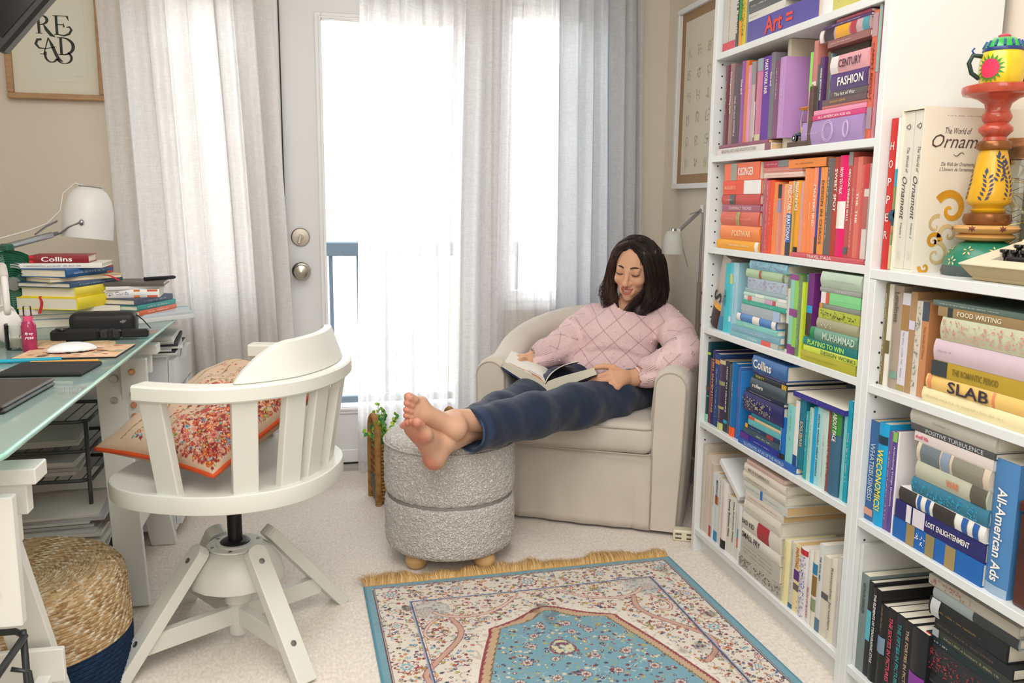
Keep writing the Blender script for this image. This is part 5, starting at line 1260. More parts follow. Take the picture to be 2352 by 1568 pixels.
def desk_stacks():
    x, y, z = -.745, 2.74, TZ+.0003
    #          label, dx, dy, L, D, T, col, ang, spine, title, tcol, bands
    rows = [('wide pale book at the bottom of the tall desk stack', -.01, .02, .27, .21, .022, '#d5d8dc', .25, False, '', '#fff', ()),
            ('grey book second from the bottom of the tall desk stack', -.015, .02, .27, .20, .016, '#8fa0b2', .22, False, '', '#fff', ()),
            ('white book third from the bottom of the tall desk stack', .0, .01, .26, .19, .016, '#e8e8e6', .25, False, '', '#fff', ()),
            ('thick yellow spined book with a red ribbon, lower in desk stack', .01, .0, .25, .18, .034, '#f2df2a', 1.27, True, 'EAT WELL', '#2b3a3a', ((.0, .0, '#fff'),)),
            ('yellow spined book with cartoon print, middle of desk stack', .012, .0, .235, .165, .028, '#efdc3c', 1.25, True, '~', '#b5762f', ()),
            ('navy spined book in the middle of the tall desk stack', .0, .005, .25, .185, .015, '#2a4f78', 1.22, True, '~', '#d8dee6', ()),
            ('cream paperback with a red ribbon under the blue book', .01, .0, .23, .15, .012, '#e4cfa0', .85, False, '', '#fff', ()),
            ('blue spined book high in the tall desk stack', .0, .004, .215, .145, .024, '#1d5c9c', 1.2, True, '~', '#e6e6e6', ((.85, 1, '#b5452f'),)),
            ('white book with small black print below the red dictionary', -.01, .0, .24, .14, .014, '#f0efe9', .02, True, '~', '#4a4a4a', ()),
            ('small dark red dictionary with white title on desk stack', -.004, -.01, .155, .105, .022, '#8d1f26', .03, True, 'Collins', '#fff', ((0, .07, '#d8262c'),))]
    for k, (lb, dx, dy, L, D, Tn, col, an, sp, ti, tc, bd) in enumerate(rows):
        kw = dict(tr=(.18, .74), th=.62) if ti == 'Collins' else dict(tr=(.15, .8), th=.45)
        flat_book(lb, x+dx, y+dy, z, L, D, Tn, col, an, sp, ti, tc, [q for q in bd if q[1] > q[0]], group=G1, hard=k > 3, **kw); z += Tn
        if k in (3, 6):
            r = MB(); s = .004; P0 = Vector((x+dx-.055, y+dy-D/2-.012, z-Tn*.2)) if k == 3 else Vector((x+dx+.09, y+dy-.02, z))
            pts = [P0+Vector((.004*math.sin(q), -.012-.004*q*.3, -.012*q+.01)) for q in [i*.45 for i in range(10)]] if k == 3 else [P0+Vector((.012*q, -.004*q, -.001*q*q)) for q in range(5)]
            vs = []; 
            for p in pts: vs += [p+Vector((-s, 0, 0)), p+Vector((s, 0, .001))]
            r.add(vs, [(2*i, 2*i+1, 2*i+3, 2*i+2) for i in range(len(pts)-1)]); o = r.build('ribbon', mat('#c4232c', .4, name='red_ribbon')); o.data.materials[0].use_backface_culling = False
            tag(o, 'red ribbon bookmark hanging from the %s of the desk stack' % ('yellow book' if k == 3 else 'cream paperback'), 'ribbon')
    # right hand stack
    x, y, z = -.565, 2.80, TZ+.0003
    rows = [('wide white magazine pile at the base of the right desk stack', 0, 0, .24, .20, .014, '#dfe2e4', .75, '', '#fff'),
            ('grey blue folder low in the right desk stack', .0, 0, .24, .19, .010, '#c9d3da', .7, '', '#fff'),
            ('orange spined book in the right desk stack', -.005, 0, .20, .14, .014, '#d9673a', 1.2, '~', '#fff'),
            ('teal spined book in the right desk stack', -.008, 0, .20, .14, .016, '#1f8f8f', 1.18, '~', '#e8f4f2'),
            ('slate blue spined book in the right desk stack', -.012, 0, .19, .135, .018, '#46506a', 1.15, '~', '#c9cfe0'),
            ('white box of cards with coloured drawings, right desk stack', -.018, -.005, .17, .115, .025, '#f1f2f3', .06, 'Yoga Cards', '#3d4a86'),
            ('slim white book under the grey notebook', -.01, 0, .17, .12, .010, '#e8e8ea', .3, '', '#fff'),
            ('grey notebook with cream pages on top of right desk stack', -.01, 0, .185, .13, .012, '#5f5b55', .04, '', '#fff')]
    for k, (lb, dx, dy, L, D, Tn, col, an, ti, tc) in enumerate(rows):
        o = flat_book(lb, x+dx, y+dy, z, L, D, Tn, col, an, True, ti, tc, ((.58, .68, '#e0823c'), (.8, .97, '#cf5a3c')) if ti.startswith('Yoga') else (), tr=(.06, .5) if ti.startswith('Yoga') else (.2, .8), group='right stack of books and boxes on the desk', hard=k != 5, name='card_box' if ti.startswith('Yoga') else 'book')
        if ti.startswith('Yoga'): o['category'] = 'box'
        z += Tn
    o = MB(T(-.500, 2.795, z+.0065) @ RZ(.7) @ RY(PI/2)).lathe([(0, -.05), (.006, -.05), (.006, .045), (.003, .052), (0, .052)], 14).build('marker_pen', mat('#22252c', .3), smooth=40)
    tag(o, 'dark marker pen lying on the grey notebook', 'pen')
desk_stacks()
sheet_stack('magazine_pile', 'white sheets under the books at the far desk corner', -.52, 2.915, TZ+.0003, .13, .13, 6, GREYS[:3]+['#cfe3ee'], 15, .5, (.003, .006), .008)
# ---- spectacle of small things on the glass
def small_desk():
    z = TZ+.0003; blk = mat('#1c1d20', .55, bump=(400, .0002), name='black_fabric')
    # camera case
    s = Sdf(); s.box((0, 0, .033), (.083, .036, .031), rad=.018, k=0); V, F = s.mesh(.005, (-.1, -.05, -.01), (.1, .05, .08)); 
    o = np_mesh('camera_case', relax(V, F, 2), F, blk); o.location = (-.590, 2.475, z); o.rotation_euler = (0, 0, .06); tag(o, 'rounded black zip case with small grey logo on the desk', 'case')
    letters('logo', 'dji', T(.052, -.0368, .040) @ RX(PI/2), .018, .009, mat('#a9a9ab', .4), o, True, .3)
    b = MB(); b.tube([(-.082, 0, .052), (-.04, -.031, .056), (.04, -.031, .056), (.084, -.006, .052), (.098, -.008, .040), (.118, -.022, .018)], .0016, 6); b.build('zip_cord', mat('#111214', .5), o)
    # gimbal bar
    e = thing('camera_gimbal', 'folded black phone gimbal lying in front of the zip case', 'gimbal', (-.592, 2.385, z), .03); p = mat('#1b1c1f', .35)
    MB().rbox(-.105, .01, -.018, .018, .0, .030, .006).build('handle', p, e); MB(T(-.078, 0, .030)).lathe([(0, 0), (.017, 0), (.016, .005), (0, .006)], 24).build('dial', mat('#26282b', .25), e, smooth=40)
    MB().rbox(.010, .062, -.013, .013, .004, .027, .004).build('joint', mat('#2a2b2e', .4), e); MB().rbox(.030, .045, -.015, .015, .002, .029, .003).build('joint_ring', p, e); MB().rbox(.062, .130, -.012, .012, .006, .027, .004).build('arm', p, e)
    # coasters
    for i, (x, y, lb) in enumerate(((-.70, 2.345, 'round patterned coaster left of the gimbal'), (-.575, 2.315, 'round patterned coaster right behind the mouse mat'))):
        o = MB().lathe([(0, 0), (.046, 0), (.046, .003), (0, .003)], 32).build('coaster', mat('#cdb38a', .6, var=(60, .5))); o.location = (x, y, z); tag(o, lb, 'coaster')
        scribble(T(0, 0, .0034), .07, .03, 31+i, 2).build('coaster_print', mat('#8e4f4a', .6), o)
    # mouse mat
    e = thing('mouse_mat', 'peach floral mouse mat with black edge on the glass desk', 'mouse mat', (-.590, 2.195, z), -.04)
    MB().rbox(-.112, .112, -.088, .088, 0, .0035, .001).build('rubber_base', mat('#17181a', .7), e)
    MB().rbox(-.111, .111, -.087, .087, .0035, .0045, .0003).build('printed_top', mat('#e8c3a0', .6, var=(18, .2)), e)
    r = random.Random(3); cols = ['#c9603f', '#9fb8a8', '#e09f5f', '#7a4a4a', '#f2e4d0', '#d98f7a']
    for c in cols:
        b = MB()
        for k in range(9):
            x, y, s = r.uniform(-.1, .1), r.uniform(-.075, .075), r.uniform(.004, .011); b.add([(x+s*math.cos(a)*1.6, y+s*math.sin(a)*.6, .0049) for a in [q*PI/4+r.random() for q in range(8)]][::1], [tuple(range(8))])
        b.build('mat_print', mat(c, .6), e)['kind'] = 'stuff'
    s = Sdf(); s.ell((0, 0, .002), (.030, .056, .021), k=0); s.box((0, 0, -.02), (.06, .08, .022), rad=.001, k=.001, sub=True)
    V, F = s.mesh(.003, (-.04, -.07, -.004), (.04, .07, .03)); o = np_mesh('computer_mouse', relax(V, F, 1), F, mat('#e9edf2', .15, coat=.5)); o.location = (-.597, 2.185, z+.0052); o.rotation_euler = (0, 0, -1.2)
    tag(o, 'white and silver computer mouse on the floral mat', 'mouse'); MB().lathe([(.86, -.001), (.955, .002), (.95, .0055)], 32, Matrix.Diagonal((.0296, .0556, 1, 1)), cap=False).build('side_band', mat('#2b2e33', .3), o)
    # tablet in fabric sleeve, laptop corner, white keyboard edge
    o = MB().rbox(-.080, .088, -.066, .066, 0, .009, .003).build('tablet', mat('#2a2c30', .8, bump=(700, .0003), name='charcoal_fabric')); o.location = (-.585, 1.965, z); o.rotation_euler = (0, 0, -.08); tag(o, 'charcoal fabric covered tablet at the desk edge', 'tablet')
    MB().tube([(-.075, -.066, .0045), (.09, -.066, .0045)], .003, 6).build('sleeve_seam', mat('#17181a', .6), o)
    e = thing('laptop', 'dark grey closed laptop at the left edge on the glass desk', 'laptop', (-.705, 1.70, z), -.06)
    MB().rbox(-.17, .17, -.12, .12, .0, .009, .004).build('laptop_base', mat('#2b2a2a', .35, .3), e); MB().rbox(-.17, .17, -.12, .12, .0095, .016, .003).build('laptop_lid', mat('#4b4844', .4, .4), e)
    o = MB().rbox(-.14, .07, -.05, .055, 0, .010, .003).build('keyboard', mat('#e6e7ea', .4)); o.location = (-.835, 2.16, z); tag(o, 'flat white keyboard corner behind the tablet', 'keyboard')
    pm = mat('#1fa5c4', .3); o = MB().cyl((-.075, 0, .005), (.08, .0, .005), .0048, n=12).build('pen', pm, smooth=40); o.location = (-.672, 2.075, z); o.rotation_euler = (0, 0, .12); tag(o, 'turquoise pen lying between keyboard and tablet', 'pen')
    o = MB().cyl((-.05, 0, .003), (.09, .0, .003), .0028, n=10).build('pencil', mat('#e3a24a', .5), smooth=40); o.location = (-.60, 2.062, z); o.rotation_euler = (0, 0, .03); tag(o, 'thin yellow pencil lying behind the tablet', 'pencil')
    # pink spray bottle
    e = thing('spray_bottle', 'small pink spray bottle with clear cap and white lettering', 'bottle', (-.703, 2.235, z))
    pk = mat('#d9407a', .12, trans=.5, coat=.3); MB().lathe([(0, 0), (.0155, 0), (.0165, .003), (.0165, .062), (.014, .070), (.011, .074), (0, .074)], 28).build('bottle', pk, e, smooth=45)
    MB().lathe([(0, .074), (.011, .074), (.011, .086), (0, .086)], 24).build('collar', mat('#e0567f', .3), e, smooth=45); MB().lathe([(0, .086), (.0095, .086), (.0095, .106), (.0085, .109), (0, .109)], 24).build('cap', CLEAR, e, smooth=45)
    MB().lathe([(0, .086), (.005, .086), (.005, .1), (0, .101)], 12).build('nozzle', mat('#f3e6ec', .4), e)
    ca = Vector((.703, -2.235, 0)).normalized(); A = math.atan2(ca.y, ca.x)
    for k, (tt, zz, hh) in enumerate((('My way', .044, .009), ('rose', .034, .006))):
        letters('bottle_lettering', tt, basis((-ca.y, ca.x, 0), (0, 0, 1), ca, ca*.0172+Vector((0, 0, zz))), .018, hh, mat('#fbe9f0', .5), e, True, .3)
    # glass candle
    e = thing('candle_glass', 'clear glass holding a cream candle beside the pink bottle', 'candle', (-.738, 2.275, z))
    MB().lathe([(0, .001), (.029, .001), (.031, .004), (.031, .062), (.0295, .062), (.0295, .006), (0, .006)], 36, cap=False).build('glass', CLEAR, e, smooth=45); MB().lathe([(0, .007), (.029, .007), (.029, .028), (0, .027)], 30).build('wax', mat('#efe3cf', .5, sheen=.2), e, smooth=45)
    MB().cyl((0, 0, .027), (.002, 0, .034), .0008, n=6).build('wick', mat('#2a2622', .8), e)
    # white cable coil and charger disc
    o = MB().lathe([(.020, 0), (.028, .0), (.030, .004), (.028, .008), (.020, .008)], 30, cap=False).build('charging_disc', mat('#eef0f2', .3), smooth=45); o.location = (-.79, 2.20, z); tag(o, 'white round charging ring behind the keyboard', 'charger')
small_desk()
# ---- fan and headphones at the left edge
def fan():
    e = thing('desk_fan', 'round green desk fan with ribbed grille at the left edge', 'fan', (-.875, 2.66, TZ+.0003)); g = mat('#3fae85', .35); dk = mat('#2e5f50', .4)
    M = T(0, 0, .125) @ RZ(-.75) @ RY(PI/2)
    MB(M).lathe([(.0, -.045), (.05, -.045), (.088, -.03), (.094, -.012), (.094, .012)], 44, cap=False).build('fan_shell', g, e, smooth=50)
    for k in range(12):
        r = .020+.0062*k; MB(M @ T(0, 0, .016-.0022*abs(k-2)*.4)).tube([(r*math.cos(a), r*math.sin(a), 0) for a in [2*PI*i/40 for i in range(40)]], .0014, 5, closed=True).build('grille_ring', dk, e, smooth='all')
    MB(M).lathe([(0, .016), (.020, .016), (.019, .021), (0, .023)], 28).build('hub', mat('#7f8480', .35), e, smooth=45)
    for k in range(4): MB(M @ RZ(k*PI/2+.4)).add([(.015, -.006, -.005), (.08, -.025, -.008), (.085, .015, .004), (.02, .012, .006)], [(0, 1, 2, 3)]).build('blade', mat('#9fd8c2', .4), e)
    MB().lathe([(0, 0), (.055, 0), (.052, .010), (.02, .016), (.012, .03), (.012, .05), (0, .05)], 30).build('foot', g, e, smooth=50)
    MB(T(0, 0, .215) @ RZ(-.75)).rbox(-.02, .02, -.012, .012, 0, .022, .005).build('top_knob', dk, e)
fan()
def headphones():
    e = thing('headphones', 'white over ear headphones standing at the left edge of the desk', 'headphones', (-.795, 2.37, TZ+.0003)); w = mat('#e4e1de', .35); s_ = mat('#b9b7b5', .4, .3)
    c = Vector((0, 0, .105)); R = .085; pts = [c+Vector((R*math.cos(a)*.35, -R*math.cos(a)*.9, R*1.05*math.sin(a))) for a in [-.25+k*(PI+.5)/24 for k in range(25)]]
    b = MB(); b.tube(pts, .008, 10); b.build('headband', w, e, smooth='all')
    MB().tube(pts[7:18], .0105, 10).build('band_pad', mat('#cfcac5', .8), e, smooth='all')
    for q, s in ((pts[0], 1), (pts[-1], -1)):
        n = Vector((.35, -.9, 0)).normalized()*s; M = basis(n.cross(Vector((0, 0, 1))), (0, 0, 1), n, q+Vector((0, 0, -.032))-n*.012)
        MB(M).lathe([(.0, -.022), (.026, -.022), (.034, -.012), (.036, .0), (.034, .012), (.022, .02), (0, .021)], 30, Matrix.Diagonal((.85, 1.2, 1, 1))).build('ear_cup', w, e, smooth=60)
        MB(M).lathe([(.020, -.034), (.032, -.030), (.033, -.022), (.02, -.02)], 30, Matrix.Diagonal((.85, 1.2, 1, 1)), cap=False).build('ear_cushion', mat('#bdb7b0', .8), e, smooth=60)
        MB().tube([q, q+Vector((0, 0, -.02))+n*.004], .005, 8).build('arm', s_, e)
headphones()
# ---- desk lamp
def lamp():
    e = thing('desk_lamp', 'white bell shaped desk lamp on a silver jointed arm', 'lamp', (-1.16, 2.35, TZ+.0003)); w = mat('#eceeee', .35, name='lamp_enamel'); sv = mat('#b4b7bc', .25, .95, name='silver_tube')
    O = Vector((-1.16, 2.35, TZ+.0003)); A = Vector((-1.10, 2.37, .875)); Bp = Vector((-.845, 2.965, .970)); hd = Vector((-.755, 3.045, 1.005))
    MB().lathe([(0, 0), (.075, 0), (.078, .006), (.07, .016), (.012, .02), (.012, .05), (0, .05)], 36).build('base', w, e, smooth=50)
    MB(T(-O)).cyl(O+Vector((0, 0, .04)), A, .009, n=16).build('lower_arm', sv, e, smooth=50)
    MB(T(-O)).cyl(A, Bp, .010, n=16).build('upper_arm', sv, e, smooth=50)
    d = (Bp-A).normalized(); MB(T(-O)).cyl(Bp-d*.01, Bp+d*.028, .0075, .006, 14).build('elbow', mat('#8e9196', .3, .9), e, smooth=50)
    MB(T(-O)).tube([Bp+d*.02, Bp+d*.035+Vector((.01, -.02, 0)), hd+Vector((-.045, -.065, -.012)), hd+Vector((0, -.078, .006))], .0035, 8).build('yoke', sv, e, smooth=50)
    M = T(hd-O) @ RY(.10) @ RX(-.06) @ Matrix.Diagonal((1, 1, 1.22, 1))
    MB(M).lathe([(.030, .095), (.034, .094), (.052, .083), (.066, .062), (.074, .035), (.0765, 0), (.077, -.04), (.0755, -.04), (.0735, .0), (.071, .034), (.063, .06), (.05, .08), (.03, .09)], 52, cap=False).build('shade', w, e, smooth=60)
    MB(M).lathe([(0, .094), (.033, .0945), (.034, .097), (.0, .099)], 36).build('shade_cap', mat('#8e8c8b', .5), e, smooth=40)
    MB(M).sphere((0, 0, 0), (.028, .028, .034), 20, 14).build('bulb', mat('#f4efe2', .3), e, smooth='all')
    MB(M @ T(0, -.079, .0) @ RX(PI/2)).lathe([(0, -.004), (.007, -.004), (.0075, .003), (.004, .007), (0, .007)], 18).build('pivot_screw', sv, e, smooth=50)
    b = MB(T(-O)); b.tube([hd+Vector((0, 0, .119)), hd+Vector((-.03, 0, .128)), hd+Vector((-.068, -.005, .095)), hd+Vector((-.075, -.02, .04)), Bp+Vector((-.01, 0, .035)), Bp+Vector((-.03, -.10, .018)), A+Vector((.0, .02, .02)), O+Vector((0, .03, .06))], .0026, 6)
    b.build('cable', mat('#e3e3e0', .5), e, smooth='all')
    MB(T(-O)).tube([Bp-d*.07+Vector((0, 0, .014)), Bp-d*.02+Vector((0, 0, .03)), Bp+d*.03+Vector((0, -.0, .038))], .003, 6).build('spring_lever', mat('#8e9196', .35, .8), e)
lamp()
# ---- dark corner of a monitor at the very top left, close to the lens
def monitor():
    e = thing('monitor_corner', 'black screen corner at the top left close to the camera', 'monitor', (-.412, 1.2, 1.281))
    M = RZ(0) @ RY(.0)
    M = RY(.72)
    MB(M).rbox(-.34, .040, -.012, .012, .004, .20, .004).build('screen_housing', mat('#141517', .4), e)
    MB(M).box(-.30, .038, -.0128, -.012, .18, .19).build('blue_bezel', mat('#7ea0b8', .3), e)  # plain blue strip along the screen's upper edge
    MB(M).box(-.32, .03, -.0135, -.0125, .02, .17).build('screen_panel', mat('#0b0c0e', .15), e)
    MB().tube([(-.22, .02, .25), (-.36, .06, .1), (-.52, .12, -.2), (-.52, .12, -.535)], .012, 12).build('stand_arm', mat('#1a1b1d', .4), e)
    MB(T(-.52, .14, -.5415)).lathe([(0, 0), (.07, 0), (.068, .008), (.018, .012), (0, .012)], 32).build('stand_base', mat('#1a1b1d', .4), e)
monitor()
# ---- framed lettering on the window wall
def read_frame():
    x0, x1, z0, z1 = -1.085, -.763, 1.432, 1.83; e = thing('framed_print', 'oak framed print lettered READ on the wall above the desk', 'picture', ((x0+x1)/2, YW, z0)); M = T(-(x0+x1)/2, -YW, -z0)
    oak = mat('#b4906b', .5, bump=(30, .0006), var=(18, .18), stretch=(1, 1, 6), name='oak'); t = .020
    for (a0, a1, c0, c1) in ((x0, x1, z0, z0+t), (x0, x1, z1-t, z1), (x0, x0+t, z0+t, z1-t), (x1-t, x1, z0+t, z1-t)): MB(M).rbox(a0, a1, YW-.034, YW-.001, c0, c1, .003).build('frame_bar', oak, e)
    MB(M).box(x0+t, x1-t, YW-.014, YW-.006, z0+t, z1-t).build('mount', mat('#dedccb', .8), e)
    cx, cz = (x0+x1)/2+.004, (z0+z1)/2+.0; MB(M).box(cx-.098, cx+.098, YW-.0148, YW-.0142, cz-.135, cz+.135).build('print_paper', mat('#dcdbce', .8), e)
    ink = mat('#3b403a', .8); F = M @ basis((1, 0, 0), (0, 0, 1), (0, -1, 0), (cx-.005, YW-.0156, cz+.02))
    def stroke(pts, ws, b):
        vs = []; n = len(pts)
        for k in range(n):
            q0, q1 = pts[max(k-1, 0)], pts[min(k+1, n-1)]; dx, dy = q1[0]-q0[0], q1[1]-q0[1]; L = math.hypot(dx, dy) or 1; w_ = ws[k] if hasattr(ws, '__len__') else ws
            vs += [(pts[k][0]-dy/L*w_, pts[k][1]+dx/L*w_, 0), (pts[k][0]+dy/L*w_, pts[k][1]-dx/L*w_, 0)]
        b.add(vs, [(2*k, 2*k+1, 2*k+3, 2*k+2) for k in range(n-1)])
    def arc(cx_, cy_, rx, ry, a0, a1, n=22): return [(cx_+rx*math.cos(math.radians(a0+(a1-a0)*k/n)), cy_+ry*math.sin(math.radians(a0+(a1-a0)*k/n))) for k in range(n+1)]
    def modw(pts, lo, hi, ph=0):
        o = []
        for k in range(len(pts)):
            q0, q1 = pts[max(k-1, 0)], pts[min(k+1, len(pts)-1)]; a = math.atan2(q1[1]-q0[1], q1[0]-q0[0]); o.append(lo+(hi-lo)*abs(math.sin(a+ph)))
        return o
    def vert(b, x, y0, y1, w_=.0045): stroke([(x, y0), (x, y1)], w_, b); stroke([(x-.011, y1), (x+.006, y1)], .0012, b); stroke([(x-.010, y0), (x+.010, y0)], .0012, b)
    s = .001
    # R
    b = MB(F); vert(b, -.046, .008, .070); p = arc(-.042, .054, .024, .016, 90, -90); stroke(p, modw(p, .001, .0052), b); p = [(-.030, .038), (-.022, .022), (-.008, .004), (.006, -.003)]; stroke(p, [.002, .0055, .0055, .001], b); b.build('letter_r', ink, e)
    # E
    b = MB(F); vert(b, .012, .006, .070); stroke([(.012, .070), (.048, .070)], .0013, b); stroke([(.048, .070), (.052, .054)], [.004, .0006], b); stroke([(.012, .040), (.034, .040)], .0013, b); stroke([(.034, .048), (.036, .032)], [.0005, .003], b)
    p = [(.012, .007), (.034, .003), (.052, .010), (.060, .024), (.054, .034), (.044, .032)]; stroke(p, [.0014, .0024, .004, .0042, .003, .0016], b); b.build('letter_e', ink, e)
    # A, with the long swash
    b = MB(F); p = [(-.018, -.006), (-.008, -.030), (.004, -.062), (.012, -.078), (.024, -.086)]; stroke(p, [.001, .0052, .0056, .0052, .0015], b); stroke([(-.018, -.006), (-.036, -.062)], [.0022, .0014], b); stroke([(-.048, -.062), (-.026, -.062)], .0012, b)
    p = [(-.040, -.012), (-.054, -.014), (-.060, -.028), (-.050, -.042), (-.030, -.044), (.004, -.036)]; stroke(p, [.0035, .0045, .0048, .003, .0014, .0012], b)
    p = arc(-.012, -.065, .020, .024, 150, 330); stroke(p, modw(p, .0012, .0042), b); b.build('letter_a', ink, e)
    # D
    b = MB(F); vert(b, .022, -.062, -.004); p = arc(.026, -.033, .036, .029, 90, -90); stroke(p, modw(p, .0012, .0058), b); p = arc(.030, -.072, .024, .020, 60, -170); stroke(p, modw(p, .001, .0042), b); b.build('letter_d', ink, e)
    scribble(M @ basis((1, 0, 0), (0, 0, 1), (0, -1, 0), (cx-.082, YW-.0156, cz-.115)), .014, .003, 5).build('edition_note', mat('#8a8a80', .8), e); scribble(M @ basis((1, 0, 0), (0, 0, 1), (0, -1, 0), (cx+.07, YW-.0156, cz-.115)), .03, .004, 6).build('signature', mat('#8a8a80', .8), e)
read_frame()
# ---- letter tray and papers under the desk
def tray():
    e = thing('letter_tray', 'dark wire letter tray tower under the desk', 'tray', (-.83, 2.66, 0)); m = mat('#55585a', .4, .6, name='grey_wire')
    for i, z in enumerate((.30, .385, .47)):
        MB().tube([(-.16, .12, z), (.14, .12, z), (.165, .105, z), (.165, -.125, z), (.14, -.14, z), (-.16, -.14, z), (-.175, -.125, z), (-.175, .105, z)], .0055, 8, closed=True).build('tray_rim', m, e, smooth='all')
        b = MB(); 
        for k in range(9): b.tube([(-.15+.036*k, -.138, z-.001), (-.15+.036*k, .118, z-.001)], .0018, 5)
        b.build('tray_wires', m, e)['kind'] = 'stuff'
    for (x, y) in ((.160, -.13), (.160, .11), (-.17, -.13), (-.17, .11)): MB().tube([(x, y, .0), (x, y, .47)], .006, 8).build('post', m, e, smooth='all')
    for z, n, c, s, lb in ((.305, 4, ['#e2e1dd', '#cfd0cd'], 9, 'pale folders lying in the lowest wire tray'), (.39, 2, ['#dedcd6', '#c9c8c4'], 8, 'grey folders lying in the middle wire tray')):
        sheet_stack('folder_pile', lb, -.84, 2.65, z, .27, .21, n, c, s, .02, (.008, .014), .006)
tray()
sheet_stack('magazine_pile', 'messy pile of papers, magazines and a teal folder on the floor', -.775, 2.55, .001, .30, .24, 26, GREYS*3+['#1f7f9a', '#2c8fae', '#7a3346', '#8a8378', '#3d3f44'], 44, .05, (.004, .012), .018)
def wall_boxes():
    r = random.Random(9)
    for k, (c, w_) in enumerate((('#5a5f66', .03), ('#b5303a', .016), ('#e6e3dc', .02), ('#3f7a3c', .022), ('#8a8d92', .03), ('#2e6f94', .02), ('#d9d5cc', .018))):
        x = -1.06+.0+sum((.03, .016, .02, .022, .03, .02, .018)[:k])+.001*k
        o = MB().rbox(0, w_-.001, 0, .22, 0, .24+r.uniform(-.03, .03), .001).build('magazine', mat(c, .5)); o.location = (x, 2.35, .001)
        tag(o, ['dark grey', 'red', 'cream', 'green', 'grey', 'blue', 'pale'][k]+' upright magazine in the row under the desk', 'magazine', 'upright magazines under the desk')
wall_boxes()
def cable():
    o = MB().tube([(-.70, 2.95, .70), (-.72, 2.97, .62), (-.735, 2.99, .5), (-.72, 3.0, .3), (-.74, 3.02, .14), (-.76, 3.1, .01)], .0022, 6).build('cable', mat('#1f2022', .5), smooth='all'); tag(o, 'thin black cable hanging behind the desk', 'cable')
cable()
# wire basket at the lower left corner
def wire_rack():
    e = thing('wire_rack', 'dark wire rack at the lower left corner beside the trestle', 'rack', (-.60, 1.38, 0)); m = mat('#3d4144', .4, .5)
    for z in (.06, .22, .36): MB().tube([(-.16, .12, z), (.07, .12, z), (.09, .10, z), (.09, -.10, z), (.07, -.12, z), (-.16, -.12, z)], .006, 8, closed=True).build('rim', m, e, smooth='all')
    for (x, y) in ((.088, .1), (.088, -.1), (-.155, .115), (-.155, -.115)): MB().tube([(x, y, 0), (x, y, .37)], .006, 8).build('post', m, e, smooth='all')
    b = MB()
    for k in range(6): b.tube([(-.15+.04*k, -.12, .06), (-.15+.04*k, .12, .06)], .003, 5)
    b.build('floor_wires', m, e)['kind'] = 'stuff'
    MB().tube([(.09, .03, .34), (.115, .035, .33), (.12, .035, .27), (.10, .03, .22)], .004, 6).build('hook', m, e, smooth='all')
wire_rack()
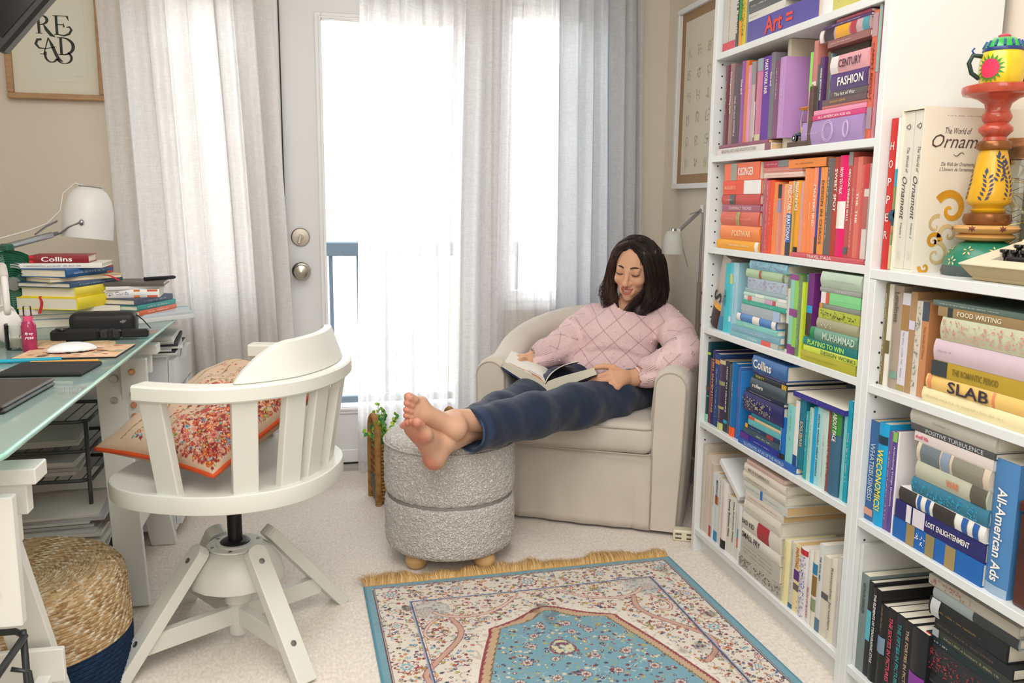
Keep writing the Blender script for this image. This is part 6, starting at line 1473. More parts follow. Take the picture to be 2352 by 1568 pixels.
# ================================================================= swivel chair
def swivel():
    cx, cy = -.235, 2.095; e = thing('swivel_chair', 'white wooden swivel chair with curved slatted back and floral cushion', 'chair', (cx, cy, 0)); W = mat('#dfe1da', .38, name='chair_white')
    f = Vector((-.935, .355, 0)).normalized(); l = Vector((-f.y, f.x, 0))*-1; l = Vector((.355, .935, 0)).normalized()
    # local frame: X = forward f, Y = l (away from the camera side)
    M = basis(f, Vector((0, 0, 1)).cross(f), (0, 0, 1)); 
    def S(t, R=.262, sx=1.0):
        """seat outline"""
        c, s = math.cos(t), math.sin(t); x = R*.96*math.copysign(abs(c)**.72, c) if c > 0 else R*.99*c; y = R*math.copysign(abs(s)**.86, s)
        if x > .215: x = .215+(x-.215)*.35
        return (x, y)
    out = [S(2*PI*k/72) for k in range(72)]; n = 72
    vs = []; rings = [(.985, .420), (.997, .422), (1, .427), (1, .455), (.996, .460), (.985, .462), (.8, .459), (.4, .455)]
    for sc, z in rings: vs += [(x*sc, y*sc, z) for x, y in out]
    fs = [(j*n+i, j*n+(i+1) % n, (j+1)*n+(i+1) % n, (j+1)*n+i) for j in range(len(rings)-1) for i in range(n)]+[tuple(range(n-1, -1, -1)), tuple((len(rings)-1)*n+i for i in range(n))]
    MB(M).add(vs, fs).build('seat', W, e, smooth=28)
    # arm rail: U shape open to the front
    def path(t):  # t 0..1 from near arm end to far arm end
        a = .30; 
        pts = [(.065, -.262), (.0, -.268), (-.09, -.262), (-.17, -.215), (-.234, -.13), (-.257, 0), (-.234, .13), (-.17, .215), (-.09, .262), (.0, .268), (.065, .262)]
        q = t*(len(pts)-1); i = min(int(q), len(pts)-2); u = q-i
        P = [Vector((*pts[max(0, min(len(pts)-1, i+d))], 0)) for d in (-1, 0, 1, 2)]
        return .5*((2*P[1])+(P[2]-P[0])*u+(2*P[0]-5*P[1]+4*P[2]-P[3])*u*u+(3*P[1]-P[0]-3*P[2]+P[3])*u**3)
    N = 60; b = MB(M); vs = []
    zt, zb = .706, .672
    for i in range(N+1):
        t = i/N; p = path(t); d = (path(min(1, t+.01))-path(max(0, t-.01))).normalized(); nn = Vector((d.y, -d.x, 0)); w = .026 if .08 < t < .92 else .026
        for (o, z) in ((w, zb+.004), (w, zt-.004), (w-.004, zt), (-w+.004, zt), (-w, zt-.004), (-w, zb+.004), (-w+.004, zb), (w-.004, zb)):
            q = p+nn*o; vs.append((q.x, q.y, z))
    k = 8; fs = [(i*k+j, (i+1)*k+j, (i+1)*k+(j+1) % k, i*k+(j+1) % k) for i in range(N) for j in range(k)]+[tuple(range(k)), tuple(N*k+j for j in range(k-1, -1, -1))]
    b.add(vs, fs).build('arm_rail', W, e, smooth=35)
    # crest above the rail at the back, leaning outwards
    b = MB(M); vs = []; N = 48; t0, t1 = .255, .745
    for i in range(N+1):
        u = i/N; t = t0+(t1-t0)*u; p = path(t); d = (path(t+.01)-path(t-.01)).normalized(); nn = Vector((d.y, -d.x, 0))
        e_ = min(1, min(u, 1-u)/.30); hgt = .004+.074*math.sin(e_*PI/2)**.85
        for (o, z, h_) in ((.017, zt+.0006, 0), (.024+.022, zt, hgt), (.008+.022, zt, hgt), (-.004, zt+.0006, 0)):
            k_ = h_/.104 if h_ else 0; q = p+nn*(o if not h_ else (.017 if o > .03 else -.002)+.032*k_); vs.append((q.x, q.y, z+h_))
    fs = [(i*4+j, (i+1)*4+j, (i+1)*4+(j+1) % 4, i*4+(j+1) % 4) for i in range(N) for j in range(4)]+[(0, 1, 2, 3), (N*4+3, N*4+2, N*4+1, N*4)]
    b.add(vs, fs).build('back_crest', W, e, smooth=35, bevel=.003)
    # slats
    for t in (.055, .275, .385, .455, .545, .615, .725, .945):
        p = path(t); d = (path(min(1, t+.01))-path(max(0, t-.01))).normalized(); nn = Vector((d.y, -d.x, 0)); a = math.atan2(p.y, p.x); bt = p*.865; 
        if abs(t-.5) > .4: bt = Vector((p.x-.012, p.y*.885, 0))
        top = Vector((p.x, p.y, zb+.004)); bot = Vector((bt.x, bt.y, .458)); w = .027; h_ = .011
        vs = []
        for q in (bot, top): vs += [tuple(q+d*w+nn*h_), tuple(q-d*w+nn*h_), tuple(q-d*w-nn*h_), tuple(q+d*w-nn*h_)]
        MB(M).add(vs, [(3, 2, 1, 0), (4, 5, 6, 7), (0, 1, 5, 4), (1, 2, 6, 5), (2, 3, 7, 6), (3, 0, 4, 7)]).build('slat', W, e, bevel=.0025)
    # swivel column and hub
    MB().lathe([(0, .252), (.0175, .252), (.0175, .418), (0, .418)], 28).build('spindle', mat('#26262a', .3, .6, bump=(3, .001)), e, smooth=50)
    MB().lathe([(0, .405), (.085, .405), (.085, .4175), (0, .4175)], 32).build('swivel_plate', mat('#5a5b5e', .4, .7), e, smooth=40)
    MB().lathe([(.018, .254), (.034, .255), (.036, .259), (.031, .263), (.018, .264)], 32, cap=False).build('black_gasket', mat('#1c1c1f', .5), e, smooth=50)
    MB().lathe([(0, .246), (.062, .246), (.066, .249), (.066, .253), (.045, .254), (.045, .2575), (.036, .258), (0, .258)], 40).build('collar', W, e, smooth=50)
    MB().lathe([(.0, .162), (.106, .162), (.114, .166), (.115, .174), (.106, .205), (.088, .234), (.070, .246), (0, .247)], 16, RZ(PI/16)).build('hub', W, e, smooth=50)
    MB().lathe([(0, .020), (.022, .020), (.026, .03), (.026, .10), (.032, .106), (.032, .155), (0, .155)], 28).build('tube_sleeve', W, e, smooth=40)
    dirs = [Vector((.260, .159, 0)), Vector((-.155, .235, 0))]; dirs = [Vector((.252, .166, 0)), Vector((-.166, .240, 0))]; dirs += [-dirs[0], -dirs[1]]
    stl = mat('#8f9294', .3, .9)
    for d in dirs:
        R = d.length; u = d.normalized(); sd = Vector((-u.y, u.x, 0)); B_ = basis(sd, (0, 0, 1), u)
        # leg: flat board, wide face looking outwards
        foot = u*R; top = u*.088+Vector((0, 0, .262)); dr = (top-foot).normalized(); nn = sd.cross(dr).normalized(); L = (top-foot).length
        ML = basis(sd, nn, dr, foot); b = MB(ML); hw, ht = .0245, .0145
        prof = [(-hw, 0), (hw, 0), (hw, L-.012)]+[(hw*math.cos(a), L-.012+.02*math.sin(a)) for a in [k*PI/8 for k in range(1, 8)]]+[(-hw, L-.012)]
        b.prism([(x, -z) for x, z in prof][::-1], -ht, ht, Matrix(((1, 0, 0, 0), (0, 0, 1, 0), (0, -1, 0, 0), (0, 0, 0, 1)))); 
        leg = b.build('leg', W, e, bevel=.0025)
        for q in (L*.28, L-.035):
            sg = 1 if (nn.dot(u) > 0) else -1
            MB(ML @ T(0, sg*ht, q) @ RX(-sg*PI/2)).lathe([(0, 0), (.0068, 0), (.0068, .0016), (.004, .0018), (.0035, .0008), (0, .0008)], 16).build('bolt_head', stl, leg)
        # cross rail
        q = foot+dr*(L*.28); b = MB(basis(u, sd, (0, 0, 1))); b.rbox(.0, Vector((q.x, q.y)).length-.008, -.012, .012, q.z-.024, q.z+.022, .002); b.build('cross_rail', W, e)
    for k in range(6): MB(T(.056*math.cos(k*PI/3+.4), .056*math.sin(k*PI/3+.4), .2535)).lathe([(0, 0), (.0042, 0), (.0042, .0015), (0, .002)], 10).build('screw', stl, e)
    return M, Vector((cx, cy, 0))
CH_M, CH_O = swivel()

# ---- floral cushion leaning on the seat: painted embroidery on a dense cloth mesh
def stamp(img, P, c, r, col, petals=0, soft=.3):
    d = P-c; rr = np.hypot(d[..., 0], d[..., 1]); 
    if petals: rr = rr/(.62+.38*np.abs(np.cos(petals/2*np.arctan2(d[..., 1], d[..., 0]))))
    m = rr < r; img[m] = col
def paint(img, x0, y0, px, flowers):
    """flowers: (x, y, r, petals, colour, centre colour)"""
    h, w = img.shape[:2]
    for (x, y, r, pe, c, c2) in flowers:
        i0, i1 = max(0, int((x-r*1.7-x0)/px)), min(w, int((x+r*1.7-x0)/px)+2); j0, j1 = max(0, int((y-r*1.7-y0)/px)), min(h, int((y+r*1.7-y0)/px)+2)
        if i1 <= i0 or j1 <= j0: continue
        X, Y = np.meshgrid(x0+px*np.arange(i0, i1), y0+px*np.arange(j0, j1)); P = np.stack([X, Y], -1); sub = img[j0:j1, i0:i1]
        stamp(sub, P, (x, y), r, c, pe)
        if c2 is not None: stamp(sub, P, (x, y), r*.38, c2)
def cushion():
    Wd, Hh = .44, .37; px = .0022; nx, ny = int(Wd/px), int(Hh/px)
    img = np.zeros((ny+1, nx+1, 3)); img[:] = lin('#cdb196'); r = random.Random(11)
    X, Y = np.meshgrid(-Wd/2+px*np.arange(nx+1), -Hh/2+px*np.arange(ny+1)); 
    reds = [lin(c) for c in ('#7c1f22', '#a52f2c', '#c2452f', '#c96a5c', '#8c3038', '#c9756a', '#8f2a2c', '#d9b8a8')]; blu = [lin('#6fb6c4'), lin('#4f9fb0')]; gr = [lin('#7d8c44'), lin('#8aa05a')]; og = [lin('#d8742c'), lin('#b5472a')]
    fl = []
    for k in range(60):                    # rows of small gold stitches, in vine curves
        y = -Hh/2+.03+Hh*.9*(k % 6)/6
    for k in range(900):
        t = r.random(); row = r.choice((0, 1, 2, 3)); x = -Wd/2+.02+t*(Wd-.04); y = -.02+.045*row+.012*math.sin(t*14+row)+r.uniform(-.002, .002)
        fl.append((x, y, .0028, 2, lin('#8f7a3c'), None))
    for k in range(2900):
        x = r.uniform(-Wd/2+.01, Wd/2-.01); y = -Hh/2+.01+abs(r.gauss(0, .085)); 
        if y > Hh/2-.02: continue
        q = r.random(); c = r.choice(reds) if q < .78 else (r.choice(og) if q < .86 else (r.choice(blu) if q < .92 else r.choice(gr)))
        fl.append((x, y, r.uniform(.0028, .0062), r.choice((5, 5, 6, 4)), c, lin('#d9b06a') if r.random() < .5 else lin('#6a2422')))
    for k in range(14): x, y = r.uniform(-Wd/2+.04, Wd/2-.04), -Hh/2+.03+r.random()*.16; fl.append((x, y, r.uniform(.009, .014), 6, lin(r.choice(('#d9b5a5', '#c97a6c', '#b5443c'))), lin('#a53a3a')))
    paint(img, -Wd/2, -Hh/2, px, fl)
    U, V = X/(Wd/2), Y/(Hh/2)
    pil = np.clip((1-np.abs(U)**2.6)*(1-np.abs(V)**2.6), 0, 1)**.5
    th = .058*pil+.0035
    pinch = 1-.06*(1-np.abs(V)**2)*np.abs(U)**3; pinch2 = 1-.06*(1-np.abs(U)**2)*np.abs(V)**3
    Xp, Yp = X*pinch, Y*pinch2
    wr = .006*np.sin(Xp*30+Yp*22)*pil*np.sin(Yp*12+1)+.0045*np.sin(Xp*55-Yp*40+2)*pil*(Y > -.05)
    top = np.stack([Xp, Yp, th+wr], -1).reshape(-1, 3); bot = np.stack([Xp, Yp, -th*.9], -1).reshape(-1, 3)
    w_, h_ = nx+1, ny+1; I = np.arange(w_*h_).reshape(h_, w_); q = np.stack([I[:-1, :-1], I[:-1, 1:], I[1:, 1:], I[1:, :-1]], -1).reshape(-1, 4)
    V3 = np.concatenate([top, bot]); F = np.concatenate([q, (q+w_*h_)[:, ::-1]]); C3 = np.concatenate([img.reshape(-1, 3), np.tile(lin('#b98f72'), (w_*h_, 1))])
    # bend: it leans back and droops over the seat
    o = np_mesh('floral_cushion', V3, F, mat('#ffffff', .85, vcol=True, bump=(900, .0006), sheen=.2), cols=C3)
    tag(o, 'beige cushion embroidered with red flowers and orange piping on white chair', 'cushion')
    edge = []
    for (a, b_, nrm) in (((-1, -1), (1, -1), 0), ((1, -1), (1, 1), 0), ((1, 1), (-1, 1), 0), ((-1, 1), (-1, -1), 0)):
        for k in range(24):
            t = k/24; u = a[0]+(b_[0]-a[0])*t; v = a[1]+(b_[1]-a[1])*t; x, y = u*Wd/2, v*Hh/2
            edge.append((x*(1-.06*(1-v*v)*abs(u)**3), y*(1-.06*(1-u*u)*abs(v)**3), 0))
    MB().tube(edge, .0055, 8, closed=True).build('piping', mat('#cf4f22', .6), o, smooth='all')
    return o
CU = cushion()
# long axis across the seat; local Y = up the leaning face. Lies between the slats and the front
def place_cushion():
    B_, L_, R_ = Vector((-.243, 1.862, .484)), Vector((-.508, 2.105, .500)), Vector((.000, 2.160, .612))
    xa = (R_-B_).normalized(); ya = (L_-B_); ya = (ya-xa*ya.dot(xa)).normalized(); za = xa.cross(ya); CU.matrix_world = basis(xa, ya, za, (L_+R_)/2+za*.022)
place_cushion()

# ================================================================= jute pouf
def braid_body(name, label, cat, cx, cy, R, Hh, zb, seed, cols, band):
    pr = []; n = 8
    # profile: list of (r, z) samples along coil rings
    prof = [(R*.93, .0), (R, .02)]
    path = [(R*.95, .0)]+[(R*(1+.03*math.sin(PI*k/14)), .012+(Hh-.05)*k/14) for k in range(15)]+[(R*.985, Hh-.022), (R*.93, Hh-.006), (R*.85, Hh+.002)]+[(R*.85*(1-k/12), Hh+.002-.022*math.sin(PI*.5*k/12)) for k in range(1, 13)]
    P = np.array(path); seg = np.r_[0, np.cumsum(np.hypot(*np.diff(P, axis=0).T))]; L = seg[-1]; ring = .0112; nr = int(L/ring); m = nr*7; na = 640
    s = np.linspace(0, L, m+1); r_ = np.interp(s, seg, P[:, 0]); z_ = np.interp(s, seg, P[:, 1]); dr = np.gradient(r_, s); dz = np.gradient(z_, s); nrm = np.stack([dz, -dr], 1); nrm /= np.linalg.norm(nrm, axis=1)[:, None]
    A = np.linspace(0, 2*PI, na, endpoint=False); S, AA = np.meshgrid(s, A, indexing='ij'); Rr = r_[:, None]; k = S/ring; fr = k-np.floor(k); row = np.floor(k).astype(int)
    cells = np.maximum(6, np.round(2*PI*np.maximum(Rr, .01)/.0118)); ph = AA/(2*PI)*cells
    half = fr < .5; zig = np.where(half, ph+fr*1.1, ph-(fr)*1.1+.5)
    stv = np.abs(np.sin(PI*zig))**.55; disp = .0036*np.sin(PI*(fr*2 % 1))**.5*(.45+.55*stv)+.002*np.sin(PI*fr)
    disp *= np.clip(Rr/.03, 0, 1)
    cell = np.floor(zig).astype(int); hsh = ((cell*7919+row*104729+half*31) % 1009)/1009.; h2 = ((cell*3571+row*7393+half*17) % 997)/997.
    C = np.array([lin(c) for c in cols]); ci = (hsh*len(cols)).astype(int) % len(cols); col = C[ci]*(.82+.36*h2[..., None])
    if band is not None:
        zz = np.broadcast_to(z_[:, None], S.shape); bm = (zz < band) & (S < L*.6); col[bm] = lin('#1f3350')*(.8+.5*h2[bm][:, None])
    col *= (.8+.2*stv)[..., None]
    rr = Rr+nrm[:, 0][:, None]*disp; zz = z_[:, None]+nrm[:, 1][:, None]*disp; V = np.stack([rr*np.cos(AA), rr*np.sin(AA), zz], -1).reshape(-1, 3)
    sag = 1+.02*np.sin(2*np.arctan2(V[:, 1], V[:, 0])+1); V[:, 0] *= sag
    I = np.arange((m+1)*na).reshape(m+1, na); J = np.roll(I, -1, 1); F = np.stack([I[:-1], J[:-1], J[1:], I[1:]], -1).reshape(-1, 4)
    o = np_mesh(name, V, F, mat('#ffffff', .9, vcol=True, bump=(700, .0008), spec=.2), cols=col.reshape(-1, 3)); o.location = (cx, cy, zb); return tag(o, label, cat)
braid_body('jute_pouf', 'round braided jute pouf with navy base under the near desk', 'pouf', -.675, 1.965, .205, .275, .003, 3, ('#bfa27a', '#cbb28a', '#b0906a', '#d3c0a0', '#9c7a54', '#c4a880', '#dccfb8', '#b99a70'),.125)

# ================================================================= boucle ottoman
def ottoman():
    cx, cy = .358, 2.532; e = thing('ottoman', 'round two tier boucle ottoman on wooden ball feet under the bare feet', 'ottoman', (cx, cy, 0)); 
    m = mat('#e3dfdb', .95, sheen=.5, name='boucle'); n = m.node_tree.nodes; l = m.node_tree.links; b = n['Principled BSDF']; tc = n.new('ShaderNodeTexCoord')
    v = n.new('ShaderNodeTexVoronoi'); v.inputs['Scale'].default_value = 185; l.new(tc.outputs['Object'], v.inputs['Vector']); nz = n.new('ShaderNodeTexNoise'); nz.inputs['Scale'].default_value = 90; nz.inputs['Detail'].default_value = 4; l.new(tc.outputs['Object'], nz.inputs['Vector'])
    ad = n.new('ShaderNodeMath'); ad.operation = 'MULTIPLY_ADD'; l.new(v.outputs['Distance'], ad.inputs[0]); ad.inputs[1].default_value = 1.1; l.new(nz.outputs['Fac'], ad.inputs[2])
    cr = n.new('ShaderNodeValToRGB'); cr.color_ramp.elements[0].position = .62; cr.color_ramp.elements[0].color = hexc('#fbf8f5'); cr.color_ramp.elements[1].position = 1.08 if False else 1.0; cr.color_ramp.elements[1].color = hexc('#c4c0bb')
    l.new(ad.outputs[0], cr.inputs[0]); l.new(cr.outputs[0], b.inputs['Base Color']); bp = n.new('ShaderNodeBump'); bp.inputs['Distance'].default_value = .004; bp.invert = True; l.new(ad.outputs[0], bp.inputs['Height']); l.new(bp.outputs[0], b.inputs['Normal'])
    def tier(nm, prof, seed):
        P = np.array(prof); seg = np.r_[0, np.cumsum(np.hypot(*np.diff(P, axis=0).T))]; s = np.arange(0, seg[-1], .0032); r_ = np.interp(s, seg, P[:, 0]); z_ = np.interp(s, seg, P[:, 1])
        k = np.ones(9)/9; rp = np.convolve(np.pad(r_, 4, 'edge'), k, 'valid'); zp = np.convolve(np.pad(z_, 4, 'edge'), k, 'valid'); na = 400; A = np.linspace(0, 2*PI, na, endpoint=False)
        V = np.stack([np.outer(rp, np.cos(A)), np.outer(rp, np.sin(A)), np.repeat(zp[:, None], na, 1)], -1).reshape(-1, 3)
        d = .0016*vnoise(V, 210, seed)+.0022*vnoise(V, 110, seed+3); nr = V*np.array((1, 1, .0)); nr /= np.maximum(np.linalg.norm(nr, axis=1), 1e-3)[:, None]; tp = np.repeat(np.gradient(rp) < -.0022, na)
        V[:, 2] += np.where(tp, d, 0); V += nr*np.where(tp, 0, d)[:, None]
        I = np.arange(len(s)*na).reshape(-1, na); J = np.roll(I, -1, 1); F = np.stack([I[:-1], J[:-1], J[1:], I[1:]], -1).reshape(-1, 4); return np_mesh(nm, V, F, m, e)
    R = .200; tier('base_tier', [(.02, .045), (R*.93, .045), (R*.985, .058), (R, .085), (R, .185), (R*.985, .205), (R*.96, .209), (R*.5, .209)], 1)
    tier('upper_tier', [(R*.5, .2105), (R*.955, .2105), (R*.985, .217), (R, .235), (R, .355), (R*.985, .380), (R*.94, .394), (R*.80, .398), (R*.3, .397), (.002, .397)], 7)
    MB().tube([((R+.001)*math.cos(a), (R+.001)*math.sin(a), .372) for a in [2*PI*k/90 for k in range(90)]], .0028, 6, closed=True).build('top_seam', m, e, smooth='all')
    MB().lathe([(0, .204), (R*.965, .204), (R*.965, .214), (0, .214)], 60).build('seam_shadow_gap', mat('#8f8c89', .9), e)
    wd = mat('#d9b27c', .45, bump=(30, .0004), var=(22, .12), stretch=(1, 1, 5), name='pale_beech')
    for (x, y) in ((-.115, -.095), (.085, -.135), (.11, .1), (-.1, .12)): MB(T(x, y, 0)).lathe([(0, .0), (.018, 0), (.029, .010), (.033, .024), (.030, .040), (.022, .048), (0, .048)], 28).build('foot', wd, e, smooth=60)
ottoman()

# ================================================================= armchair
P0 = Vector((1.099, 2.52, 0)); AX = Vector((.879, -.477, 0)).normalized(); AY = Vector((.477, .879, 0)).normalized(); AM = basis(AX, AY, (0, 0, 1), P0)
def armchair():
    e = thing('armchair', 'beige slipcovered tub armchair in the corner under the reading woman', 'armchair', P0); e.matrix_world = AM
    cl = mat('#d3cabf', .9, bump=(420, .0005), var=(7, .05), sheen=.25, name='slipcover'); pipe = mat('#bdb2a5', .9, name='slipcover_piping')
    S = Sdf(); k = .03
    # tub wall as a chain of upright rounded slabs following the plan curve
    plan = []
    for q in range(0, 7): plan.append((-.026, .0+.052*q))
    cxx, cyy, rx, ry = -.33, .325, .304, .262
    for q in range(1, 18): a = PI*q/18; plan.append((cxx+rx*math.cos(a), cyy+ry*math.sin(a)))
    for q in range(7): plan.append((-.636, .312-.052*q))
    # cumulative heights
    def top(y, i):
        t = i/(len(plan)-1); return .56+.135*math.sin(PI*min(max((t-.10)/.80, 0), 1))**1.25
    V = []; prof_n = 0; N = len(plan); F = []
    pts = [Vector((*p, 0)) for p in plan]
    rows = []
    for i in range(N):
        t = (pts[min(i+1, N-1)]-pts[max(i-1, 0)]).normalized(); n_ = Vector((t.y, -t.x, 0))   # outward on the right side
        h = top(0, i); w = .058; row = []
        flare = -.012
        for (o, z) in [(w+flare, .012), (w+flare*.7, .10), (w, .26), (w+.004, h-.10), (w+.002, h-.05)]+[(w*math.cos(a), h-.05+.05*math.sin(a)) for a in [PI*q/10 for q in range(1, 10)]]+[(-w, h-.05), (-w-.004, h-.12), (-w-.012, .34), (-w-.012, .20)]:
            q = pts[i]+n_*o; 
            wob = .004*math.sin(i*1.9+z*20)+.003*math.sin(i*.9-z*31) if z < .5 and o > 0 else .003*math.sin(i*1.3+z*25)
            q += n_*wob*(1 if 2 < i < N-3 else .2); row.append((q.x, q.y, z))
        rows.append(row)
    m = len(rows[0]); V = [p for r_ in rows for p in r_]; F = [(i*m+j, i*m+j+1, (i+1)*m+j+1, (i+1)*m+j) for i in range(N-1) for j in range(m-1)]
    F += [tuple(range(m-1, -1, -1)), tuple((N-1)*m+j for j in range(m))]
    b = MB(); b.add(V, F); o = b.build('arms_and_back', cl, e, smooth=60)
    sm = o.modifiers.new('s', 'SUBSURF'); sm.levels = 1; sm.render_levels = 2
    # piping over the rounded arm fronts
    for i, sgn in ((0, 1), (N-1, -1)):
        t = Vector((0, 1, 0)) if i == 0 else Vector((0, -1, 0)); n_ = Vector((t.y, -t.x, 0)); h = top(0, i); w = .049; c = pts[i]; L = []
        for (o_, z) in [(w-.016, .014), (w-.006, .26), (w, h-.06)]+[(w*math.cos(a), h-.06+.049*math.sin(a)) for a in [PI*q/12 for q in range(1, 12)]]+[(-w, h-.06), (-w-.004, .30), (-w-.002, .262), (-w-.002, .014)]: q = c+n_*o_; L.append((q.x, -.004, z))
        MB().tube(L, .0026, 6).build('arm_piping', pipe, e, smooth='all')
        P_ = [(x, z) for x, y, z in L]; MB().prism(P_, -.003, .004, Matrix(((1, 0, 0, 0), (0, 0, -1, 0), (0, 1, 0, 0), (0, 0, 0, 1)))).build('arm_front', cl, e)
    # front skirt with pleats
    def sk(u, v):
        x = -.588+.512*u; z = .010+.255*v; y = .012-.010*(1-v)+.003*math.sin(u*9)*(1-v)+.002*math.sin(u*31+v*3)*(1-v)-.004*math.exp(-((u-.12)/.012)**2)*(1-v)+.004*math.exp(-((u-.88)/.01)**2)*(1-v)
        return (x, y, z)
    b = MB(); b.grid(sk, 90, 10); b.build('front_skirt', cl, e, smooth='all', solid=.006)
    MB().box(-.595, -.06, .03, .50, .03, .262).build('seat_base', cl, e)
    # skirt tail at the right hand side, hanging a little loose
    def tail(u, v):
        return (.052+.012*math.sin(u*7)*(1-v)+.02*(1-v), .02+.30*u, .012+.28*v)
    # seat cushion
    s = Sdf(); s.box((-.330, .235, .322), (.258, .255, .056), rad=.036, k=0); pass
    V, F = s.mesh(.010, (-.62, -.06, .24), (-.04, .52, .42), warp=lambda P: .002*vnoise(P, 16, 2)); np_mesh('seat_cushion', relax(V, F, 3), F, cl, e)
    for z in (.272, .368):
        L = []
        for (sx, sy, a0) in ((1, -1, 270), (1, 1, 0), (-1, 1, 90), (-1, -1, 180)):
            for q in range(6): a = math.radians(a0+18*q); L.append((-.330+sx*.218+.038*math.cos(a), .235+sy*.215+.038*math.sin(a), z-(.010 if z > .3 and sy < 0 else 0)))
        MB().tube(L, .003, 6, closed=True).build('cushion_piping', pipe, e, smooth='all')
    # back cushion swell inside the tub
    s = Sdf(); s.ell((-.33, .475, .52), (.225, .05, .15), k=0); V, F = s.mesh(.012, (-.60, .38, .33), (-.06, .56, .70)); np_mesh('back_pad', relax(V, F, 2), F, cl, e)
    # piping along the top edge of the back
    L = []
    for i in range(2, N-2):
        t = (pts[i+1]-pts[i-1]).normalized(); n_ = Vector((t.y, -t.x, 0)); q = pts[i]+n_*.046; L.append((q.x, q.y, top(0, i)-.021))
    MB().tube(L, .0026, 6).build('back_piping', pipe, e, smooth='all')
    # dark floor gap: hidden feet
    for (x, y) in ((-.58, .05), (-.06, .05), (-.5, .45), (-.14, .45)): MB(T(x, y, 0)).rbox(-.025, .025, -.025, .025, 0, .032, .003).build('foot', mat('#4a3a2e', .6), e)
armchair()

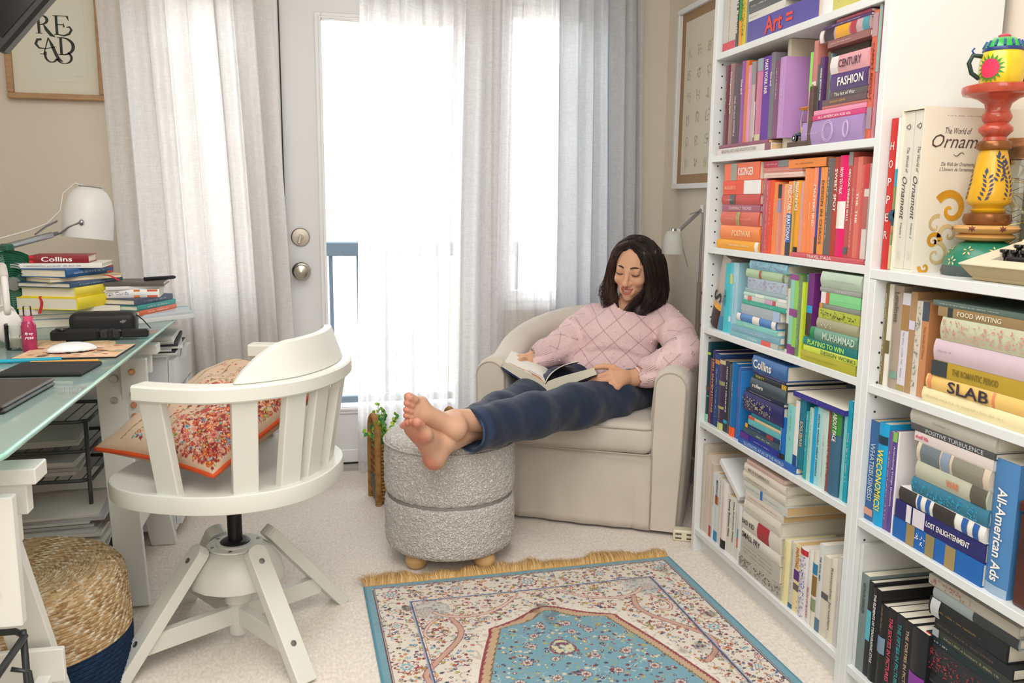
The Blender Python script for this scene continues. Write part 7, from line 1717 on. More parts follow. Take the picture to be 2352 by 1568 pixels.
# ================================================================= basket with a trailing plant
def wicker():
    ax = Vector((.985, .172, 0)).normalized(); ay = Vector((-ax.y, ax.x, 0)); o0 = Vector((.164, 2.990, 0)); M = basis(ax, ay, (0, 0, 1), o0)
    e = thing('wicker_basket', 'brown woven seagrass basket with arched handles behind the ottoman', 'basket', o0); e.matrix_world = M
    wk = mat('#a57b4a', .8, bump=(160, .0015), var=(35, .35), spec=.2, name='seagrass'); wk2 = mat('#8d6538', .85, bump=(160, .0015), var=(35, .3), spec=.2)
    Lx, Ly, Hh = .29, .118, .225
    rr = random.Random(2)
    def coil(pts, r, nm='handle', pitch=.0075):
        """a post wrapped with cord"""
        P = [Vector(p) for p in pts]; seg = [0]
        for a, b_ in zip(P, P[1:]): seg.append(seg[-1]+(b_-a).length)
        n = int(seg[-1]/.0025); Q = []; R = []
        for k in range(n+1):
            s = seg[-1]*k/n; i = 0
            while i < len(seg)-2 and seg[i+1] < s: i += 1
            t = (s-seg[i])/max(seg[i+1]-seg[i], 1e-6); Q.append(P[i].lerp(P[i+1], t)); R.append(r*(1+.16*abs(math.sin(PI*s/pitch))-.08))
        MB().tube(Q, R, 12).build(nm, wk, e, smooth='all')
    for x, sgn in ((0, -1), (Lx, 1)):
        A = [(x, 0, .0), (x, .0, .10), (x, .0, .20), (x, .004, .26)]; arch = [(x, .004+(Ly-.008)*.5*(1-math.cos(PI*k/12)), .26+.058*math.sin(PI*k/12)) for k in range(1, 12)]
        coil(A+arch+[(x, Ly-.004, .26), (x, Ly, .20), (x, Ly, .10), (x, Ly, 0)], .0115)
    # woven walls: rope rows built as waving strands
    rows = 17
    for j in range(rows):
        z = .012+j*(Hh-.012)/rows
        for (p0, p1) in (((0, 0), (Lx, 0)), ((Lx, 0), (Lx, Ly)), ((Lx, Ly), (0, Ly)), ((0, Ly), (0, 0))):
            n = int(math.hypot(p1[0]-p0[0], p1[1]-p0[1])/.005); pts = []
            nx, ny = (p1[1]-p0[1]), -(p1[0]-p0[0]); L = math.hypot(nx, ny); nx /= L; ny /= L
            for k in range(n+1):
                t = k/n; w_ = .0035*math.sin(2*PI*t*L/.036+PI*j)*math.sin(PI*t)**.3; pts.append((p0[0]+(p1[0]-p0[0])*t-nx*(.004-w_), p0[1]+(p1[1]-p0[1])*t-ny*(.004-w_), z+.006+rr.uniform(-.0008, .0008)))
            MB().tube(pts, .0064, 6).build('woven_strand', wk if j % 2 else wk2, e, smooth='all')
    MB().box(.008, Lx-.008, .008, Ly-.008, .004, .012).build('basket_floor', wk2, e)
    pl = thing('leafy_plant', 'small green plant with round leaves growing from the seagrass basket', 'plant', o0); pl.matrix_world = M @ T(.040, .06, .013)
    MB().lathe([(0, 0), (.045, 0), (.052, .09), (0, .088)], 24).build('pot', mat('#5a5f58', .7), pl, smooth=50)
    gr = [mat(c, .5, var=(90, .15), name='leaf_green') for c in ('#7fb23c', '#a3cf3c', '#4f9a4e', '#8fc06a', '#3f8156', '#c3dc4a')]
    lm = []
    for g in gr:
        b = MB(); pts = [(.0, -.002, 0), (.0055, 0, .001), (.0085, .005, .002), (.0072, .0115, .001), (0, .0145, -.0015), (-.0072, .0115, .001), (-.0085, .005, .002), (-.0055, 0, .001), (0, .006, .0)]
        b.add(pts, [(i, (i+1) % 8, 8) for i in range(8)]); o = b.build('leaf', g, pl, smooth='all'); lm.append(o)
    first = [True]*len(lm); r = random.Random(6); st = MB(); nleaf = 0
    for s_ in range(24):
        a = r.uniform(0, 2*PI); sp = r.uniform(.01, .085); hgt = r.uniform(.0, .09) if sp > .05 else r.uniform(.03, .135)
        if r.random() < .15: a = PI+r.uniform(-.6, .6); sp = r.uniform(.06, .085); hgt = r.uniform(-.04, .03)
        base = Vector((.02*math.cos(a), .012*math.sin(a), .10)); tip = Vector((sp*math.cos(a), sp*.75*math.sin(a), .225+hgt)); mid = base.lerp(tip, .5)+Vector((-.01*math.cos(a), 0, .045)); pts = []
        for k in range(9): t = k/8; pts.append(base*(1-t)**2+mid*2*t*(1-t)+tip*t*t)
        st.tube(pts, .0011, 4)
        for k in range(3, 9):
            for sd in (-1, 1):
                if nleaf >= 290: break
                i = r.randrange(len(lm)); 
                if first[i]: c = lm[i]; first[i] = False
                else: c = lm[i].copy(); COL.objects.link(c); c.parent = pl
                d = (pts[k]-pts[k-1]).normalized(); yv = Vector((r.uniform(-1, 1), r.uniform(-1, 1), r.uniform(-.2, .7))).normalized(); zv = Vector((r.uniform(-.8, .4), -1+r.uniform(-.5, .5), r.uniform(0, 1))).normalized(); xv = yv.cross(zv).normalized(); zv = xv.cross(yv)
                c.matrix_local = basis(xv, yv, zv, pts[k]+yv*.003) @ Matrix.Scale(r.uniform(.65, 1.1), 4); nleaf += 1
    st.build('stems', mat('#6d8a3c', .6), pl)['kind'] = 'stuff'
wicker()

# ================================================================= power strip, wall lamp, wall picture
def strip():
    e = thing('power_strip', 'cream power strip on the carpet beside the armchair', 'power strip', (1.118, 2.487, .0), -.45); c = mat('#e3dcc2', .4)
    MB().rbox(-.03, .10, -.02, .02, .0, .038, .005).build('casing', c, e)
    for k in range(3):
        for q in (-1, 1): MB(T(-.012+.036*k, -.0204, .019+q*.007) @ RX(PI/2)).rbox(-.010, .010, -.0028, .0028, 0, .0006, .0003).build('socket_slot', mat('#5c5644', .7), e)
strip()
def wall_lamp():
    e = thing('reading_lamp', 'silver wall reading lamp with frosted glass shade beside the bookcase', 'lamp', (1.398, 2.96, .72)); O = T(-1.398, -2.96, -.72); sv = mat('#a9abb3', .22, .95); 
    top = Vector((1.345, 2.94, 1.068)); hd = Vector((1.246, 2.925, .985))
    MB(O).cyl((1.345, 2.94, .60), top, .0045, n=12).build('pole', sv, e, smooth=40)
    MB(O).cyl((1.345, 2.94, .60), (1.345, 2.94, .80), .0085, n=14).build('grip', mat('#8b8078', .5), e, smooth=40)
    for z in (.64, .76): MB(O).cyl((1.3985, 2.945, z), (1.345, 2.94, z), .006, n=12).build('wall_bracket', sv, e, smooth=40)
    MB(O).cyl(top+Vector((0, 0, 0)), hd, .0065, n=14).build('arm', sv, e, smooth=40)
    MB(O).cyl(top+Vector((0, 0, -.012)), top+Vector((0, 0, .014)), .009, n=14).build('top_joint', mat('#dcdcd8', .3, .3), e, smooth=40)
    MB(O).tube([top+Vector((-.005, -.006, -.004)), top+Vector((-.03, -.01, -.012)), top+Vector((-.055, -.012, -.02))], .002, 6).build('spring', sv, e)
    fr = bpy.data.materials.new('frosted_glass'); fr.use_nodes = True; n = fr.node_tree.nodes; l = fr.node_tree.links; n.clear(); o_ = n.new('ShaderNodeOutputMaterial'); d = n.new('ShaderNodeBsdfDiffuse'); d.inputs[0].default_value = hexc('#e9ece6'); t = n.new('ShaderNodeBsdfTranslucent'); t.inputs[0].default_value = hexc('#e9ece6'); tr = n.new('ShaderNodeBsdfTransparent'); m1 = n.new('ShaderNodeMixShader'); m2 = n.new('ShaderNodeMixShader')
    m1.inputs[0].default_value = .4; m2.inputs[0].default_value = .35; l.new(d.outputs[0], m1.inputs[1]); l.new(t.outputs[0], m1.inputs[2]); l.new(m1.outputs[0], m2.inputs[1]); l.new(tr.outputs[0], m2.inputs[2]); l.new(m2.outputs[0], o_.inputs[0])
    S = hd+Vector((-.02, -.005, .0)); MB(O @ T(S)).lathe([(.012, .005), (.022, .001), (.031, -.015), (.037, -.04), (.040, -.078), (.0385, -.078), (.035, -.04), (.029, -.016), (.02, -.003)], 40, cap=False).build('shade', fr, e, smooth=60)
    MB(O @ T(S)).lathe([(0, .004), (.014, .004), (.012, .012), (0, .013)], 20).build('shade_cap', sv, e, smooth=40)
    MB(O).rbox(hd.x-.012, hd.x+.006, hd.y-.014, hd.y-.002, hd.z-.012, hd.z+.012, .003).build('head_joint', mat('#d6d8cf', .3, .2), e)
    MB(O).tube([hd+Vector((.0, -.012, -.01)), hd+Vector((.018, -.022, -.07)), hd+Vector((.032, -.028, -.125))], .0012, 5).build('pull_wire', mat('#9a9a98', .3, .8), e)
    MB(O @ T(S)).sphere((0, 0, -.035), (.017, .017, .024), 16, 10).build('bulb', mat('#eeeee8', .3), e, smooth='all')
wall_lamp()
def botanical():
    y0, y1, z0, z1 = 3.31, 2.79, 1.144, 1.832; e = thing('botanical_print', 'white framed print of flower decorated letters on the right wall', 'picture', (XR, (y0+y1)/2, z0)); M = T(-XR, -(y0+y1)/2, -z0); t = .020
    for (a0, a1, c0, c1) in ((y1, y0, z0, z0+t), (y1, y0, z1-t, z1), (y1, y1+t, z0+t, z1-t), (y0-t, y0, z0+t, z1-t)): MB(M).rbox(XR-.028, XR-.001, a0, a1, c0, c1, .002).build('frame_bar', TRIM, e)
    MB(M).box(XR-.012, XR-.008, y1+t, y0-t, z0+t, z1-t).build('kraft_mount', mat('#a38566', .85), e)
    MB(M).box(XR-.0128, XR-.0122, y1+.06, y0-.057, z0+.055, z1-.055).build('print_paper', mat('#dcd5c3', .85), e)
    gold = mat('#cbb98a', .8); gy = mat('#bdb8aa', .8); r = random.Random(8)
    for c in range(5):
        for q, ch in enumerate(('KEYMQU', 'FGHNRV', 'BCILSW', 'ADJOTX', 'PZEMAQ')[c]):
            F = M @ basis((0, -1, 0), (0, 0, 1), (-1, 0, 0), (XR-.0132, y0-.105-.088*c, z1-.175-.083*q)); letters('drawn_letter', ch, F, .028, .036, gy, e, False)
            b = MB(F)
            for k in range(6): x, y, s = r.uniform(-.018, .018), r.uniform(-.022, .022), r.uniform(.003, .006); b.add([(x+s*math.cos(a)*(1 if i % 2 else .5), y+s*math.sin(a)*(1 if i % 2 else .5), .0005) for i, a in enumerate([w_*PI/5 for w_ in range(10)])], [tuple(range(10))])
            b.build('drawn_flowers', gold, e)
botanical()
# ================================================================= patterned rug, painted into its pile point by point
def rug():
    ex = Vector((.9993, .0376, 0)).normalized(); ey = Vector((ex.y, -ex.x, 0)); O = Vector((.084, 2.319, 0)); W, L = .930, 1.42
    r = random.Random(21); px = .0018; x0, y0 = 0, 0; vis = .80; nx, ny = int(W/px), int(vis/px)
    X, Y = np.meshgrid(px*np.arange(nx+1), px*np.arange(ny+1)); blue = lin('#6fa3b6'); ivory = lin('#e2dacd'); navy = lin('#2f3f66'); red = lin('#8c2838'); tan = lin('#c6a583'); beige = lin('#d9c9b5')
    img = np.empty(X.shape+(3,)); img[:] = ivory
    d = np.minimum(np.minimum(X, W-X), Y)
    def band(a, b, c): img[(d >= a) & (d < b)] = c
    inner = (X > .113) & (X < W-.113) & (Y > .128)
    pts2 = np.stack([X.ravel(), Y.ravel(), np.zeros(X.size)], 1)
    # medallion outline, half width as a function of y
    ys = np.array([.228, .24, .26, .285, .305, .318, .324, .345, .38, .43, .50, .58, .66, .74, .82, .90, 1.0]); hw = np.array([0, .03, .058, .092, .135, .168, .172, .176, .190, .208, .232, .256, .280, .298, .308, .312, .312])
    HW = np.interp(Y, ys, hw, left=-1); AXs = np.abs(X-.461); g = HW-AXs; g = np.where(Y < .228, -1, g)
    slope = np.gradient(hw, ys); sl = np.interp(Y, ys, slope); g = g/np.sqrt(1+sl**2)
    # smooth side curve for the grey-white halo round it
    fl = []; reds = [lin(c) for c in ('#7c2436', '#94353c', '#a8483c', '#5a2a44')]; blus = [lin(c) for c in ('#3c4f7c', '#5a7ea0', '#7fb0c0', '#2c3456')]; ol = [lin(c) for c in ('#9a9440', '#b5a550', '#7c7a38')]; orr = [lin('#c0643c'), lin('#cf8a5c')]
    def pick(): 
        q = r.random(); return r.choice(reds) if q < .38 else (r.choice(blus) if q < .68 else (r.choice(ol) if q < .85 else r.choice(orr)))
    def vine(xs, ysv, c, w=.0016):
        for x, y in zip(xs, ysv): fl.append((x, y, w, 0, c, None))
    # vines in the ivory
    for k in range(330):
        x, y = r.uniform(.02, W-.02), r.uniform(.02, vis); R = r.uniform(.008, .022); a0 = r.uniform(0, 6.28); s = r.choice((-1, 1)); c = r.choice((lin('#a8525a'), lin('#7d8fb0'), lin('#8a8c58'), lin('#b58a80')))
        vine([x+R*math.cos(a0+s*t*.18)*(1-.02*t) for t in range(24)], [y+R*math.sin(a0+s*t*.18)*(1-.02*t) for t in range(24)], c, .0013)
    for k in range(4200):
        x, y = r.uniform(.02, W-.02), r.uniform(.02, vis); fl.append((x, y, r.uniform(.0026, .0066), r.choice((4, 5, 6, 2)), pick(), ivory if r.random() < .35 else (lin('#d8c050') if r.random() < .3 else None)))
    base_ivory = img.copy(); paint(base_ivory, 0, 0, px, fl)
    # big rosettes in the border and field
    big = []
    def rosette(x, y, s, c1, c2, c3):
        big.append((x, y, s, 8, c1, None)); big.append((x, y, s*.84, 8, c2, None)); big.append((x, y, s*.55, 6, c3, None)); big.append((x, y, s*.3, 5, ivory, c1))
    for (x, y, s) in ((.065, .07, .026), (.458, .075, .030), (W-.065, .07, .026), (.06, .452, .030), (W-.072, .44, .030), (.25, .07, .018), (.68, .07, .018), (.06, .25, .018), (W-.06, .25, .018), (.06, .64, .018), (W-.06, .64, .018)): rosette(x, y, s, red, lin('#dcd3c6'), blus[2])
    for (x, y, s) in ((.147, .19, .024), (W-.147, .185, .024)): rosette(x, y, s, lin('#a8525a'), beige, lin('#c9a58a'))
    for k in range(46):
        x, y = r.uniform(.13, W-.13), r.uniform(.14, vis); big.append((x, y, r.uniform(.008, .013), r.choice((6, 8)), pick(), beige)) 
    paint(base_ivory, 0, 0, px, big); img = base_ivory
    # scroll bands in the field
    def ribbon(ctrl, w, c, edge):
        P = [Vector((a, b, 0)) for a, b in ctrl]; out = []
        for i in range(len(P)-1):
            A = [P[max(0, i-1)], P[i], P[i+1], P[min(len(P)-1, i+2)]]
            for q in range(26): u = q/26; out.append(.5*((2*A[1])+(A[2]-A[0])*u+(2*A[0]-5*A[1]+4*A[2]-A[3])*u*u+(3*A[1]-A[0]-3*A[2]+A[3])*u**3))
        return [(p.x, p.y, w+.0022, 0, edge, None) for p in out]+[(p.x, p.y, w, 0, c, None) for p in out]
    rb = []
    for m_ in (0, 1):
        f = (lambda q: [(W-.005-a, b-.012) for a, b in q]) if m_ else (lambda q: q)
        rb += ribbon(f([(.40, .156), (.355, .20), (.30, .232), (.24, .240), (.19, .225), (.165, .20)]), .0042, lin('#d9c4b0'), lin('#a8525a')); rb += ribbon(f([(.205, .245), (.218, .30), (.205, .35), (.17, .40), (.13, .45), (.10, .50), (.118, .56), (.16, .60)]), .0062, lin('#c9a08c'), lin('#8c4a4c'))
        rb += ribbon(f([(.165, .24), (.14, .27), (.125, .31), (.14, .34), (.17, .33)]), .003, lin('#d9c4b0'), lin('#a8525a'))
    # grey ground of the corner pieces
    cornerm = inner & (((X-.16)**2+(Y-.185)**2 < .052**2) | ((X-(W-.16))**2+(Y-.175)**2 < .052**2)); img[cornerm] = img[cornerm]*.5+lin('#a9b5b8')*.5
    paint(img, 0, 0, px, [q for q in rb])
    # white halo, red line, tan band, blue medallion
    wob = .002*np.sin(Y*160)+.002*np.sin(X*170)
    gg = g+wob*.6; img[(gg > -.026) & (gg <= 0)] = lin('#e9e2d6'); m_ = (gg > -.026) & (gg <= -.003); nzz = vnoise(pts2, 130, 4).reshape(X.shape); img[m_ & (nzz > .35)] = lin('#cfc2b2')
    img[(g > -.003) & (g <= .004)] = lin('#8f1f2f'); img[(g > .004) & (g <= .024)] = tan; img[(g > .024) & (g <= .027)] = lin('#7c6a3c'); med = g > .027; img[med] = blue
    per = np.sin((X*1.3+Y*1.1)*420); img[(g > .004) & (g < .007) & (per > .3)] = red; img[(g > .021) & (g < .024) & (per > .3)] = lin('#6a5a34')
    mf = []
    for k in range(150):
        x, y = r.uniform(.2, .72), r.uniform(.26, vis); R = r.uniform(.007, .016); a0 = r.uniform(0, 6.28); s = r.choice((-1, 1))
        for t in range(18): mf.append((x+R*math.cos(a0+s*t*.2), y+R*math.sin(a0+s*t*.2), .0012, 0, lin('#b9cdd2') if k % 2 else lin('#a9a468'), None))
    for k in range(1300): mf.append((r.uniform(.18, .76), r.uniform(.25, vis), r.uniform(.0025, .0062), r.choice((4, 5, 2)), r.choice([lin('#6a2438'), lin('#2c3456'), lin('#d9d0b8'), lin('#b5ab50'), lin('#8c3a40')]), lin('#e3dcc8') if r.random() < .4 else None))
    for (x, y, s) in [(.461+dx, yy, ss) for yy, row in ((.30, ((0, .012),)), (.335, ((-.04, .015), (.03, .015))), (.38, ((-.07, .014), (.0, .0), (.075, .015), (.03, .014))), (.43, ((-.09, .015), (.1, .016))), (.50, ((-.12, .016), (.13, .016), (.05, .013), (-.05, .013))), (.58, ((-.16, .016), (-.07, .015), (.0, .016), (.08, .015), (.17, .016))), (.66, ((-.19, .017), (-.1, .016), (0, .018), (.1, .016), (.2, .017))), (.74, ((-.14, .016), (.14, .016), (0, .016)))) for dx, ss in row]:
        if s: mf += [(x, y, s, 8, lin('#7a2c3e'), None), (x, y, s*.8, 8, lin('#cfd3cc'), None), (x, y, s*.5, 6, lin('#b06a5c'), lin('#3a3f66'))]
    # central pendant
    for k in range(40): a = 2*PI*k/40; mf.append((.444+.030*math.cos(a)*(1-.25*math.sin(a)), .448-.036*math.sin(a), .003, 0, red, None))
    msub = img.copy(); paint(msub, 0, 0, px, mf); px2 = ((X-.444)/.027)**2+((Y-.448)/.032)**2 < 1; msub[px2 & (nzz < .1)] = lin('#d9d2a8'); msub[px2 & (nzz >= .35)] = lin('#7a2c3e'); img = np.where(med[..., None], msub, img)
    # guard lines and outer edge
    def hline(v0, v1, c): img[(X > v0-.0001) & (X < W-v0) & (Y > v0+.013) & ((X < v1) | (X > W-v1) | (Y < v1+.013))] = c
    hline(.109, .112, lin('#9aa6c4')); hline(.112, .1165, navy); hline(.119, .121, lin('#b0746c'))
    d2 = d+.0012*np.sin(X*260)*(Y < .03)
    img[(d >= .0) & (d < .0195)] = blue*.92; img[(d2 >= .0195) & (d2 < .0225)] = lin('#5a2430'); img[(d2 >= .0225) & (d2 < .0245)] = lin('#c9b9a5'); img[(d2 >= .0245) & (d2 < .0270)] = navy*1.1
    # rubbed dark patches of flattened pile
    patch = vnoise(pts2, 14, 9).reshape(X.shape)+.5*vnoise(pts2, 34, 5).reshape(X.shape); img *= (1-.62*np.clip((patch-.62)*2.6, 0, 1))[..., None]
    img *= (1+.07*vnoise(pts2, 330, 2).reshape(X.shape))[..., None]
    Z = .0075+.0007*vnoise(pts2, 260, 1).reshape(X.shape)+.0006*vnoise(pts2, 60, 6).reshape(X.shape)+.0012*np.sin(X*9+1)*np.sin(Y*7)
    lipm = d < .006; Z = np.where(lipm, .0075*np.sqrt(np.clip(1-((.006-d)/.006)**2, 0, 1))+.001, Z)
    P = X[..., None]*np.array(ex)+Y[..., None]*np.array(ey); V = np.concatenate([P[..., :2], Z[..., None]], -1).reshape(-1, 3); w_ = nx+1; I = np.arange(V.shape[0]).reshape(-1, w_); F = np.stack([I[1:, :-1], I[1:, 1:], I[:-1, 1:], I[:-1, :-1]], -1).reshape(-1, 4)
    rugm = mat('#ffffff', .8, vcol=True, sheen=.35, bump=(900, .0012), name='rug_pile')
    e = thing('patterned_rug', 'blue and ivory floral rug with golden fringe on the carpet', 'rug', O)
    np_mesh('woven_field', V, F, rugm, e, img.reshape(-1, 3))
    # the part of the rug nearer than the picture
    b = MB(); Lx = Vector(ex)*W; a = Vector(ey)*vis; c = Vector(ey)*L; b.add([tuple(a+Vector((0, 0, .0075))), tuple(a+Lx+Vector((0, 0, .0075))), tuple(c+Lx+Vector((0, 0, .0075))), tuple(c+Vector((0, 0, .0075))), tuple(a), tuple(a+Lx), tuple(c+Lx), tuple(c)], [(3, 2, 1, 0), (0, 4, 7, 3), (1, 2, 6, 5), (2, 3, 7, 6)]); b.build('near_end', mat('#8fb0ba', .8, var=(30, .4)), e)
    MB().tube([tuple(Vector(ex)*0+Vector(ey)*t+Vector((0, 0, .004))) for t in (0, .4, .8, 1.42)], .0042, 6).build('bound_edge', mat('#5b93a8', .7), e); MB().tube([tuple(Lx+Vector(ey)*t+Vector((0, 0, .004))) for t in (0, .4, .8, 1.42)], .0042, 6).build('bound_edge', mat('#5b93a8', .7), e)
    # fringe: thousands of threads
    nst = 3600; seg = 5; rs = np.random.RandomState(4); vs = []; fs = []; k = 0; EX, EY = np.array(ex), np.array(ey)
    for i in range(nst):
        u = (i+rs.rand())/nst*(W+.0); clump = .5+.5*math.sin(u*19+1.3*math.sin(u*47)); ln = .052*(.75+.35*clump)*(.8+.4*rs.rand()); wv = .012*math.sin(u*31)+rs.randn()*.006
        if u < .03: wv -= (.03-u)*1.0; 
        p = []
        hgt = .010+.016*clump*rs.rand()+.006*rs.rand(); drop = rs.rand()*.5+.5
        for q in range(seg+1):
            t = q/seg; x = u+wv*t*t*1.6+rs.randn()*.0012*t; y = -ln*t*(.85+.15*t); z = .005+hgt*math.sin(PI*min(t*drop+.0, 1))*(1-.3*t)+.001; p.append(EX*x+EY*y+np.array((0, 0, z)))
        sdv = EX*.00055
        for q in range(seg+1): ww = 1-.5*q/seg; vs += [p[q]-sdv*ww, p[q]+sdv*ww]
        for q in range(seg): fs.append((k+2*q, k+2*q+1, k+2*q+3, k+2*q+2))
        k += 2*(seg+1)
    cols = np.repeat(np.array([lin(c) for c in ('#d6b06e', '#c59a58', '#e6c78d', '#b88a4a')])[rs.randint(0, 4, nst)], 2*(seg+1), 0)
    o = np_mesh('fringe', np.array(vs), np.array(fs), mat('#ffffff', .55, vcol=True, sheen=.3), e, cols); o['kind'] = 'stuff'
    MB().tube([tuple(Vector(ex)*t+Vector(ey)*-.001+Vector((0, 0, .004))) for t in (0, .3, .6, .93)], .0042, 6).build('fringe_heading', mat('#c39a5a', .7, bump=(200, .001)), e)
rug()
# ================================================================= the woman reading
def nv(*a): v = np.array(a, float); return v/np.linalg.norm(v)
HS = .93; HF = nv(-.60, -.74, -.20); _r = nv(.768, -.64, 0); _u = np.cross(_r, -HF)
_c, _s = math.cos(.09), math.sin(.09); HR = _c*_r-_s*_u; HU = _s*_r+_c*_u
HB = np.stack([HR, -HF, HU], 1)            # columns: viewer's right, back, up
HO = np.array((1.098, 2.958, .853))
def hp(x, y, z): return HO+HB@(np.array((x, y, z), float)*HS)
def foot_frame(t, d, mir):
    t = nv(*t); d = np.array(d, float); d = d-t*(d@t); d /= np.linalg.norm(d); m = np.cross(t, d)*mir; return np.stack([t, m, d], 1)
def foot(S, heel, R, s=1.0):
    q = lambda x, y, z: np.array(heel)+R@(np.array((x, y, z))*s)
    E = lambda c, r, k=.012, sub=False: S.ell(q(*c), np.array(r)*s, R, k, sub)
    E((.030, 0, .030), (.034, .028, .031)); S.cone(q(.04, 0, .036), q(.13, 0, .026), .029*s, .026*s, .02); E((.150, .002, .018), (.032, .041, .018)); E((.150, .024, .019), (.022, .018, .019))
    S.cone(q(.045, 0, .075), q(.135, .008, .030), .027*s, .018*s, .02); S.cone(q(.03, 0, .03), q(.045, 0, .085), .024*s, .030*s, .02)
    E((.045, .028, .078), (.012, .009, .012), .012); E((.040, -.028, .070), (.012, .009, .012), .012); E((.085, .030, -.002), (.040, .022, .011), .015, True)
    for (x0, y0, x1, y1, r) in ((.168, .026, .207, .025, .0128), (.172, .007, .206, .008, .0088), (.168, -.008, .198, -.008, .0084), (.162, -.021, .189, -.022, .0080), (.154, -.033, .178, -.035, .0076)):
        S.cone(q(x0, y0, .017), q((x0+x1)/2, (y0+y1)/2, .020), r*s*.88, r*s*.82, .005); S.cone(q((x0+x1)/2, (y0+y1)/2, .020), q(x1, y1, .0125), r*s*.82, r*s, .0025)
    return q
FRt = foot_frame((-.38, -.46, .80), (.58, .62, .50), 1); FR0 = (.272, 2.255, .350)
FLt = foot_frame((-.56, -.68, .475), (.70, -.62, -.10), 1); FL0 = (.300, 2.345, .460)
FRt[:, 1] = np.cross(FRt[:, 2], FRt[:, 0])
def body():
    S = Sdf(); K = .02
    S.chain([(1.06, 2.93, .46), (1.09, 2.99, .60), (1.10, 3.0, .69)], [.070, .08, .055], .04); S.cone((1.095, 2.995, .69), hp(0, .03, -.06), .050, .045, .03)
    S.chain([(1.20, 2.92, .675), (1.175, 2.70, .59), (1.02, 2.70, .505)], [.04, .036, .026], .02); S.chain([(.985, 3.08, .66), (.835, 2.985, .57), (.70, 2.93, .531)], [.04, .034, .026], .02)
    S.chain([(1.06, 2.86, .44), (.78, 2.62, .435), (.47, 2.37, .462), (.335, 2.29, .488)], [.055, .042, .036, .031], .02); foot(S, FL0, FLt); S.g = 1; S.chain([(.97, 2.95, .44), (.66, 2.74, .43), (.42, 2.40, .435), (.312, 2.268, .434)], [.055, .042, .036, .031], .02)
    foot(S, FR0, FRt); S.g = 2
    # ---- head
    e = lambda c, r, k=.015, sub=False, R=HB: S.ell(hp(*c), np.array(r)*HS, R, k, sub)
    e((0, .018, .038), (.073, .090, .072), .02); e((0, -.030, -.014), (.0625, .060, .078), .02); e((0, -.038, -.070), (.043, .044, .040), .02); e((0, -.070, -.100), (.018, .015, .014), .016)
    for s in (-1, 1):
        e((s*.0375, -.063, -.030), (.020, .022, .017), .016); e((s*.012, -.094, -.040), (.0085, .009, .0075), .006); e((s*.029, -.094, .000), (.015, .012, .0105), .012, True); e((s*.030, -.0765, .0015), (.0155, .0135, .0120), .005)
        e((s*.027, -.0745, .019), (.018, .010, .006), .014); e((s*.074, .012, -.012), (.008, .016, .028), .008)
    S.cone(hp(0, -.086, .008), hp(0, -.107, -.033), .0075, .0088, .010); e((0, -.108, -.037), (.0098, .0098, .0088), .007)
    e((0, -.078, -.070), (.030, .0135, .020), .012)
    for x in (-.018, -.009, 0, .009, .018): e((x, -.089, -.0668+11*x*x), (.0080, .010, .0056-7*x*x), .002, True)
    LP = Sdf()
    for s in (-1, 1):
        LP.chain([hp(s*.0255, -.0820, -.0560), hp(s*.019, -.0885, -.0588), hp(s*.012, -.0918, -.0600), hp(s*.004, -.0937, -.0592), hp(0, -.0933, -.0600)], [.0010, .0018, .0023, .0025, .0023], .002)
        LP.chain([hp(s*.0250, -.0820, -.0570), hp(s*.018, -.0875, -.0680), hp(s*.011, -.0900, -.0750), hp(0, -.0912, -.0768)], [.0010, .0024, .0034, .0037], .002)
    Vl, Fl = LP.mesh(.0009, hp(0, -.08, -.067)-.036, hp(0, -.08, -.067)+.036)
    # ---- hands. L: the hand nearer the bookcase, fingers curled under the book cover
    def finger(P, r0): S.chain(P, [r0, r0*.92, r0*.86, r0*.78][:len(P)], .0035)
    w = (1.012, 2.700, .500); S.cone((1.03, 2.70, .505), w, .027, .024, .02); S.cone(w, (.955, 2.680, .512), .024, .026, .02)
    kn = [(.921, 2.676, .527), (.922, 2.664, .511), (.927, 2.655, .496), (.935, 2.650, .482)]
    for q in kn: S.cone((.965, 2.683, .505), q, .019, .0125, .014)
    fm = [((.884, 2.670, .517), (.862, 2.671, .509), (.847, 2.673, .500)), ((.880, 2.661, .500), (.854, 2.664, .493), (.833, 2.672, .486)), ((.885, 2.652, .485), (.860, 2.656, .480), (.841, 2.664, .476)), ((.899, 2.648, .471), (.878, 2.651, .464), (.860, 2.658, .459))]
    for k_, f_, r_ in zip(kn, fm, (.0092, .0096, .0092, .0082)): finger([k_, *f_], r_)
    finger([(.962, 2.688, .524), (.935, 2.692, .541), (.905, 2.697, .545), (.876, 2.702, .541)], .0115)
    # R: the far hand, mostly behind the open page
    w = (.702, 2.93, .530); S.cone(w, (.665, 2.925, .527), .024, .024, .02); k2 = [(.640, 2.912, .520), (.634, 2.926, .522), (.632, 2.940, .523), (.636, 2.954, .522)]
    for q in k2: S.cone((.672, 2.93, .526), q, .018, .0115, .014)
    for q, (dx, dy) in zip(k2, ((-.004, -.012), (-.008, -.004), (-.008, .004), (-.004, .012))): finger([q, (q[0]-.018+dx, q[1]-.014+dy*.5, q[2]-.004), (q[0]-.026+dx, q[1]-.034+dy*.5, q[2]-.016), (q[0]-.018+dx, q[1]-.05+dy*.3, q[2]-.026)], .0088)
    finger([(.680, 2.912, .535), (.668, 2.895, .540), (.655, 2.878, .540), (.645, 2.866, .536)], .0108)
    V, F = S.mesh(.0031, (.10, 2.05, .30), (1.32, 3.14, 1.02)); V = relax(V, F, 1, .4)
    # colour: warm skin, rosy cheeks and soles, lips, lids
    C = np.tile(lin('#dba989'), (len(V), 1)); L = (V-HO)@HB/HS; hd = L[:, 2] > -.13
    def tint(c, mask): 
        m = np.clip(mask, 0, 1)[:, None]; C[:] = C*(1-m)+lin(c)*m
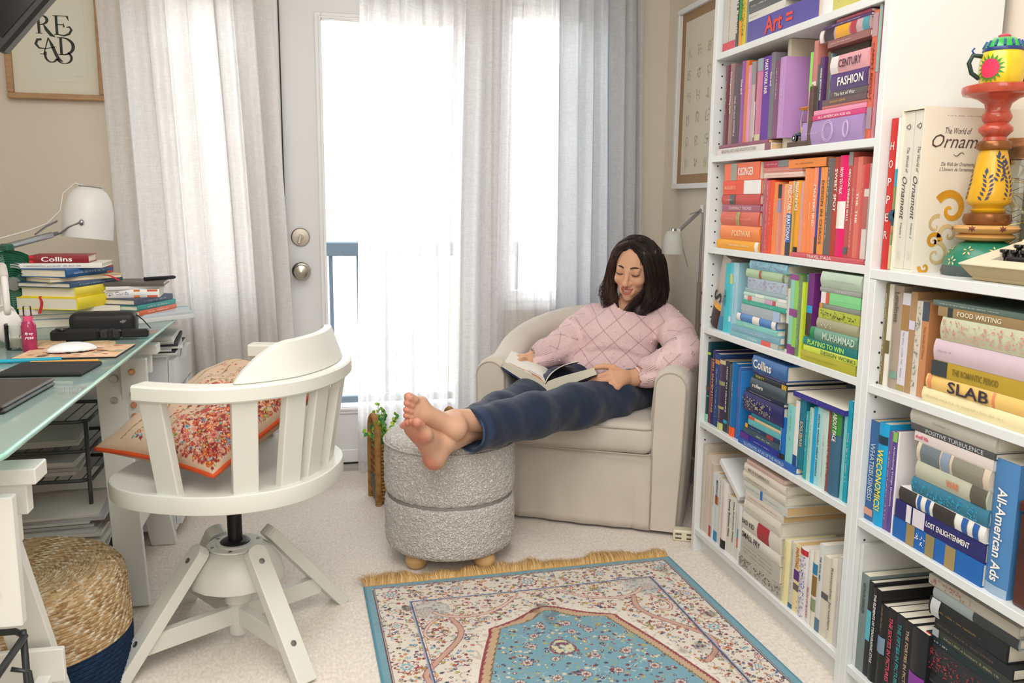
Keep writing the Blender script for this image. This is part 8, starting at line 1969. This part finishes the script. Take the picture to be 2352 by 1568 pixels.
    G = lambda P, c, r: np.exp(-(((P-np.array(c))/np.array(r))**2).sum(1))
    isF = V[:, 0] < .45; C[isF] = lin('#d6a98e')
    for s in (-1, 1): tint('#cc7f6c', hd*G(L, (s*.040, -.080, -.036), (.018, .03, .014))*.22); tint('#a9745c', hd*G(L, (s*.030, -.09, .006), (.018, .03, .008))*.55)
    tint('#d5927a', hd*G(L, (0, -.115, -.038), (.012, .02, .010))*.25)
    up = (np.abs(L[:, 0]) < .0235) & (L[:, 1] < -.084) & (L[:, 2] > -.0705-.06*np.abs(L[:, 0])) & (L[:, 2] < -.0615+.12*np.abs(L[:, 0])) & hd
    lo = (np.abs(L[:, 0]) < .0200) & (L[:, 1] < -.080) & (L[:, 2] > -.0885+.22*np.abs(L[:, 0])) & (L[:, 2] < -.0765+.10*np.abs(L[:, 0])) & hd
    for O_, R_ in ((FR0, FRt), (FL0, FLt)):
        Q = (V-np.array(O_))@R_; near = (np.abs(Q[:, 1]) < .06) & (Q[:, 0] > -.03) & (Q[:, 0] < .23) & (Q[:, 2] < .09) & (Q[:, 2] > -.04)
        tint('#c97e6a', near*np.clip((.016-Q[:, 2])/.012, 0, 1)*.55); tint('#cf7565', near*G(Q, (.150, .012, 0), (.025, .03, .02))*.6); tint('#cf7565', near*G(Q, (.028, 0, 0), (.03, .03, .02))*.5); tint('#cb6f62', near*G(Q, (.205, .0, .01), (.02, .05, .02))*.6)
    m = mat('#d3a083', .48, vcol=True, bump=(380, .0004), spec=.35, name='skin'); b = m.node_tree.nodes['Principled BSDF']
    b.inputs['Subsurface Weight'].default_value = .12; b.inputs['Subsurface Radius'].default_value = (.9, .35, .2); b.inputs['Subsurface Scale'].default_value = .006
    o = np_mesh('person', V, F, m, cols=C); np_mesh('lips', relax(Vl, Fl, 1, .4), Fl, mat('#bf655c', .42, name='lip_colour'), o); tag(o, 'barefoot woman in pink sweater and blue jeans reading in the armchair', 'person'); return o
WO = body()
# ---- face details
def face():
    HM = Matrix([[*(HB[i]*HS), HO[i]] for i in range(3)]+[[0, 0, 0, 1]]); dk = mat('#1d1513', .5); 
    for s in (-1, 1):
        b = MB(HM); P = [(s*(.013+.034*t), -.0945+.022*t*t+.006*t, .0225+.0085*math.sin(PI*min(t*.85+.1, 1))-.004*t) for t in [k/12 for k in range(13)]]; b.tube(P, [.0010+.0018*math.sin(PI*min(1, k/12*.8+.22)) for k in range(13)], 6); b.build('eyebrow', mat('#2c1d17', .7), WO, smooth='all')
        P = [(s*(.030+.0152*math.cos(a)), -.0765-.0142*math.cos((a-PI/2)*.92), -.0005-.0020*math.sin(a)+(.0016 if a < .5 else 0)) for a in [.05+k*(PI-.1)/14 for k in range(15)]]
        MB(HM).tube(P, [.0006+.0011*math.sin(PI*k/14)+(.0005 if k < 5 else 0) for k in range(15)], 6).build('eyelashes', dk, WO, smooth='all')
        MB(HM).sphere((s*.030, -.0853, -.0030), (.0110, .0058, .0030), 14, 8).build('eye', mat('#3a241b', .2, coat=.8), WO, smooth='all')
        MB(HM).sphere((s*.0085, -.1085, -.0452), (.0030, .0022, .0016), 8, 6).build('nostril', mat('#6a352a', .8), WO, smooth='all')
    b = MB(HM)
    for k in range(8):
        x = (k-3.5)*.0044; w = .0044; yy = 18*x*x; b.rbox(x-w*.48, x+w*.48, -.0888+yy, -.0838+yy, -.0705+16*x*x, -.0600+5*x*x, .0007)
    b.build('teeth', mat('#efeae2', .2, coat=.5), WO)
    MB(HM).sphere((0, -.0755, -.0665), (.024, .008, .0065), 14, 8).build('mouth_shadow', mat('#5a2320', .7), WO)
    # nails: near hand, and toes
    nm = mat('#f2e9e4', .2, coat=.6); 
    for (p, d) in (((.8455, 2.6655, .5015), (-.8, -.3, -.3)), ((.8315, 2.6645, .4885), (-.8, .2, -.25)), ((.8395, 2.6565, .4785), (-.8, .2, -.2)), ((.8590, 2.6505, .4625), (-.8, .3, -.25))):
        x = nv(*d); z = np.array((-.15, -.95, .28)); z = z-x*(z@x); z /= np.linalg.norm(z); y = np.cross(z, x)
        MB(basis(x, y, z, p)).sphere((0, 0, 0), (.0062, .0044, .0014), 12, 6).build('fingernail', nm, WO, smooth='all')
    for (tx, ty, r) in ((.209, .025, .0062), (.208, .008, .0042), (.200, -.008, .004), (.191, -.022, .0038), (.180, -.035, .0036)):
        q = np.array(FL0)+FLt@np.array((tx-.001, ty, .0125+r*1.9)); R = FLt; MB(basis(R[:, 0], R[:, 1], R[:, 2], q)).sphere((0, 0, 0), (r, r*.85, .0012), 10, 6).build('toenail', mat('#e3b9a8', .3, coat=.3), WO, smooth='all')
face()
# ---- jeans
def cloth_nodes(m): return m.node_tree.nodes, m.node_tree.links, m.node_tree.nodes['Principled BSDF']
def jeans():
    S = Sdf(); S.ell((1.06, 2.925, .440), (.150, .125, .078), np.array(AM.to_3x3()), .04)
    S.chain([(1.085, 2.835, .440), (.93, 2.715, .432), (.78, 2.60, .434), (.60, 2.470, .445), (.392, 2.322, .449)], [.082, .075, .070, .066, .064], .035)
    S.chain([(.95, 2.965, .44), (.80, 2.86, .432), (.66, 2.755, .430), (.52, 2.58, .438), (.375, 2.385, .436)], [.09, .076, .064, .056, .048], .025)
    # hollow the cuffs
    a = nv(.392-.60, 2.322-2.470, 0); c = np.array((.392, 2.322, .449)); S.cone(c-a*.06, c+a*.12, .052, .0545, .003, True); a2 = nv(.375-.52, 2.385-2.58, 0); c2 = np.array((.375, 2.385, .436)); S.cone(c2-a2*.04, c2+a2*.12, .0375, .0385, .003, True)
    R1 = np.stack([a, np.cross((0, 0, 1), a), (0, 0, 1)], 1); S.box(c+a*.10+np.array((0, 0, .02)), (.086, .074, .094), R1, .002, .002, True)
    def wr(P):
        t = (P-np.array((.392, 2.322, .449)))@(-a); return .003*np.sin(t*58+34*P[:, 2])*np.exp(-((t-.10)/.05)**2)+.003*np.sin(t*40-P[:, 2]*50)*np.exp(-((t-.42)/.10)**2)+.003*np.sin(t*52+P[:, 2]*66+1)*np.exp(-((t-.68)/.12)**2)+.003*vnoise(P, 16, 3)+.0012*vnoise(P, 48, 5)
    V, F = S.mesh(.0048, (.32, 2.24, .335), (1.26, 3.12, .60), warp=wr); V = relax(V, F, 1, .5)
    C = np.tile(lin('#16253f'), (len(V), 1)); t = (V-c)@(-a); fade = np.clip(.5+.6*vnoise(V, 11, 4), 0, 1)[:, None]; C = C*(1-.35*fade)+lin('#243a5e')*.35*fade; hem = (np.abs(t-.012) < .012) & (V[:, 0] < .5); C[hem] = lin('#20365a')
    m = mat('#24395e', .85, vcol=True, bump=(650, .0006), sheen=.2, var=(220, .12), name='denim'); o = np_mesh('jeans', V, F, m, WO, C)
    # double stitched hems and side seam
    def ring(c_, ax, r, nm):
        ax = np.array(ax); p = np.cross(ax, (0, 0, 1)); p /= np.linalg.norm(p); q = np.cross(p, ax); MB().tube([tuple(c_+r*(math.cos(k)*p+math.sin(k)*q)) for k in [2*PI*i/40 for i in range(40)]], .0026, 6, closed=True).build(nm, mat('#3a5580', .8, bump=(500, .001)), o, smooth='all')
    ring(c+a*.012, a, .0595, 'hem'); ring(c2+a2*.014, a2, .0440, 'hem')
    b = MB(); 
    L = [(1.02, 2.715, .405), (.93, 2.648, .395), (.78, 2.537, .405), (.60, 2.420, .413), (.46, 2.326, .420)]
    return o
JE = jeans()
# ---- sweater: pointelle diamonds with pearls
def sweater():
    S = Sdf(); AMr = np.array(AM.to_3x3())
    S.chain([(1.035, 2.925, .475), (1.055, 2.945, .56), (1.085, 2.975, .635), (1.095, 2.99, .69)], [.118, .112, .104, .062], .04)
    S.ell((1.030, 2.925, .615), (.145, .075, .062), AMr, .04); S.ell((1.0, 2.90, .50), (.165, .085, .070), AMr, .04); S.ell((1.095, 2.99, .655), (.165, .075, .05), AMr, .04); S.ell((1.10, 2.87, .435), (.075, .065, .055), AMr, .03)
    S.chain([(1.205, 2.925, .672), (1.207, 2.80, .625), (1.182, 2.685, .582), (1.12, 2.675, .545), (1.060, 2.695, .515), (1.032, 2.699, .507)], [.058, .060, .060, .055, .044, .036], .028)
    S.chain([(.985, 3.075, .655), (.90, 3.03, .610), (.838, 2.985, .567), (.765, 2.955, .547), (.722, 2.940, .536)], [.060, .058, .058, .048, .036], .028)
    # openings: neck and cuffs
    S.cone((1.092, 2.965, .712), (1.075, 2.92, .80), .056, .08, .01, True); S.cone((1.034, 2.699, .5075), (.98, 2.695, .490), .0305, .034, .004, True); S.cone((.722, 2.940, .536), (.67, 2.93, .527), .0305, .034, .004, True)
    def wr(P):
        L = (P-np.array(P0))@AMr; z = P[:, 2]
        return .006*np.exp(-((z-.548-.02*np.sin(L[:, 0]*18))/.012)**2)*(L[:, 0] > -.36)*(L[:, 0] < -.06)*(L[:, 1] < .42)-.004*np.exp(-((z-.575-.02*np.sin(L[:, 0]*18))/.016)**2)*(L[:, 0] > -.36)*(L[:, 0] < -.06)+.004*vnoise(P, 15, 8)+.0014*vnoise(P, 90, 2)
    V, F = S.mesh(.0046, (.66, 2.58, .36), (1.30, 3.17, .78), warp=wr); V = relax(V, F, 1, .5)
    L = (V-np.array(P0))@AMr
    # surface coordinates for the knit: arms run along their own axes
    def axis(pts, P):
        best = np.full(len(P), 9.); T_ = np.zeros(len(P)); A_ = np.zeros(len(P)); acc = 0
        for p, q in zip(pts, pts[1:]):
            p, q = np.array(p), np.array(q); d = q-p; l = np.linalg.norm(d); d = d/l; h = np.clip((P-p)@d, 0, l); r = P-p-h[:, None]*d; dd = np.linalg.norm(r, axis=1); x = np.cross(d, (0, 0, 1)); x /= np.linalg.norm(x); y = np.cross(x, d); m = dd < best
            best[m] = dd[m]; T_[m] = acc+h[m]; A_[m] = np.arctan2(r[m]@y, r[m]@x); acc += l
        return best, T_, A_
    aR = [(1.205, 2.925, .672), (1.207, 2.80, .625), (1.182, 2.685, .582), (1.032, 2.699, .507)]; aL = [(.985, 3.075, .655), (.838, 2.985, .567), (.722, 2.940, .536)]
    dR, tR, gR = axis(aR, V); dL, tL, gL = axis(aL, V); st = np.stack([L[:, 0]*1.0, V[:, 2]*1.12, np.zeros(len(V))], 1)
    mR = dR < .068; mL = (dL < .066) & (V[:, 0] < .94); mR &= V[:, 0] > 1.0; mR &= (L[:, 0] > -.075) | (V[:, 1] < 2.76)
    st[mR] = np.stack([gR[mR]*.056+.3, -tR[mR], np.zeros(mR.sum())], 1); st[mL] = np.stack([gL[mL]*.054+.1, -tL[mL], np.zeros(mL.sum())], 1)
    rib = np.zeros(len(V)); rib[mR & (tR > .335)] = 1; rib[mL & (tL > .275)] = 1
    rg = mR*1+mL*2; E = np.concatenate([F[:, [0, 1]], F[:, [1, 2]], F[:, [2, 3]], F[:, [3, 0]]]); jump = (rg[E[:, 0]] != rg[E[:, 1]]) | (np.abs(st[E[:, 0], 0]-st[E[:, 1], 0]) > .05); sm_ = np.zeros(len(V)); sm_[E[jump].ravel()] = 1; kk = (sm_[E] > 0).any(1); sm_[E[kk].ravel()] = 1
    m = bpy.data.materials.new('pink_knit'); m.use_nodes = True; n, l, b = cloth_nodes(m); b.inputs['Roughness'].default_value = .9; b.inputs['Sheen Weight'].default_value = .6; b.inputs['Sheen Roughness'].default_value = .6; b.inputs['Sheen Tint'].default_value = hexc('#f5d9dc')
    at = n.new('ShaderNodeAttribute'); at.attribute_name = 'knit'; sep = n.new('ShaderNodeSeparateXYZ'); l.new(at.outputs['Vector'], sep.inputs[0]); a2 = n.new('ShaderNodeAttribute'); a2.attribute_name = 'seam'
    def M_(op, a_, b_=None, c_=None):
        q = n.new('ShaderNodeMath'); q.operation = op
        for i, v in enumerate((a_, b_, c_)):
            if v is None: continue
            if isinstance(v, (int, float)): q.inputs[i].default_value = v
            else: l.new(v, q.inputs[i])
        return q.outputs[0]
    s_, t_ = sep.outputs[0], sep.outputs[1]; D_ = .084
    u = M_('DIVIDE', M_('ADD', s_, M_('MULTIPLY', t_, 1.0)), D_); v = M_('DIVIDE', M_('SUBTRACT', s_, M_('MULTIPLY', t_, 1.0)), D_)
    fu = M_('ABSOLUTE', M_('SUBTRACT', M_('FRACT', u), .5)); fv = M_('ABSOLUTE', M_('SUBTRACT', M_('FRACT', v), .5))
    def holes(f, o_): return M_('MULTIPLY', M_('GREATER_THAN', f, .468), M_('GREATER_THAN', M_('SINE', M_('MULTIPLY', o_, 2*PI*12)), .05))
    sf = M_('LESS_THAN', a2.outputs['Fac'], .02); hl = M_('MULTIPLY', M_('MULTIPLY', M_('MAXIMUM', holes(fu, v), holes(fv, u)), M_('SUBTRACT', 1.0, sep.outputs[2])), sf)
    ribs = M_('MULTIPLY', M_('MULTIPLY', M_('SINE', M_('MULTIPLY', s_, 900.)), sep.outputs[2]), sf); stc = M_('MULTIPLY', M_('MULTIPLY', M_('SINE', M_('MULTIPLY', s_, 2*PI/.0036)), M_('SUBTRACT', 1.0, sep.outputs[2])), sf)
    nz = n.new('ShaderNodeTexNoise'); nz.inputs['Scale'].default_value = 260; tc = n.new('ShaderNodeTexCoord'); l.new(tc.outputs['Object'], nz.inputs['Vector'])
    hgt = M_('ADD', M_('ADD', M_('MULTIPLY', ribs, .8), M_('MULTIPLY', stc, .25)), M_('ADD', M_('MULTIPLY', hl, -1.6), nz.outputs['Fac'])); bp = n.new('ShaderNodeBump'); bp.inputs['Distance'].default_value = .0016; l.new(hgt, bp.inputs['Height']); l.new(bp.outputs[0], b.inputs['Normal'])
    mx = n.new('ShaderNodeMix'); mx.data_type = 'RGBA'; mx.inputs[6].default_value = hexc('#efcfd2'); mx.inputs[7].default_value = hexc('#a57c7c'); l.new(hl, mx.inputs[0])
    m2 = n.new('ShaderNodeMix'); m2.data_type = 'RGBA'; m2.blend_type = 'MULTIPLY'; m2.inputs[0].default_value = 1; l.new(mx.outputs[2], m2.inputs[6]); l.new(M_('ADD', M_('MULTIPLY', ribs, .10), M_('ADD', .82, M_('MULTIPLY', nz.outputs['Fac'], .3))), m2.inputs[7]); l.new(m2.outputs[2], b.inputs['Base Color'])
    o = np_mesh('sweater', V, F, m, WO); a_ = o.data.attributes.new('knit', 'FLOAT_VECTOR', 'POINT'); st[:, 2] = rib; a_.data.foreach_set('vector', st.astype(np.float32).ravel()); a_ = o.data.attributes.new('seam', 'FLOAT', 'POINT'); a_.data.foreach_set('value', sm_.astype(np.float32))
    # pearls in the middle of the diamonds
    uu, vv = (st[:, 0]+1.0*st[:, 1])/D_, (st[:, 0]-1.0*st[:, 1])/D_; du = np.abs(uu-np.floor(uu)-.5); dv = np.abs(vv-np.floor(vv)-.5); c_ = np.hypot(du, dv); idx = np.argsort(c_)[:1500]; got = []; b_ = MB()
    for i in idx:
        if rib[i] or c_[i] > .10: continue
        if all(np.linalg.norm(V[i]-g) > .03 for g in got): got.append(V[i]); b_.sphere(tuple(V[i]+nv(-.4, -.9, .2)*.001), .0031, 8, 6)
    q = b_.build('pearls', mat('#eadfd6', .15, coat=.8), o, smooth='all'); q['kind'] = 'stuff'
    MB().tube([tuple(np.array((1.0325, 2.699, .5072))+.0335*(math.cos(k)*np.array((.0, 1, 0))+math.sin(k)*nv(-.45, 0, .9))) for k in [2*PI*i/30 for i in range(30)]], .0032, 6, closed=True).build('cuff', m, o, smooth='all')
sweater()
# ---- hair: a combed mass with thousands of fine locks over it
def hair():
    S = Sdf(); e = lambda c, r, k=.02, sub=False: S.ell(hp(*c), np.array(r)*HS, HB, k, sub)
    e((0, .026, .038), (.080, .092, .079)); e((0, .05, -.02), (.080, .060, .09)); e((.01, .055, -.085), (.075, .04, .05))
    Lk = [([(-.010, -.035, .108), (-.058, -.032, .075), (-.078, -.024, .02), (-.088, -.018, -.045), (-.084, -.036, -.105), (-.064, -.056, -.145), (-.090, -.064, -.165)], [.014, .020, .022, .026, .028, .026, .018]),
          ([(-.020, .02, .108), (-.072, .02, .062), (-.090, .015, -.01), (-.102, .01, -.08), (-.090, -.016, -.140), (-.046, -.066, -.170)], [.018, .024, .026, .028, .026, .022]),
          ([(.0, -.035, .109), (.052, -.044, .074), (.073, -.048, .02), (.084, -.045, -.045), (.082, -.050, -.10), (.052, -.070, -.150), (.022, -.090, -.185)], [.014, .020, .022, .027, .032, .034, .026]),
          ([(.02, .02, .11), (.074, .01, .068), (.090, .01, 0), (.098, .01, -.075), (.100, .0, -.13), (.070, -.04, -.175)], [.02, .026, .030, .034, .034, .028]),
          ([(.03, .06, .088), (.080, .05, .035), (.094, .045, -.04), (.098, .04, -.11), (.085, .02, -.15)], [.024, .028, .030, .032, .028])]
    for P, R in Lk: S.chain([hp(*p) for p in P], [r*.72 for r in R], .014)
    # keep the face clear
    e((-.004, -.098, -.014), (.0535, .062, .064), .008, True); e((-.006, -.098, .034), (.024, .05, .028), .01, True); e((-.002, -.105, -.075), (.046, .055, .050), .008, True); S.cone(hp(-.006, -.03, -.12), hp(-.012, -.09, -.19), .024, .016, .008, True)
    V, F = S.mesh(.0044, hp(0, 0, 0)-.24, hp(0, 0, 0)+.20, warp=lambda P: .0012*np.sin(((P-HO)@HB)[:, 0]*190+((P-HO)@HB)[:, 2]*25)); V = relax(V, F, 1, .4)
    hm = bpy.data.materials.new('dark_hair'); hm.use_nodes = True; n, l, b = cloth_nodes(hm); b.inputs['Roughness'].default_value = .38; b.inputs['Specular IOR Level'].default_value = .45; at = n.new('ShaderNodeAttribute'); at.attribute_name = 'col'; l.new(at.outputs['Color'], b.inputs['Base Color'])
    C = np.tile(lin('#1f1614'), (len(V), 1)); o = np_mesh('hair', V, F, hm, WO, C)
    # locks
    rs = np.random.RandomState(3); vs = []; fs = []; cs = []; K = 14
    for gi, (P, R) in enumerate(Lk):
        P = np.array(P); R = np.array(R); m_ = len(P); N = (520, 420, 520, 460, 300)[gi]
        CLU = [(rs.rand()*2*PI, rs.rand()*1.5, .008+.012*rs.rand(), rs.rand()*6.28) for _ in range(16)]
        for i in range(N):
            cu = CLU[rs.randint(16)]; a0 = cu[0]+rs.randn()*.22; rad = np.sqrt(rs.rand())*.35+.70; tmax = (m_-1)*(.72+.30*rs.rand()); cur = rs.randn(3)*.0025; ph = cu[3]+rs.randn()*.12; amp = .006+.002*rs.rand(); w0 = .00095; cl = cu[2]; cp = cu[1]+rs.randn()*.08
            pts = []
            for k in range(K+1):
                t = min(tmax*k/K, m_-1-1e-6); q = int(t); f = t-q; p0 = P[max(q-1, 0)]; p1 = P[q]; p2 = P[q+1]; p3 = P[min(q+2, m_-1)]
                c = .5*((2*p1)+(p2-p0)*f+(2*p0-5*p1+4*p2-p3)*f*f+(3*p1-p0-3*p2+p3)*f**3); r = (R[q]*(1-f)+R[q+1]*f)*rad*.92
                d = p2-p1; d = d/np.linalg.norm(d); x = np.cross(d, (0, 1, 0)); x /= np.linalg.norm(x)+1e-9; y = np.cross(x, d); a = a0+.35*t
                g = k/K; w_ = amp*g*g*math.sin(5*g*PI*.8+ph+a0*.3)
                cg = max(0, g-.62)/.38; pts.append(c+r*(math.cos(a)*x+math.sin(a)*y)+x*w_+y*w_*.6+cur*g*g+cl*cg*(math.sin(4.2*cg+cp)*x+(1-math.cos(4.2*cg+cp))*np.array((0, -.3, .8))))
            pts = np.array(pts); k0 = len(vs)
            if (((pts-np.array((-.004, -.098, -.014)))/np.array((.050, .060, .062)))**2).sum(1).min() < .8: continue
            if (((pts-np.array((-.002, -.105, -.078)))/np.array((.042, .053, .046)))**2).sum(1).min() < .8: continue
            W = HO+pts@HB.T*HS; base = lin(('#1d1513', '#2a1d1a', '#17100f', '#3a2620')[rs.randint(4)])
            if gi < 2 and rs.rand() < .30: base = lin('#5a382c')
            for k in range(K+1):
                d = W[min(k+1, K)]-W[max(k-1, 0)]; d /= np.linalg.norm(d)+1e-9; x = np.cross(d, (0.1, -.9, .3)); x /= np.linalg.norm(x)+1e-9; y = np.cross(d, x); ww = w0*(1-.6*(k/K)**2)
                vs += [W[k]+x*ww, W[k]-x*ww*.5+y*ww*.87, W[k]-x*ww*.5-y*ww*.87]; cs += [base]*3
            for k in range(K):
                for j in range(3): fs.append((k0+3*k+j, k0+3*k+(j+1) % 3, k0+3*k+3+(j+1) % 3, k0+3*k+3+j))
    # crown strands combed from the parting
    for i in range(2300):
        s = -1 if rs.rand() < .45 else 1; y0 = -.050+.15*rs.rand()**.9; x0 = -.006; pts = []; end = .55+.5*rs.rand(); wv = rs.randn()*.002
        for k in range(K+1):
            g = k/K*end; a = g*1.75; rx, rz = .0850, .0815; yy = y0+(.012 if y0 > -.01 else -.010)*math.sin(g*2); sh = math.sqrt(max(.05, 1-((yy-.026)/.104)**2))
            pts.append((x0+s*rx*sh*math.sin(a)*(1+.03*math.sin(6*a)), yy+wv*math.sin(9*g), .0385+rz*sh*math.cos(a)))
        pts = np.array(pts)+rs.randn(3)*.0012; 
        if (((pts-np.array((-.004, -.098, -.014)))/np.array((.050, .060, .061)))**2).sum(1).min() < .9: continue
        if (((pts-np.array((-.006, -.098, .034)))/np.array((.021, .05, .025)))**2).sum(1).min() < .9: continue
        W = HO+pts@HB.T*HS; k0 = len(vs); base = lin(('#1d1513', '#2a1d1a', '#17100f', '#32221d')[rs.randint(4)])
        if s < 0 and rs.rand() < .2: base = lin('#4a2f26')
        for k in range(K+1):
            d = W[min(k+1, K)]-W[max(k-1, 0)]; d /= np.linalg.norm(d)+1e-9; x = np.cross(d, (0.1, -.9, .3)); x /= np.linalg.norm(x)+1e-9; y = np.cross(d, x); ww = .0008
            vs += [W[k]+x*ww, W[k]-x*ww*.5+y*ww*.87, W[k]-x*ww*.5-y*ww*.87]; cs += [base]*3
        for k in range(K):
            for j in range(3): fs.append((k0+3*k+j, k0+3*k+(j+1) % 3, k0+3*k+3+(j+1) % 3, k0+3*k+3+j))
    q = np_mesh('hair_strands', np.array(vs), np.array(fs), hm, WO, np.array(cs)); q['kind'] = 'stuff'
hair()
# ---- the open book
def open_book():
    S0, DV = Vector((.704, 2.722, .452)), Vector((.066, .190, .004)); L0 = Vector((.570, 2.782, .538))-S0; R0 = Vector((.860, 2.640, .530))-S0; DVS = (DV, Vector((.040, .175, -.040)))
    e = thing('open_book', 'open paperback book held in both hands on the woman\'s lap', 'book', S0); 
    pap = mat('#f1efe8', .7, name='open_pages'); blk = mat('#ded9c6', .85, bump=(600, .0004), stretch=(1, 1, 12), name='open_book_edges'); N = 14; up = DV.cross(R0).normalized(); 
    if up.z < 0: up = -up
    def side(W, th, arch):
        """curved top sheet points from the spine outwards"""
        return [W*(k/N)+up*(arch*math.sin(PI*min(k/N*1.0, 1)**.6)) for k in range(N+1)]
    for W, th, arch, nm, cc in ((L0, .020, .018, 'left', '#2c4a86'), (R0, .024, .014, 'right', '#1f2226')):
        DV = DVS[nm == 'right']
        nrm = W.cross(DV).normalized(); 
        if nrm.z < 0: nrm = -nrm
        top = [W*(k/N)+nrm*(th+arch*math.sin(PI*(k/N)**.55)*.9*(1-k/N*.3)) for k in range(N+1)]; top[0] = nrm*.002; top[1] = W/N+nrm*(th*.8+arch*.5)
        bot = [W*(k/N) for k in range(N+1)]; b = MB(); vs = [tuple(p) for p in top]+[tuple(p) for p in bot]+[tuple(p+DV) for p in top]+[tuple(p+DV) for p in bot]; n = N+1
        fs = [(k, k+1, 2*n+k+1, 2*n+k) for k in range(N)]; bb = MB(); bb.add(vs, [(n+k, n+k+1, k+1, k) for k in range(N)]+[(2*n+k, 2*n+k+1, 3*n+k+1, 3*n+k) for k in range(N)]+[(N, n+N, 3*n+N, 2*n+N)]); bb.build('page_block', blk, e)
        b.add(vs, fs).build('top_page', pap, e, smooth='all')
        c = MB(); o = -nrm*.0022; vs = [tuple(p) for p in (o, W*1.012+o, W*1.012+DV+o, DV+o, o*2, W*1.012+o*2, W*1.012+DV+o*2, DV+o*2)]; c.add(vs, [(0, 1, 2, 3), (7, 6, 5, 4), (0, 4, 5, 1), (1, 5, 6, 2), (2, 6, 7, 3)]); cv = c.build('cover', mat(cc, .35), e)
        if nm == 'left':                 # printed picture strips
            for (f0, f1, g0, g1, col) in ((.20, .55, .06, .10, '#e0a07a'), (.56, .92, .03, .07, '#d9895c'), (.12, .5, .14, .2, '#c9ccd0'), (.06, .42, .0, .05, '#dd7f45')):
                q = MB(); vs = []; 
                for k in range(9):
                    f = f0+(f1-f0)*k/8; i = min(int(f*N), N-1); p = top[i].lerp(top[i+1], f*N-i)+nrm*.0006
                    vs += [tuple(p+DV*g0), tuple(p+DV*g1)]
                q.add(vs, [(2*k, 2*k+1, 2*k+3, 2*k+2) for k in range(8)]).build('printed_picture', mat(col, .6), e)
        else:                            # turning leaf, dark inside, and the pattern on the cover
            leaf = [W*(.0+.80*(k/N))+nrm*(.004+.062*math.sin(PI*min(1, (k/N)**.75*.62+.02)))-W*.04*math.sin(PI*k/N) for k in range(N+1)]
            q = MB(); q.add([tuple(p) for p in leaf]+[tuple(p+DV) for p in leaf], [(k, k+1, n+k+1, n+k) for k in range(N)]); q.build('turned_leaf', pap, e, smooth='all', solid=.0025)
            q = MB(); q.add([tuple(p+DV*.02-nrm*.0022) for p in leaf[1:]]+[tuple(p+DV*.985-nrm*.0022) for p in leaf[1:]], [(k, k+1, n-1+k+1, n-1+k) for k in range(N-1)]); q.build('dark_picture', mat('#2b2528', .5), e, smooth='all')
            for i in range(9):
                for j in range(5):
                    p = W*(.12+.095*i)+DV*(.03+.055*j+.02*(i % 2))-nrm*.0052; r_ = W.normalized()*.0048; s_ = DV.normalized()*.0022
                    if i == 0 and j == 0: pm = MB().add([tuple(-r_-s_), tuple(r_-s_), tuple(r_+s_), tuple(-r_+s_)], [(0, 1, 2, 3)]).build('cover_mark', mat('#8f9494', .5), cv)
                    else: pm = pm.copy(); COL.objects.link(pm); pm.parent = cv
                    pm.location = p
open_book()
